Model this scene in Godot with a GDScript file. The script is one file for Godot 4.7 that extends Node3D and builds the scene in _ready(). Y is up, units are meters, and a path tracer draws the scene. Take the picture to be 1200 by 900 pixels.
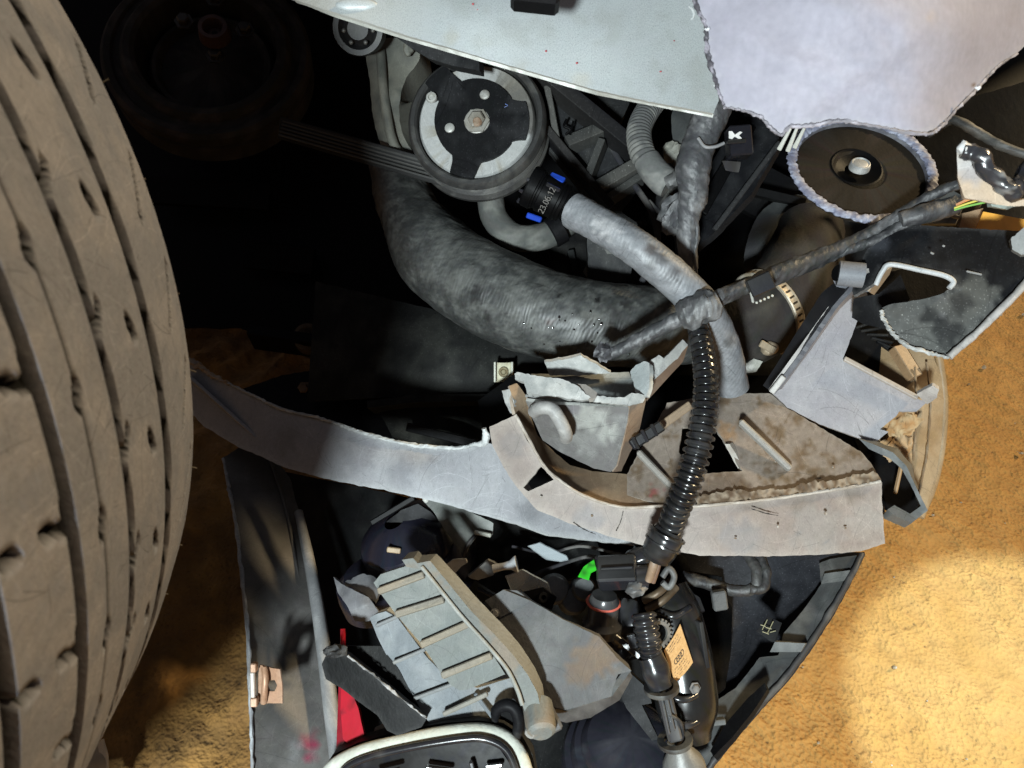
extends Node3D
# A crash-damaged car front seen close up at night: torch light from one side, a warm street lamp from the other.
const F := 906.0
const EYE := 0.65
var view: Basis
var eye := Vector3(0, EYE, 0)
var origin := Vector3.ZERO
var M := {}
var rng := RandomNumberGenerator.new()
var n_coarse := FastNoiseLite.new()
var n_fine := FastNoiseLite.new()
var n_grit := FastNoiseLite.new()
var used_names := {}

func _ready():
	rng.seed = 7
	view = Basis(Vector3.RIGHT, deg_to_rad(-42.0))
	var cam := Camera3D.new(); cam.name = "camera"
	cam.fov = 52.8; cam.near = 0.02; cam.far = 200.0
	cam.transform = Transform3D(view, eye)
	var at := CameraAttributesPhysical.new()
	at.frustum_focal_length = 24.17; at.exposure_aperture = 13.0; at.frustum_focus_distance = 0.57
	at.frustum_near = 0.02; at.frustum_far = 200.0
	cam.attributes = at
	add_child(cam); cam.current = true
	# night sky, street lamp (the one directional light), torch
	var env := Environment.new()
	env.background_mode = Environment.BG_SKY
	var sm := ProceduralSkyMaterial.new()
	sm.sky_top_color = Color(0.23, 0.23, 0.25); sm.sky_horizon_color = Color(0.42, 0.34, 0.25)
	sm.ground_bottom_color = Color(0.1, 0.08, 0.06); sm.ground_horizon_color = Color(0.24, 0.19, 0.14)
	sm.sun_angle_max = 1.0
	var sky := Sky.new(); sky.sky_material = sm
	env.sky = sky
	env.background_energy_multiplier = 1.25
	env.tonemap_mode = Environment.TONE_MAPPER_LINEAR
	env.tonemap_exposure = 1.95
	env.sdfgi_enabled = true; env.ssao_enabled = true; env.ssil_enabled = true
	var we := WorldEnvironment.new(); we.name = "environment"; we.environment = env; add_child(we)
	var lamp := DirectionalLight3D.new(); lamp.name = "street_lamp_light"
	lamp.light_color = Color(1.0, 0.77, 0.45).linear_to_srgb()
	lamp.light_energy = 0.70; lamp.light_angular_distance = 5.0; lamp.shadow_enabled = true
	add_child(lamp); aim(lamp, Vector3(0.74, 0.64, 0.20))
	var torch := SpotLight3D.new(); torch.name = "torch_light"
	torch.light_color = Color(0.87, 0.98, 1.0).linear_to_srgb()
	torch.light_energy = 1.75; torch.light_size = 0.05; torch.shadow_enabled = true
	torch.spot_angle = 40.0; torch.spot_angle_attenuation = 0.3; torch.spot_range = 6.0
	add_child(torch)
	torch.position = eye + view * Vector3(-0.22, -0.32, 0.60)
	aim(torch, -Vector3(0.31, 0.30, -1.18))
	var pool := SpotLight3D.new(); pool.name = "added_pool_light"  # added spot, only there to make the pale patch on the ground
	pool.light_color = Color(0.55, 0.80, 1.0).linear_to_srgb()
	pool.light_energy = 1.5; pool.light_size = 0.012; pool.shadow_enabled = true
	pool.spot_angle = 12.0; pool.spot_angle_attenuation = 0.03; pool.spot_range = 6.0
	add_child(pool)
	pool.position = eye + view * Vector3(0.62, 0.25, 0.1)
	aim(pool, view.inverse() * (pool.position - P([1300, 905, 0.632])))
	n_coarse.seed = 3; n_coarse.frequency = 0.03; n_coarse.fractal_octaves = 4
	n_fine.seed = 5; n_fine.frequency = 0.12; n_fine.fractal_octaves = 3
	n_grit.seed = 9; n_grit.frequency = 0.5; n_grit.fractal_octaves = 2
	build_materials()
	build_ground()
	build_tyre()
	build_bay()
	build_engine()
	build_hoses()
	build_harness()
	build_panels()
	build_bumper()
	build_brackets()
	build_lower()
	build_headlight()
	build_small()

func aim(l: Node3D, toward_source_in_view: Vector3):
	var z: Vector3 = (view * toward_source_in_view).normalized()
	var x := Vector3.UP.cross(z).normalized()
	l.basis = Basis(x, z.cross(x), z)

# ---------- places ----------
func P(a) -> Vector3:
	var d: float = a[2]
	return eye + view * Vector3((a[0] - 600.0) / F * d, (450.0 - a[1]) / F * d, -d)

func PP(list) -> Array:
	var out := []
	for a in list: out.append(P(a))
	return out

func C(x, y, z) -> Vector3:
	return (view * Vector3(x, y, z)).normalized()

# ---------- mesh soup ----------
class Mesher:
	var v := PackedVector3Array()
	var t := PackedFloat32Array()
	func tri(a: Vector3, b: Vector3, c: Vector3, k := 0.0):
		v.append(a); v.append(b); v.append(c); t.append(k); t.append(k); t.append(k)
	func tri3(a: Vector3, b: Vector3, c: Vector3, ka: float, kb: float, kc: float):
		v.append(a); v.append(b); v.append(c); t.append(ka); t.append(kb); t.append(kc)
	func quad(a: Vector3, b: Vector3, c: Vector3, d: Vector3, k := 0.0):
		tri(a, b, c, k); tri(a, c, d, k)

class Paint:
	var base := Color(0.3, 0.3, 0.3)
	var dust := Color(0.3, 0.3, 0.3)
	var lo := 0.0
	var hi := 0.3
	var scale := 1.0
	var edge := Color(0.3, 0.3, 0.3)
	var up_dust := 0.0
	var grit := 0.15
	var spots := []
	var shift := Vector3.ZERO
	var a: FastNoiseLite
	var b: FastNoiseLite
	var g: FastNoiseLite
	func at(p: Vector3, n: Vector3, tag: float) -> Color:
		var q := p * 1000.0 + shift
		var w := a.get_noise_3dv(q * scale) + 0.35 * b.get_noise_3dv(q * scale)
		var k := smoothstep(lo, hi, w + up_dust * maxf(n.y, 0.0))
		var c := base.lerp(dust, k)
		for s in spots:
			var d: float = p.distance_to(s[0]) / s[1]
			if d < 1.6:
				d += 0.45 * b.get_noise_3dv(q * 1.4) + 0.2 * g.get_noise_3dv(q)
				c = c.lerp(s[2], smoothstep(1.0, 0.72, d) * s[3])
		if tag > 0.0: c = c.lerp(edge, tag)
		return c * (1.0 + grit * (b.get_noise_3dv(q * 3.0) + g.get_noise_3dv(q)))

func paint(base: Color, dust: Color, lo := -0.1, hi := 0.35, scale := 1.0, opt := {}) -> Paint:
	var p := Paint.new()
	p.base = base; p.dust = dust; p.lo = lo; p.hi = hi; p.scale = scale
	p.edge = opt.get("edge", base.lerp(dust, 0.5)); p.up_dust = opt.get("up", 0.0); p.grit = opt.get("grit", 0.15) * 0.35
	p.shift = Vector3(opt.get("shift", 0.0), 0, 0)
	for s in opt.get("spots", []): p.spots.append([P(s[0]), s[1], s[2], s[3]])
	p.a = n_coarse; p.b = n_fine; p.g = n_grit
	return p

func commit(called: String, m: Mesher, mat: Material, parent: Node3D, pt: Paint, crease := 40.0) -> MeshInstance3D:
	var cnt := m.v.size()
	var head := {}
	var next := PackedInt32Array(); next.resize(cnt)
	var key := PackedInt32Array(); key.resize(cnt)
	var ids := 0
	var first := PackedInt32Array()
	var fn := PackedVector3Array(); fn.resize(cnt / 3)
	var fu := PackedVector3Array(); fu.resize(cnt / 3)
	for f in cnt / 3:
		var n := (m.v[f * 3 + 2] - m.v[f * 3]).cross(m.v[f * 3 + 1] - m.v[f * 3])
		fn[f] = n; fu[f] = n.normalized()
	for i in cnt:
		var k := Vector3i((m.v[i] * 40000.0).round())
		var id: int = head.get(k, -1)
		if id < 0:
			id = ids; ids += 1; head[k] = id; first.append(-1)
		key[i] = id; next[i] = first[id]; first[id] = i
	var lim := cos(deg_to_rad(crease))
	var ov := PackedVector3Array(); var on := PackedVector3Array(); var oc := PackedColorArray(); var oi := PackedInt32Array()
	oi.resize(cnt)
	var made := {}   # corner chains of vertices already written, by position
	for i in cnt:
		var u := fu[i / 3]
		var s := Vector3.ZERO
		var j := first[key[i]]
		while j >= 0:
			if fu[j / 3].dot(u) > lim: s += fn[j / 3]
			j = next[j]
		s = s.normalized()
		if s == Vector3.ZERO: s = Vector3.UP
		var hit := -1
		var known: Array = made.get(key[i], [])
		for e in known:
			if on[e].dot(s) > 0.9998 and absf(m.t[i] - oc[e].a) < 0.01: hit = e; break
		if hit < 0:
			hit = ov.size()
			ov.append(m.v[i] - origin); on.append(s); oc.append(Color(0, 0, 0, m.t[i]))
			known.append(hit); made[key[i]] = known
		oi[i] = hit
	for i in ov.size():
		var c := pt.at(ov[i] + origin, on[i], oc[i].a)
		if mat == M.black: c = c * 3.0
		oc[i] = Color(maxf(c.r, 0.002), maxf(c.g, 0.002), maxf(c.b, 0.002), 1.0)
	var arr := []
	arr.resize(Mesh.ARRAY_MAX)
	arr[Mesh.ARRAY_VERTEX] = ov; arr[Mesh.ARRAY_NORMAL] = on; arr[Mesh.ARRAY_COLOR] = oc; arr[Mesh.ARRAY_INDEX] = oi
	var am := ArrayMesh.new()
	am.add_surface_from_arrays(Mesh.PRIMITIVE_TRIANGLES, arr)
	am.surface_set_material(0, mat)
	var o := MeshInstance3D.new()
	o.mesh = am
	put(o, called, parent)
	return o

func put(o: Node3D, called: String, parent: Node3D):
	var k := str(parent.get_instance_id()) + called
	var n: int = used_names.get(k, 0)
	used_names[k] = n + 1
	o.name = called if n == 0 else "%s_%03d" % [called, n]
	parent.add_child(o, true)

func thing(called: String, label: String, category: String, at, group := "") -> Node3D:
	var o := Node3D.new()
	origin = P(at)
	o.position = origin
	put(o, called, self)
	o.set_meta("label", label); o.set_meta("category", category)
	if group: o.set_meta("group", group)
	return o

# ---------- shapes ----------
func spline(pts: Array, steps: int) -> Array:   # Catmull-Rom through pts
	var out := []
	var n := pts.size()
	for i in n - 1:
		for s in steps:
			out.append(cr(pts, i, float(s) / steps))
	out.append(pts[n - 1])
	return out

func cr(pts: Array, i: int, t: float):
	var n := pts.size()
	var b = pts[i]; var c = pts[i + 1]
	var a = pts[i - 1] if i > 0 else b + (b - c)
	var d = pts[i + 2] if i + 2 < n else c + (c - b)
	return 0.5 * (2.0 * b + (c - a) * t + (2.0 * a - 5.0 * b + 4.0 * c - d) * t * t + (3.0 * b - a - 3.0 * c + d) * t * t * t)

# path: world points; rad: number or array per point. opt: n, steps, pitch/amp (corrugation), flat (squash), rough, caps, tags
func tube(m: Mesher, path: Array, rad, opt := {}):
	var n: int = opt.get("n", 16)
	var steps: int = opt.get("steps", 6)
	var pts := spline(path, steps) if path.size() > 2 or opt.has("pitch") else path.duplicate()
	if path.size() == 2 and not opt.has("pitch"): pts = [path[0], path[1]]
	var radii := []
	for i in pts.size():
		if rad is Array:
			var u: float = float(i) / maxi(pts.size() - 1, 1) * (rad.size() - 1)
			var k := mini(int(u), rad.size() - 2)
			radii.append(lerpf(rad[k], rad[k + 1], smoothstep(0.0, 1.0, u - k)))
		else: radii.append(float(rad))
	if opt.has("pitch"):
		var pitch: float = opt.pitch
		var amp: float = opt.amp
		var len := 0.0
		for i in pts.size() - 1: len += pts[i].distance_to(pts[i + 1])
		var per: int = opt.get("per", 6)
		var total := int(len / pitch * per)
		var np := []; var nr := []
		var seg := 0; var done := 0.0
		for i in total + 1:
			var want := len * i / total
			while seg < pts.size() - 2 and done + pts[seg].distance_to(pts[seg + 1]) < want:
				done += pts[seg].distance_to(pts[seg + 1]); seg += 1
			var l: float = maxf(pts[seg].distance_to(pts[seg + 1]), 1e-6)
			var f := clampf((want - done) / l, 0.0, 1.0)
			np.append(pts[seg].lerp(pts[seg + 1], f))
			var ph := fposmod(want / pitch, 1.0)
			var w := smoothstep(0.10, 0.28, ph) * (1.0 - smoothstep(0.66, 0.84, ph))
			nr.append(lerpf(radii[seg], radii[seg + 1], f) - amp * (1.0 - w))
		pts = np; radii = nr
	var rough: float = opt.get("rough", 0.0)
	var flat: float = opt.get("flat", 1.0)
	var up: Vector3 = opt.get("up", C(0, 0, 1))
	var rings := []
	for i in pts.size():
		var d: Vector3 = (pts[mini(i + 1, pts.size() - 1)] - pts[maxi(i - 1, 0)]).normalized()
		var s := d.cross(up)
		if s.length() < 0.05: s = d.cross(C(0.3, 1, 0.2))
		s = s.normalized()
		var u := s.cross(d).normalized()
		if opt.has("up"): pass
		elif i > 0: pass
		up = u
		var ring := PackedVector3Array()
		for k in n:
			var a := TAU * k / n
			var r: float = radii[i]
			var dir := s * cos(a) + u * sin(a) * flat
			var q: Vector3 = pts[i] + dir * r
			if rough > 0.0: q += dir * rough * (n_fine.get_noise_3dv(q * 1000.0 * opt.get("rscale", 1.0)) + 0.5 * n_coarse.get_noise_3dv(q * 1000.0))
			ring.append(q)
		rings.append(ring)
	for i in rings.size() - 1:
		for k in n:
			var k2 := (k + 1) % n
			m.quad(rings[i][k], rings[i][k2], rings[i + 1][k2], rings[i + 1][k])
	if opt.get("caps", true):
		for e in [0, rings.size() - 1]:
			var c: Vector3 = pts[e]
			for k in n:
				var k2 := (k + 1) % n
				if e == 0: m.tri(c, rings[e][k2], rings[e][k])
				else: m.tri(c, rings[e][k], rings[e][k2])

# profile: [radius, height along axis] pairs from the axis outward
func lathe(m: Mesher, at: Vector3, axis: Vector3, profile: Array, n := 40, arc := TAU, start := 0.0, ref := Vector3.ZERO):
	axis = axis.normalized()
	var s := axis.cross(C(0, 1, 0.01) if ref == Vector3.ZERO else ref)
	if s.length() < 0.05: s = axis.cross(C(1, 0, 0))
	s = s.normalized()
	var u := s.cross(axis)
	var closed := arc > 6.28
	var cnt := n if closed else n + 1
	var rings := []
	for q in profile:
		var ring := PackedVector3Array()
		for k in cnt:
			var a := start + arc * k / n
			ring.append(at + axis * q[1] + (s * cos(a) + u * sin(a)) * q[0])
		rings.append(ring)
	for i in rings.size() - 1:
		for k in n:
			var k2 := (k + 1) % n if closed else k + 1
			m.quad(rings[i][k], rings[i + 1][k], rings[i + 1][k2], rings[i][k2])

# a chamfered bar from a to b; base centred on a-b, rising h along up
func bar(m: Mesher, a: Vector3, b: Vector3, w: float, h: float, up: Vector3, opt := {}):
	var d := (b - a).normalized()
	var s := d.cross(up).normalized()
	var u := s.cross(d).normalized()
	var c: float = minf(opt.get("bevel", 0.0006), minf(w, h) * 0.4)
	var w2: float = opt.get("w2", w)
	var h2: float = opt.get("h2", h)
	var lo: float = opt.get("low", 0.0)
	var rings := []
	for e in 4:
		var t: float = [0.0, c / maxf(a.distance_to(b), 1e-6), 1.0 - c / maxf(a.distance_to(b), 1e-6), 1.0][e]
		var ww: float = lerpf(w, w2, t) * 0.5; var hh: float = lerpf(h, h2, t)
		var shrink: float = c if e == 0 or e == 3 else 0.0
		var ring := []
		var p := a.lerp(b, t)
		for q in [[-ww + shrink, lo + c], [-ww + c, lo + shrink], [ww - c, lo + shrink], [ww - shrink, lo + c], [ww - shrink, hh - c], [ww - c, hh - shrink], [-ww + c, hh - shrink], [-ww + shrink, hh - c]]:
			ring.append(p + s * q[0] + u * q[1])
		rings.append(ring)
	for i in 3:
		for k in 8:
			var k2 := (k + 1) % 8
			m.quad(rings[i][k], rings[i + 1][k], rings[i + 1][k2], rings[i][k2])
	for e in [0, 3]:
		for k in range(1, 7):
			if e == 0: m.tri(rings[e][0], rings[e][k], rings[e][k + 1])
			else: m.tri(rings[e][0], rings[e][k + 1], rings[e][k])

func blob(m: Mesher, at: Vector3, r: Vector3, amp := 0.0, scale := 1.0, n := 24):
	var rows := n / 2
	var g := []
	for i in rows + 1:
		var th := PI * i / rows
		var ring := []
		for k in n:
			var a := TAU * k / n
			var d := Vector3(sin(th) * cos(a), cos(th), sin(th) * sin(a))
			var p := at + view * (d * r)
			p += (view * d) * amp * n_fine.get_noise_3dv(p * 1000.0 * scale)
			ring.append(p)
		g.append(ring)
	for i in rows:
		for k in n:
			var k2 := (k + 1) % n
			if i > 0: m.tri(g[i][k], g[i][k2], g[i + 1][k2])
			if i < rows - 1: m.tri(g[i][k], g[i + 1][k2], g[i + 1][k])

# thin plate spline of depth over the picture plane
func tps(c: Array):
	var pts := []
	for a in c:
		var dup := false
		for b in pts:
			if Vector2(a[0] - b[0], a[1] - b[1]).length() < 1.5: dup = true
		if not dup: pts.append(a)
	var n := pts.size()
	var A := []
	for i in n + 3:
		var row := PackedFloat64Array(); row.resize(n + 4); A.append(row)
	for i in n:
		for j in n:
			var r := Vector2(pts[i][0] - pts[j][0], pts[i][1] - pts[j][1]).length() / 100.0
			A[i][j] = (r * r * log(r) if r > 1e-6 else 0.0) + (0.02 if i == j else 0.0)
		var q := [1.0, pts[i][0] / 100.0, pts[i][1] / 100.0]
		for j in 3:
			A[i][n + j] = q[j]; A[n + j][i] = q[j]
		A[i][n + 3] = pts[i][2]
	var N := n + 3
	for i in N:
		var best := i
		for k in range(i + 1, N):
			if absf(A[k][i]) > absf(A[best][i]): best = k
		var tmp = A[i]; A[i] = A[best]; A[best] = tmp
		var pv: float = A[i][i]
		if absf(pv) < 1e-12: continue
		for k in N:
			if k != i and A[k][i] != 0.0:
				var f: float = A[k][i] / pv
				for j in range(i, N + 1): A[k][j] -= f * A[i][j]
	var w := PackedFloat64Array()
	for i in N: w.append(A[i][N] / A[i][i] if absf(A[i][i]) > 1e-12 else 0.0)
	var xs := PackedVector2Array()
	for a in pts: xs.append(Vector2(a[0], a[1]) / 100.0)
	return func(x: float, y: float) -> float:
		var p := Vector2(x, y) / 100.0
		var z: float = w[n] + w[n + 1] * p.x + w[n + 2] * p.y
		for i in n:
			var r2 := p.distance_squared_to(xs[i])
			if r2 > 1e-9: z += w[i] * r2 * 0.5 * log(r2)
		return z

func outline2(list: Array, step: float, rag: float, smooth: bool, freq: float) -> PackedVector2Array:
	var base := []
	for a in list: base.append(Vector2(a[0], a[1]))
	var n := base.size()
	var out := PackedVector2Array()
	for i in n:
		var a: Vector2 = base[i]; var b: Vector2 = base[(i + 1) % n]
		var k := maxi(1, int(ceil(a.distance_to(b) / step)))
		for j in k:
			var t := float(j) / k
			var q: Vector2
			if smooth:
				var z: Vector2 = base[(i + n - 1) % n]; var y: Vector2 = base[(i + 2) % n]
				q = 0.5 * (2.0 * a + (b - z) * t + (2.0 * z - 5.0 * a + 4.0 * b - y) * t * t + (3.0 * a - z - 3.0 * b + y) * t * t * t)
			else: q = a.lerp(b, t)
			if rag > 0.0:
				q += Vector2(n_fine.get_noise_2d(q.x * freq, q.y * freq), n_fine.get_noise_2d(q.x * freq + 300.0, q.y * freq + 70.0)) * rag
				q += Vector2(n_grit.get_noise_2d(q.x, q.y), n_grit.get_noise_2d(q.x + 90.0, q.y)) * rag * 0.35
			out.append(q)
	return out

# a real sheet: outline [px, py, depth], its depth a smooth surface through those and opt.in; thickness th
func plate(m: Mesher, list: Array, opt := {}):
	var step: float = opt.get("step", 6.0)
	var ctrl := list.duplicate()
	ctrl.append_array(opt.get("in", []))
	for h in opt.get("holes", []):
		for a in h:
			if a.size() > 2: ctrl.append(a)
	var depth = opt.get("depth", null)
	if depth == null: depth = tps(ctrl)
	var loops := [outline2(list, step, opt.get("rag", 0.8), opt.get("smooth", false), opt.get("freq", 2.0))]
	for h in opt.get("holes", []): loops.append(outline2(h, step, opt.get("rag", 0.8), opt.get("smooth", false), 2.0))
	var pts := PackedVector2Array()
	for l in loops: pts.append_array(l)
	var nb := pts.size()
	var box := Rect2(pts[0], Vector2.ZERO)
	for q in loops[0]: box = box.expand(q)
	var res: float = opt.get("res", 9.0)
	var y := box.position.y + res * 0.5
	var odd := false
	while y < box.end.y:
		var x := box.position.x + (res * 0.5 if odd else 0.0)
		while x < box.end.x:
			var q := Vector2(x + 0.3 * sin(y * 1.7 + x), y + 0.3 * cos(x * 1.3))
			if inside(q, loops):
				var ok := true
				for i in nb:
					if pts[i].distance_squared_to(q) < res * res * 0.3: ok = false; break
				if ok: pts.append(q)
			x += res
		y += res * 0.87; odd = not odd
	var tri := Geometry2D.triangulate_delaunay(pts)
	var front := PackedVector3Array()
	var disp = opt.get("disp", null)
	for q in pts:
		var d: float = depth.call(q.x, q.y)
		if disp != null: d += disp.call(q.x, q.y)
		front.append(P([q.x, q.y, d]))
	var nrm := PackedVector3Array(); nrm.resize(front.size())
	var keep := PackedInt32Array()
	for f in tri.size() / 3:
		var a := tri[f * 3]; var b := tri[f * 3 + 1]; var c := tri[f * 3 + 2]
		if not inside((pts[a] + pts[b] + pts[c]) / 3.0, loops): continue
		if absf((pts[b] - pts[a]).cross(pts[c] - pts[a])) < 0.05: continue
		var n := (front[c] - front[a]).cross(front[b] - front[a])
		if n.dot(eye - front[a]) < 0.0:
			var s := b; b = c; c = s; n = -n
		keep.append_array([a, b, c])
		nrm[a] += n; nrm[b] += n; nrm[c] += n
	var th: float = opt.get("th", 0.003)
	var back := PackedVector3Array()
	for i in front.size(): back.append(front[i] - nrm[i].normalized() * th)
	var wear: float = opt.get("wear", 0.0)
	for f in keep.size() / 3:
		var a := keep[f * 3]; var b := keep[f * 3 + 1]; var c := keep[f * 3 + 2]
		m.tri3(front[a], front[b], front[c], wear if a < nb else 0.0, wear if b < nb else 0.0, wear if c < nb else 0.0)
		m.tri(back[a], back[c], back[b], 0.0)
	var start := 0
	for l in loops:
		var cnt: int = l.size()
		for i in cnt:
			var a := start + i; var b := start + (i + 1) % cnt
			var mid: Vector2 = (pts[a] + pts[b]) * 0.5
			var e: Vector2 = (pts[b] - pts[a]).normalized()
			var out := Vector2(e.y, -e.x)
			if inside(mid + out * 0.3, loops): out = -out
			var n := (back[b] - front[a]).cross(front[b] - front[a])
			var d0: float = front[a].distance_to(eye)
			var od := view * Vector3(out.x, -out.y, 0.0)
			if n.dot(od) > 0.0: m.quad(front[a], front[b], back[b], back[a], 1.0)
			else: m.quad(front[b], front[a], back[a], back[b], 1.0)
		start += cnt

func inside(q: Vector2, loops: Array) -> bool:
	if not Geometry2D.is_point_in_polygon(q, loops[0]): return false
	for i in range(1, loops.size()):
		if Geometry2D.is_point_in_polygon(q, loops[i]): return false
	return true

# shape helpers that make one part at once
func plate_part(called, parent, mat, pt, list, opt := {}, crease := 40.0):
	var m := Mesher.new(); plate(m, list, opt)
	return commit(called, m, mat, parent, pt, crease)

func tube_part(called, parent, mat, pt, path, rad, opt := {}, crease := 50.0):
	var m := Mesher.new(); tube(m, PP(path), rad, opt)
	return commit(called, m, mat, parent, pt, crease)

func bar_part(called, parent, mat, pt, a, b, w, h, up, opt := {}):
	var m := Mesher.new(); bar(m, P(a), P(b), w, h, up, opt)
	return commit(called, m, mat, parent, pt, 25.0)

func lathe_part(called, parent, mat, pt, at, axis, profile, n := 40, crease := 35.0):
	var m := Mesher.new(); lathe(m, P(at), axis, profile, n)
	return commit(called, m, mat, parent, pt, crease)

func blob_part(called, parent, mat, pt, at, r, amp := 0.003, scale := 0.6, n := 24):
	var m := Mesher.new(); blob(m, P(at), r, amp, scale, n)
	return commit(called, m, mat, parent, pt, 60.0)

func bolt(called, parent, at, axis, r, h, pt, sides := 6):
	var m := Mesher.new()
	lathe(m, P(at), axis, [[0, h], [r * 0.72, h], [r * 0.9, h * 0.8], [r * 0.9, h * 0.25], [r * 1.35, h * 0.25], [r * 1.35, 0.0], [0, -0.0005]], sides)
	return commit(called, m, M.metal, parent, pt, 30.0)

# ---------- materials ----------
func level(size: int, f: Callable) -> ImageTexture:
	var data := PackedByteArray(); data.resize(size * size)
	for y in size:
		for x in size: data[y * size + x] = int(clampf(f.call(x, y), 0.0, 1.0) * 255.0)
	var img := Image.create_from_data(size, size, false, Image.FORMAT_L8, data)
	img.convert(Image.FORMAT_RGB8)
	return ImageTexture.create_from_image(img)

func seamless(seed_: int, freq: float, oct: int, size: int, kind := FastNoiseLite.TYPE_SIMPLEX_SMOOTH) -> Image:
	var n := FastNoiseLite.new()
	n.seed = seed_; n.frequency = freq; n.fractal_octaves = oct; n.noise_type = kind
	if kind == FastNoiseLite.TYPE_CELLULAR: n.fractal_type = FastNoiseLite.FRACTAL_NONE
	return n.get_seamless_image(size, size)

func scratches(size: int, count: int, bg: float, light: float, longest: float, seed_: int) -> PackedFloat32Array:
	var a := PackedFloat32Array(); a.resize(size * size); a.fill(bg)
	var r := RandomNumberGenerator.new(); r.seed = seed_
	for i in count:
		var p := Vector2(r.randf() * size, r.randf() * size)
		var d := Vector2.from_angle(r.randf() * TAU)
		var l := r.randf() * r.randf() * longest + 2.0
		var k := lerpf(bg, light if r.randf() < 0.75 else bg * 0.55, r.randf_range(0.3, 1.0))
		var bend := r.randf_range(-0.01, 0.01)
		for s in int(l):
			p += d; d = d.rotated(bend)
			var x := posmod(int(p.x), size); var y := posmod(int(p.y), size)
			a[y * size + x] = k
	return a

func make(tex, scale: float, bump, bump_cm: float, rough: float, metal := 0.0, opt := {}) -> StandardMaterial3D:
	var m := StandardMaterial3D.new()
	m.vertex_color_use_as_albedo = true
	m.albedo_color = Color.WHITE
	m.albedo_texture = tex
	m.uv1_triplanar = true; m.uv1_scale = Vector3.ONE * scale
	if bump != null:
		m.heightmap_enabled = true; m.heightmap_texture = bump; m.heightmap_scale = bump_cm
	m.roughness = rough; m.metallic = metal
	if opt.has("rough_tex"): m.roughness_texture = opt.rough_tex
	if opt.has("coat"): m.clearcoat_enabled = true; m.clearcoat = opt.coat; m.clearcoat_roughness = opt.get("coat_rough", 0.2)
	m.metallic_specular = opt.get("spec", 0.5)
	return m

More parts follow.
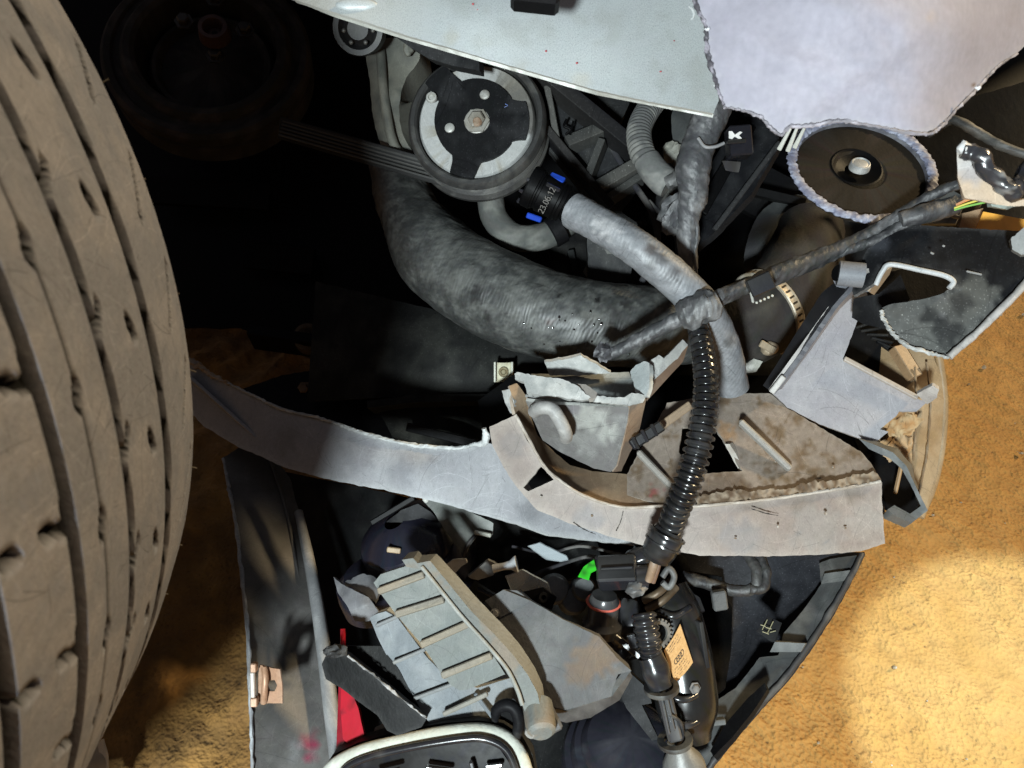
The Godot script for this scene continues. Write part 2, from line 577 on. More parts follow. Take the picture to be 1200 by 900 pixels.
func build_materials():
	var S := 512
	var g1 := seamless(1, 0.06, 5, S)
	var g2 := seamless(2, 0.012, 4, S)
	var g3 := seamless(3, 0.25, 2, S)
	var sc := scratches(S, 260, 0.80, 1.0, 160.0, 11)
	var fine := level(S, func(x, y): return sc[y * S + x] * 1.15 * (0.80 + 0.09 * g1.get_pixel(x, y).r + 0.05 * g2.get_pixel(x, y).r) + 0.16 * smoothstep(0.78, 0.86, g3.get_pixel(x, y).r) - 0.22 * smoothstep(0.22, 0.14, g3.get_pixel(x, y).r))
	var soft := level(S, func(x, y): return 0.84 + 0.10 * g1.get_pixel(x, y).r + 0.04 * g2.get_pixel(x, y).r)
	var grain := level(S, func(x, y): return 0.65 * g1.get_pixel(x, y).r + 0.35 * g3.get_pixel(x, y).r)
	var sb := scratches(S, 200, 0.5, 0.32, 140.0, 17)
	var scuff := level(S, func(x, y): return 0.55 * sb[y * S + x] + 0.3 * g1.get_pixel(x, y).r + 0.3 * g2.get_pixel(x, y).r)
	var rough_t := level(S, func(x, y): return clampf(0.45 + 0.5 * g2.get_pixel(x, y).r + 0.35 * (g1.get_pixel(x, y).r - 0.5), 0.0, 1.0))
	var g4 := seamless(8, 0.32, 1, S)
	var flake := level(S, func(x, y): return 0.80 + 0.20 * g3.get_pixel(x, y).r - 0.3 * smoothstep(0.2, 0.1, g4.get_pixel(x, y).r))
	var cells := seamless(21, 0.05, 1, S, FastNoiseLite.TYPE_CELLULAR)
	var leather := level(S, func(x, y): return 0.6 * cells.get_pixel(x, y).r + 0.4 * g1.get_pixel(x, y).r)
	var weave := level(S, func(x, y): return 0.5 + 0.28 * sin((x + 0.6 * y + 14.0 * g2.get_pixel(x, y).r) * TAU / 512.0 * 52.0) + 0.3 * (g1.get_pixel(x, y).r - 0.5))
	var w1 := seamless(31, 0.035, 5, 1024)
	var w2 := seamless(32, 0.16, 3, 1024)
	var soil := level(1024, func(x, y): return 0.82 + 0.13 * (w1.get_pixel(x, y).r - 0.5) + 0.07 * (w2.get_pixel(x, y).r - 0.5) - 0.34 * smoothstep(0.25, 0.12, w2.get_pixel(x, y).r) * smoothstep(0.40, 0.55, w1.get_pixel((x * 2) % 1024, (y * 2) % 1024).r))
	var soil_h := level(1024, func(x, y): return 0.6 * w1.get_pixel(x, y).r + 0.4 * w2.get_pixel(x, y).r)
	M.plastic = make(fine, 7.0, scuff, 0.02, 0.55, 0.0, {"spec": 0.42})
	var speck := level(S, func(x, y): return 0.27 + 0.06 * g1.get_pixel(x, y).r + 0.5 * (sc[y * S + x] - 0.8) + 0.4 * smoothstep(0.87, 0.95, g4.get_pixel(x, y).r))
	M.black = make(speck, 5.0, grain, 0.02, 0.5, 0.0, {"spec": 0.2})
	M.gloss = make(soft, 6.0, scuff, 0.012, 0.22, 0.0, {"spec": 0.45})
	M.rubber = make(soft, 9.0, grain, 0.05, 0.85, 0.0, {"spec": 0.25})
	M.tread = make(fine, 8.0, grain, 0.03, 0.95, 0.0, {"spec": 0.12})
	M.hose = make(fine, 6.0, weave, 0.03, 0.5, 0.0, {"spec": 0.5})
	M.paint = make(flake, 9.0, scuff, 0.012, 0.5, 0.05, {"coat": 0.25, "coat_rough": 0.3})
	M.dented = make(soft, 7.0, scuff, 0.012, 0.68, 0.0, {"spec": 0.35})
	M.metal = make(fine, 9.0, grain, 0.015, 0.5, 0.3)
	M.cast = make(fine, 9.0, grain, 0.035, 0.72, 0.05)
	M.tape = make(fine, 12.0, leather, 0.06, 0.55)
	M.soil = make(soil, 1.3, soil_h, 0.5, 0.95)
	M.print = make(soft, 4.0, null, 0.0, 0.5)
	var dp := StandardMaterial3D.new(); dp.albedo_color = Color(0.40, 0.385, 0.37); dp.roughness = 0.6
	M.date_print = dp
	M.bright = make(soft, 4.0, null, 0.0, 0.7, 0.0, {"spec": 0.2})

func grid_part(called: String, rows: Array, wrap: bool, mat: Material, parent: Node3D, pt: Paint, tags = null) -> MeshInstance3D:
	var nr := rows.size(); var nc: int = rows[0].size()
	var ov := PackedVector3Array(); var on := PackedVector3Array(); var oc := PackedColorArray(); var oi := PackedInt32Array()
	for i in nr:
		for k in nc:
			var p: Vector3 = rows[i][k]
			var du: Vector3 = rows[i][(k + 1) % nc] - rows[i][(k + nc - 1) % nc] if wrap else rows[i][mini(k + 1, nc - 1)] - rows[i][maxi(k - 1, 0)]
			var dv: Vector3 = rows[mini(i + 1, nr - 1)][k] - rows[maxi(i - 1, 0)][k]
			var n := dv.cross(du).normalized()
			ov.append(p - origin); on.append(n)
			oc.append(pt.at(p, n, tags[i][k] if tags != null else 0.0))
	for i in nr - 1:
		for k in (nc if wrap else nc - 1):
			var k2 := (k + 1) % nc
			oi.append_array([i * nc + k, i * nc + k2, (i + 1) * nc + k2, i * nc + k, (i + 1) * nc + k2, (i + 1) * nc + k])
	for i in oc.size(): oc[i] = Color(maxf(oc[i].r, 0.002), maxf(oc[i].g, 0.002), maxf(oc[i].b, 0.002), 1.0)
	var arr := []
	arr.resize(Mesh.ARRAY_MAX)
	arr[Mesh.ARRAY_VERTEX] = ov; arr[Mesh.ARRAY_NORMAL] = on; arr[Mesh.ARRAY_COLOR] = oc; arr[Mesh.ARRAY_INDEX] = oi
	var am := ArrayMesh.new()
	am.add_surface_from_arrays(Mesh.PRIMITIVE_TRIANGLES, arr)
	am.surface_set_material(0, mat)
	var o := MeshInstance3D.new(); o.mesh = am
	put(o, called, parent)
	return o

# ---------- ground ----------
func build_ground():
	origin = Vector3.ZERO
	var xs := []; var zs := []
	for i in 261: xs.append(-0.75 + 1.9 * i / 260.0)
	for i in 231: zs.append(-1.75 + 1.75 * i / 230.0)
	for k in [1.6, 2.2, 3.5, 6.0, 12.0, 30.0, 80.0]: xs.append(k)
	for k in [-1.0, -1.6, -3.0, -6.0, -12.0, -30.0, -80.0]: xs.push_front(k)
	for k in [0.3, 1.0, 2.5, 6.0, 12.0, 30.0, 80.0]: zs.append(k)
	for k in [-2.2, -3.0, -4.5, -8.0, -15.0, -40.0, -90.0]: zs.push_front(k)
	var ridge := FastNoiseLite.new(); ridge.seed = 4; ridge.frequency = 0.011; ridge.fractal_octaves = 4; ridge.fractal_type = FastNoiseLite.FRACTAL_RIDGED
	var rows := []; var tags := []
	for z in zs:
		var row := PackedVector3Array(); var tr := PackedFloat32Array()
		for x in xs:
			var near := 1.0 - smoothstep(0.9, 1.5, absf(x - 0.1)) 
			var q := Vector2(x * 1000.0, z * 1000.0)
			var h := 0.0028 * n_fine.get_noise_2d(q.x * 0.6, q.y * 0.6) + 0.004 * n_coarse.get_noise_2d(q.x * 0.4, q.y * 0.4)
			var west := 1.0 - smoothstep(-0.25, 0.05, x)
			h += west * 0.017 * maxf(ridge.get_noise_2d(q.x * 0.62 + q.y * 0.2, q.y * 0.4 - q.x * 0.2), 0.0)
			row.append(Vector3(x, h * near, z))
			tr.append(0.52 * smoothstep(0.06, -0.06, x + 0.05 * n_coarse.get_noise_2d(q.x * 0.3, q.y * 0.3)) * smoothstep(-0.6, 0.3, n_coarse.get_noise_2d(q.x * 0.5 + 900.0, q.y * 0.5)))  # darker soil tint to the west stands in for shade on the ground
		rows.append(row); tags.append(tr)
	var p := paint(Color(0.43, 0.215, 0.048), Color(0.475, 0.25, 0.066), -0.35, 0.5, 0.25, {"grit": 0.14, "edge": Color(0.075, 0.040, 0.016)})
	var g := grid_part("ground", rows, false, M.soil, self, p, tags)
	g.set_meta("kind", "structure"); g.set_meta("label", "rough sandy orange brown ground under the wreck")
	# small stones loose on the ground
	var m := Mesher.new()
	for i in 420:
		var x := rng.randf_range(-0.62, 0.95); var z := rng.randf_range(-1.25, -0.02)
		var r := 0.0007 + 0.0026 * pow(rng.randf(), 3.0)
		blob(m, Vector3(x, r * 0.6 + 0.001, z), Vector3(r, r * rng.randf_range(0.6, 0.9), r * rng.randf_range(0.7, 1.2)), r * 0.5, 3.0, 7)
	var st := commit("loose_grit", m, M.soil, self, paint(Color(0.34, 0.25, 0.15), Color(0.5, 0.42, 0.32), -0.1, 0.1, 3.0))
	st.set_meta("kind", "stuff"); st.set_meta("label", "fine loose grit scattered over the sandy ground"); st.set_meta("category", "grit")

# ---------- tyre ----------
const TYRE_R := 0.339
func seg_d(p: Vector2, a: Vector2, b: Vector2) -> float:
	var ab := b - a
	var t := clampf((p - a).dot(ab) / ab.length_squared(), 0.0, 1.0)
	return p.distance_to(a + ab * t)

# depth of the tread pattern at s (across, metres from the inner shoulder) and u (around)
var pattern := []
func tread_depth(s: float, u: float) -> float:
	var pitch := 0.0475
	var d := 0.0
	var zig := 0.0007 * absf(fposmod(u / pitch, 1.0) - 0.5) * 2.0
	for g in [[0.043, 0.0026, 0.0052], [0.083, 0.0021, 0.0058], [0.122, 0.0027, 0.0060], [0.158, 0.0031, 0.0062], [0.196, 0.003, 0.005]]:
		var e := absf(s - g[0] + zig * (1.0 if g[0] > 0.06 else 0.7))
		if e < g[1] * 1.6: d = maxf(d, g[2] * (1.0 - smoothstep(g[1] * 0.82, g[1] * 1.02, e)))
	for f in pattern:
		if s < f[4] or s > f[5]: continue
		for w in [-1.0, 0.0, 1.0]:
			var uu: float = fposmod(u + f[7], pitch) + w * pitch
			var e := seg_d(Vector2(s, uu), Vector2(f[0], f[1]), Vector2(f[2], f[3]))
			var r: float = f[6]
			if e < r * 1.3: d = maxf(d, f[8] * (1.0 - smoothstep(r * 0.55, r * 1.1, e)))
	return d

func build_tyre():
	var ctr: Vector3 = eye + view * Vector3(-0.466, 0.036, -0.380)
	var ax := C(0.108, 0.37, -0.923)
	var o := thing("car_tyre", "worn dusty black car tyre with shallow tread facing the torn bumper", "tyre", [0, 0, 0.4])
	o.position = ctr; origin = ctr
	# pattern pieces: s0 u0 s1 u1 smin smax radius shift depth
	for q in [[0.020, 0.003, 0.003, 0.028, 0.0012, 0.0, 0.004], [0.056, 0.012, 0.058, 0.019, 0.0022, 0.0, 0.0045],
			[0.083, 0.018, 0.0765, 0.030, 0.0016, 0.0, 0.005], [0.104, 0.008, 0.102, 0.014, 0.0024, 0.004, 0.005],
			[0.1025, 0.0, 0.1025, 0.0475, 0.0007, 0.0, 0.0015], [0.126, 0.020, 0.1335, 0.023, 0.0022, 0.0, 0.005],
			[0.146, 0.034, 0.153, 0.036, 0.0022, 0.01, 0.005], [0.176, 0.016, 0.186, 0.020, 0.0020, 0.0, 0.005]]:
		pattern.append([q[0], q[1], q[2], q[3], minf(q[0], q[2]) - 0.006, maxf(q[0], q[2]) + 0.006, q[4], q[5], q[6]])
	for k in 3:   # hair-fine wavy sipes across the second rib
		var s0 := 0.060
		for j in 4:
			if k == 9: pattern.append([s0 + j * 0.0042, 0.004 + k * 0.014 + (0.0012 if j % 2 == 0 else 0.0), s0 + (j + 1) * 0.0042, 0.004 + k * 0.014 + (0.0 if j % 2 == 0 else 0.0012), s0 - 0.003, s0 + 0.024, 0.0004, 0.0, 0.0008])
	var s := ax.cross(C(0, 0, 1)).normalized()
	var u := s.cross(ax).normalized()
	var width := 0.236
	var n := 900
	var rows := []; var tags := []
	var k := 0
	var ss := []
	for i in 10: ss.append(-0.012 + 0.0012 * i)   # shoulder turn
	for i in 200: ss.append(width * i / 199.0)
	for i in 8: ss.append(width + 0.0015 * (i + 1))
	for sv in ss:
		var row := PackedVector3Array(); row.resize(n)
		var tr := PackedFloat32Array(); tr.resize(n)
		var r := TYRE_R * crown(clampf(sv, 0.0, width))
		if sv < 0.0: r -= 0.0012 * pow(-sv / 0.004, 2.0)
		if sv > width: r -= 0.0012 * pow((sv - width) / 0.004, 2.0)
		for i in n:
			var a := TAU * i / n
			var d := tread_depth(sv, a * TYRE_R) if sv > -0.001 and sv < width + 0.001 else 0.0
			var dir := s * cos(a) + u * sin(a)
			var q: Vector3 = ctr - ax * sv + dir * r
			row[i] = ctr - ax * sv + dir * (r - d + 0.00012 * n_fine.get_noise_3dv(q * 1000.0))
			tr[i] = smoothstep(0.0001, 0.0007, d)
		rows.append(row); tags.append(tr)
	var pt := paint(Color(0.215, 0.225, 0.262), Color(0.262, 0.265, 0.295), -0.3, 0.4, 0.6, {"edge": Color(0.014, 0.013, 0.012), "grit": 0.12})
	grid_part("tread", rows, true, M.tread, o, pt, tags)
	var side := paint(Color(0.06, 0.056, 0.05), Color(0.11, 0.1, 0.085), -0.2, 0.4)
	var r0 := TYRE_R * crown(0.0) - 0.0108
	var m := Mesher.new()
	lathe(m, ctr + ax * 0.012, ax, [[r0, 0.0], [r0 - 0.012, 0.006], [r0 - 0.05, 0.012], [r0 - 0.09, 0.006], [r0 - 0.10, -0.01], [r0 - 0.105, -0.03]], 120)
	commit("inner_sidewall", m, M.rubber, o, side)
	m = Mesher.new()
	var r1 := TYRE_R * crown(width) - 0.0108
	lathe(m, ctr - ax * (width + 0.012), ax, [[r1 - 0.115, 0.03], [r1 - 0.108, 0.01], [r1 - 0.095, -0.006], [r1 - 0.05, -0.012], [r1 - 0.012, -0.006], [r1, 0.0]], 120)
	commit("outer_sidewall", m, M.rubber, o, side)
	m = Mesher.new()
	lathe(m, ctr - ax * 0.11, ax, [[0.0, 0.02], [0.09, 0.02], [0.10, 0.0], [0.19, -0.03], [0.215, -0.10], [0.232, -0.11], [0.222, -0.05], [0.205, 0.09], [0.228, 0.10], [0.236, 0.11], [0.21, 0.115], [0.195, 0.06], [0.195, -0.02], [0.09, -0.01], [0.0, -0.01]], 80)
	commit("wheel_rim", m, M.metal, o, paint(Color(0.3, 0.3, 0.3), Color(0.2, 0.18, 0.15)))
	# rubber vent hairs on the shoulder
	var hair := paint(Color(0.1, 0.09, 0.075), Color(0.1, 0.09, 0.075))
	for i in 16:
		var a := TAU * (i + rng.randf() * 0.4) / 45.0 - 0.55
		var dir := s * cos(a) + u * sin(a)
		var b := ctr + ax * 0.004 + dir * (TYRE_R * crown(0.0) - 0.002)
		var h := Mesher.new()
		var l := rng.randf_range(0.001, 0.003)
		tube(h, [b, b + dir * l + ax * l * 0.7 + u * rng.randf_range(-0.002, 0.002)], 0.0003, {"n": 5})
		commit("vent_hair", h, M.rubber, o, hair)

func crown(s: float) -> float:
	var t := s
	if t < 0.045: return lerpf(0.943, 0.978, sin(t / 0.045 * PI * 0.5) * 0.6 + t / 0.045 * 0.4)
	if t < 0.085: return lerpf(0.978, 1.0, (t - 0.045) / 0.04)
	if t < 0.125: return lerpf(1.0, 1.015, smoothstep(0.0, 1.0, (t - 0.085) / 0.04))
	return lerpf(1.015, 1.027, clampf((t - 0.125) / 0.111, 0.0, 1.0))

# ---------- dark body behind everything ----------
const BLACK := Color(0.012, 0.012, 0.013)
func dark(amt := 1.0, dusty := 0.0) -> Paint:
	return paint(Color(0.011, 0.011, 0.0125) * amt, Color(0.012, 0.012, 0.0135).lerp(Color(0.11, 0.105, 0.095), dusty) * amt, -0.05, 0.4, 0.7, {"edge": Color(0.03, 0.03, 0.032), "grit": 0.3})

func build_bay():
	var o := thing("wheel_arch_liner", "black plastic wheel arch liner in deep shade behind the pulleys", "liner", [300, 250, 0.9])
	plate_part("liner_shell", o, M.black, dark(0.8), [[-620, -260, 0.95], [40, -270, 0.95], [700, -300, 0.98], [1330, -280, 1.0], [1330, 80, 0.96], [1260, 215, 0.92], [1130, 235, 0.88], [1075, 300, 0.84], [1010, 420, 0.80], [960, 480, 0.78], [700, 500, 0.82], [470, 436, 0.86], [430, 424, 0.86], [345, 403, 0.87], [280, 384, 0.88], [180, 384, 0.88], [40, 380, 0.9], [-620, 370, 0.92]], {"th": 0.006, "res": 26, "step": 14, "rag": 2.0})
	for q in [[250, 225, 70, 40], [330, 300, 40, 26]]:
		bar_part("moulded_rib", o, M.black, dark(0.5), [q[0] - q[2], q[1], 0.875], [q[0] + q[2], q[1] + 8, 0.87], 0.03, 0.012, C(0, 0, 1))
	o = thing("lower_control_arm", "black pressed steel suspension arm above the brown ground gap", "suspension arm", [360, 455, 0.84])
	plate_part("arm_plate", o, M.black, dark(0.9, 0.1), [[285, 455, 0.82], [330, 440, 0.82], [372, 433, 0.82], [430, 428, 0.82], [475, 432, 0.82], [520, 470, 0.80], [500, 520, 0.78], [430, 520, 0.78], [330, 500, 0.79]], {"th": 0.012, "res": 16})
	lathe_part("arm_bush", o, M.rubber, paint(Color(0.09, 0.07, 0.05), Color(0.14, 0.1, 0.07)), [361, 396, 0.83], C(0.1, 0.2, 1), [[0, 0.004], [0.003, 0.004], [0.006, 0.002], [0.011, 0.006], [0.015, 0.005], [0.016, -0.006], [0.016, -0.03]], 28)
	bolt("arm_bolt", o, [357, 456, 0.812], C(0, 0.2, 1), 0.006, 0.006, paint(Color(0.2, 0.12, 0.06), Color(0.12, 0.07, 0.04)))
	bar_part("arm_web", o, M.black, dark(1.0, 0.1), [300, 404, 0.85], [440, 424, 0.84], 0.012, 0.03, C(0, 0.6, 1))
	# cross member under the big hose
	o = thing("front_cross_member", "dusty grey black cross member below the thick hose", "cross member", [520, 450, 0.75])
	var cp := paint(Color(0.045, 0.047, 0.046), Color(0.10, 0.103, 0.094), -0.2, 0.4, 0.8, {"edge": Color(0.12, 0.12, 0.11)})
	plate_part("beam_face", o, M.black, cp, [[370, 330, 0.80], [505, 362, 0.78], [585, 392, 0.765], [660, 420, 0.755], [660, 470, 0.75], [600, 470, 0.75], [490, 464, 0.765], [360, 470, 0.785]], {"th": 0.008, "in": [[520, 410, 0.76]], "res": 10})
	plate_part("beam_ledge", o, M.black, cp, [[430, 470, 0.765], [490, 462, 0.755], [600, 462, 0.735], [600, 470, 0.735], [490, 471, 0.752], [430, 478, 0.762]], {"th": 0.02, "res": 8, "rag": 0.4})
	plate_part("beam_underside", o, M.black, paint(Color(0.06, 0.061, 0.056), Color(0.13, 0.13, 0.112), -0.2, 0.3, 0.8), [[440, 474, 0.78], [490, 471, 0.77], [600, 470, 0.755], [640, 475, 0.75], [640, 540, 0.72], [560, 536, 0.735], [500, 520, 0.75], [460, 512, 0.765]], {"th": 0.006, "in": [[540, 490, 0.775]], "res": 9})
	bar_part("beam_stay", o, M.black, dark(1.6, 0.4), [478, 500, 0.74], [560, 520, 0.73], 0.008, 0.006, C(0, 0, 1))
	# square nut clip
	var nut := thing("nut_clip", "small yellowish square spring nut clipped on the cross member edge", "nut clip", [590, 435, 0.735])
	var np := paint(Color(0.42, 0.40, 0.28), Color(0.30, 0.27, 0.17), -0.1, 0.3, 2.0)
	plate_part("clip_body", nut, M.metal, np, [[579, 425, 0.737], [602, 425, 0.735], [602, 446, 0.735], [579, 448, 0.737]], {"th": 0.002, "rag": 0.3, "step": 4, "res": 6})
	for x in [580, 600]: bar_part("clip_arm", nut, M.metal, paint(Color(0.6, 0.6, 0.52), Color(0.6, 0.6, 0.52)), [x, 424, 0.736], [x, 448, 0.736], 0.0022, 0.0055, C(0, 0, 1))
	lathe_part("nut_hole", nut, M.metal, paint(Color(0.20, 0.15, 0.07), Color(0.30, 0.26, 0.15)), [590, 436, 0.7345], C(0, 0.1, 1), [[0, 0.0004], [0.002, 0.0004], [0.0028, 0.002], [0.0045, 0.002], [0.0048, 0.0]], 18)

# ---------- engine side ----------
func build_engine():
	# large dark crank pulley deep in the arch
	var o := thing("crank_pulley", "large dark pulley with four bolts deep in the black wheel arch", "pulley", [243, 60, 0.80])
	var dp := paint(Color(0.03, 0.028, 0.027), Color(0.055, 0.05, 0.046), -0.1, 0.4)
	var ax := C(0.15, 0.28, 1)
	lathe_part("pulley_rim", o, M.rubber, dp, [243, 60, 0.80], ax, [[0.068, -0.05], [0.070, 0.004], [0.074, 0.008], [0.080, 0.008], [0.084, 0.004], [0.085, 0.0], [0.089, -0.002], [0.092, -0.002], [0.094, 0.002], [0.100, 0.003], [0.104, -0.001], [0.104, -0.012], [0.098, -0.015], [0.104, -0.018], [0.104, -0.04]], 72)
	lathe_part("pulley_web", o, M.rubber, dp, [243, 60, 0.80], ax, [[0, -0.02], [0.03, -0.02], [0.036, -0.024], [0.052, -0.03], [0.056, -0.02], [0.060, -0.02], [0.068, -0.034], [0.069, -0.05]], 60)
	lathe_part("pulley_hub", o, M.metal, paint(Color(0.07, 0.035, 0.03), Color(0.1, 0.05, 0.04)), [250, 34, 0.775], ax, [[0.003, -0.006], [0.006, -0.006], [0.010, 0.004], [0.014, 0.004], [0.016, -0.01]], 30)
	for q in [[216, 26], [253, 66], [287, 36], [252, 0]]:
		bolt("pulley_bolt", o, [q[0], q[1], 0.79], ax, 0.0072, 0.008, dp)
	o = thing("idler_pulley", "small grooved black idler pulley tucked under the silver beam", "pulley", [420, 34, 0.60])
	var ip := paint(Color(0.022, 0.022, 0.023), Color(0.045, 0.045, 0.043), -0.1, 0.4)
	lathe_part("idler_rim", o, M.metal, ip, [420, 34, 0.60], C(0.05, -0.45, 1), [[0, 0.004], [0.008, 0.004], [0.012, 0.0], [0.015, 0.004], [0.019, 0.004], [0.020, 0.0], [0.0192, -0.003], [0.020, -0.006], [0.0192, -0.009], [0.020, -0.012], [0.0192, -0.015], [0.02, -0.018]], 40)
	for k in 6:
		var a := TAU * k / 6.0
		blob_part("idler_rivet", o, M.metal, paint(Color(0.2, 0.2, 0.19), Color(0.15, 0.15, 0.14)), [420 + cos(a) * 17, 36 + sin(a) * 16, 0.597], Vector3(0.0018, 0.0018, 0.0018), 0.0, 1.0, 8)
	# dirty alloy casting beside the clutch
	o = thing("alternator_casting", "dirty grey alloy casting beside the compressor pulley", "casting", [465, 120, 0.64])
	var al := paint(Color(0.13, 0.135, 0.118), Color(0.25, 0.245, 0.205), -0.25, 0.35, 1.0, {"edge": Color(0.2, 0.2, 0.17)})
	plate_part("casting_face", o, M.cast, al, [[432, 52, 0.65], [480, 46, 0.64], [492, 68, 0.64], [474, 96, 0.638], [468, 136, 0.638], [478, 170, 0.64], [505, 200, 0.645], [462, 196, 0.65], [440, 150, 0.655], [434, 100, 0.655]], {"th": 0.04, "in": [[458, 110, 0.63]], "smooth": true})
	blob_part("casting_lug", o, M.cast, al, [478, 58, 0.63], Vector3(0.004, 0.006, 0.004), 0.002, 2.0, 14)
	tube_part("casting_rib", o, M.cast, al, [[446, 60, 0.642], [450, 110, 0.634], [462, 170, 0.638], [490, 196, 0.64]], 0.004)
	o = thing("belt_tensioner_strap", "black plastic guard blade above the compressor pulley", "guard", [510, 60, 0.55])
	plate_part("guard_blade", o, M.black, paint(Color(0.05, 0.052, 0.056), Color(0.11, 0.112, 0.115), -0.2, 0.4), [[451, 34, 0.575], [497, 40, 0.565], [561, 62, 0.555], [562, 83, 0.555], [530, 77, 0.56], [503, 69, 0.565], [481, 56, 0.57]], {"th": 0.012, "rag": 0.5})
	# ribbed belt
	o = thing("drive_belt", "ribbed black drive belt running off the compressor pulley into shade", "belt", [450, 180, 0.625])
	var bp := paint(Color(0.025, 0.025, 0.025), Color(0.05, 0.05, 0.047), -0.1, 0.4)
	bar_part("belt_band", o, M.rubber, bp, [330, 150, 0.66], [548, 212, 0.612], 0.018, 0.004, C(0.2, -0.45, 1))
	for k in 5:
		var f := -8.0 + 4.0 * k
		bar_part("belt_rib", o, M.rubber, paint(Color(0.06, 0.06, 0.058), Color(0.13, 0.128, 0.12), -0.1, 0.3), [330 - f * 0.28, 150 + f, 0.655], [548 - f * 0.28, 212 + f, 0.607], 0.0016, 0.0022, C(0.2, -0.45, 1))
	# compressor clutch
	o = thing("compressor_clutch_pulley", "compressor pulley with black three armed clutch plate over a silver ring", "pulley", [558, 141, 0.60])
	ax = C(-0.10, 0.10, 1)
	var c := [558, 141, 0.60]
	lathe_part("pulley_rim", o, M.metal, paint(Color(0.05, 0.05, 0.05), Color(0.105, 0.104, 0.098), -0.15, 0.3, 1.0, {"spots": [[[500, 60, 0.6], 0.02, Color(0.03, 0.03, 0.03), 0.8]]}), c, ax, [[0.0462, -0.012], [0.0470, 0.0005], [0.0485, 0.0022], [0.0515, 0.0022], [0.0535, 0.0], [0.0545, -0.004], [0.0520, -0.006], [0.0545, -0.008], [0.0520, -0.010], [0.0545, -0.012], [0.0520, -0.014], [0.0545, -0.016], [0.0525, -0.019], [0.056, -0.023], [0.056, -0.027]], 96)
	lathe_part("friction_ring", o, M.metal, paint(Color(0.58, 0.59, 0.58), Color(0.42, 0.39, 0.32), 0.25, 0.6, 1.3, {"spots": [[[610, 108, 0.6], 0.022, Color(0.16, 0.15, 0.13), 0.9], [[622, 140, 0.6], 0.016, Color(0.14, 0.13, 0.12), 0.9], [[600, 84, 0.6], 0.014, Color(0.3, 0.28, 0.24), 0.7]]}), c, ax, [[0.026, -0.003], [0.0262, -0.0008], [0.030, -0.0005], [0.0440, -0.0005], [0.0452, -0.002], [0.046, -0.006]], 96)
	lathe_part("pulley_back", o, M.metal, dark(1.5), c, ax, [[0, -0.004], [0.0265, -0.004]], 40)
	var cp := paint(Color(0.030, 0.031, 0.034), Color(0.075, 0.077, 0.082), -0.05, 0.5, 0.8, {"edge": Color(0.05, 0.05, 0.055)})
	var ol := []
	var cd := 0.5975
	for a in range(0, 360, 3):
		var r := 49.0
		for arm in [[228.0, 13.0, 74.0], [104.0, 13.0, 68.0], [0.0, 22.0, 62.0]]:
			var e := absf(wrapf(a - arm[0], -180.0, 180.0))
			if e < arm[1]: r = arm[2]
			elif e < arm[1] + 9.0: r = lerpf(arm[2], 47.5, pow((e - arm[1]) / 9.0, 0.5))
		ol.append([558 + r * cos(deg_to_rad(a)), 141 + r * sin(deg_to_rad(a)), cd])
	plate_part("clutch_plate", o, M.black, cp, ol, {"th": 0.0024, "rag": 0.2, "step": 3, "res": 7, "depth": func(x, y): return cd - (x - 558) * 0.000066 - (y - 141) * 0.000066})
	lathe_part("hub_washer", o, M.metal, paint(Color(0.42, 0.41, 0.38), Color(0.26, 0.24, 0.2), -0.1, 0.3, 2.0), [559, 142, 0.5972], ax, [[0, 0.001], [0.0085, 0.001], [0.0098, 0.0004], [0.0102, -0.001]], 36)
	bolt("hub_nut", o, [559, 142, 0.5965], ax, 0.0074, 0.006, paint(Color(0.40, 0.385, 0.35), Color(0.28, 0.25, 0.2), -0.1, 0.3, 2.0))
	lathe_part("shaft_end", o, M.cast, paint(Color(0.26, 0.16, 0.10), Color(0.34, 0.25, 0.18), -0.2, 0.2, 3.0), [559, 142, 0.5905], ax, [[0, 0.0004], [0.0026, 0.0008], [0.0036, 0.0], [0.004, -0.001]], 20)
	for q in [[568, 111], [527, 150], [580, 168]]:
		lathe_part("clutch_rivet", o, M.metal, paint(Color(0.52, 0.52, 0.49), Color(0.36, 0.35, 0.32), -0.1, 0.3, 2.0), [q[0], q[1], cd], ax, [[0, 0.0014], [0.0026, 0.0013], [0.0036, 0.0008], [0.004, 0.0]], 18)
	for q in [[506, 115], [566, 194]]:
		lathe_part("ring_rivet", o, M.metal, paint(Color(0.55, 0.55, 0.52), Color(0.4, 0.38, 0.33), -0.1, 0.3, 2.0), [q[0], q[1], 0.600], ax, [[0.0, 0.0006], [0.0022, 0.0006], [0.0026, 0.0022], [0.0040, 0.0020], [0.0044, 0.0]], 20)
	var pen := Mesher.new()
	for k in 7:
		var y := 122 + k * 4
		tube(pen, PP([[592 - k * 0.2, y, cd - 0.0009], [595 - k * 0.2, y + 2, cd - 0.001], [591 - k * 0.2, y + 4, cd - 0.0009]]), 0.0004, {"n": 5, "steps": 3})
	commit("pen_mark", pen, M.print, o, paint(Color(0.12, 0.18, 0.42), Color(0.12, 0.18, 0.42)))
	# ribbed black bracket
	o = thing("compressor_bracket", "black plastic bracket with triangular ribs beside the compressor pulley", "bracket", [665, 150, 0.62])
	var kp := paint(Color(0.07, 0.073, 0.078), Color(0.15, 0.152, 0.15), -0.15, 0.4, 0.9, {"edge": Color(0.1, 0.1, 0.1)})
	var kd := paint(Color(0.14, 0.144, 0.14), Color(0.27, 0.265, 0.245), -0.25, 0.3, 1.0)
	plate_part("bracket_web", o, M.black, kp, [[565, 66, 0.625], [600, 66, 0.625], [640, 84, 0.63], [738, 180, 0.64], [762, 204, 0.64], [728, 248, 0.635], [700, 246, 0.635], [640, 172, 0.63], [586, 102, 0.625]], {"th": 0.006})
	var up := C(-0.15, 0.25, 1)
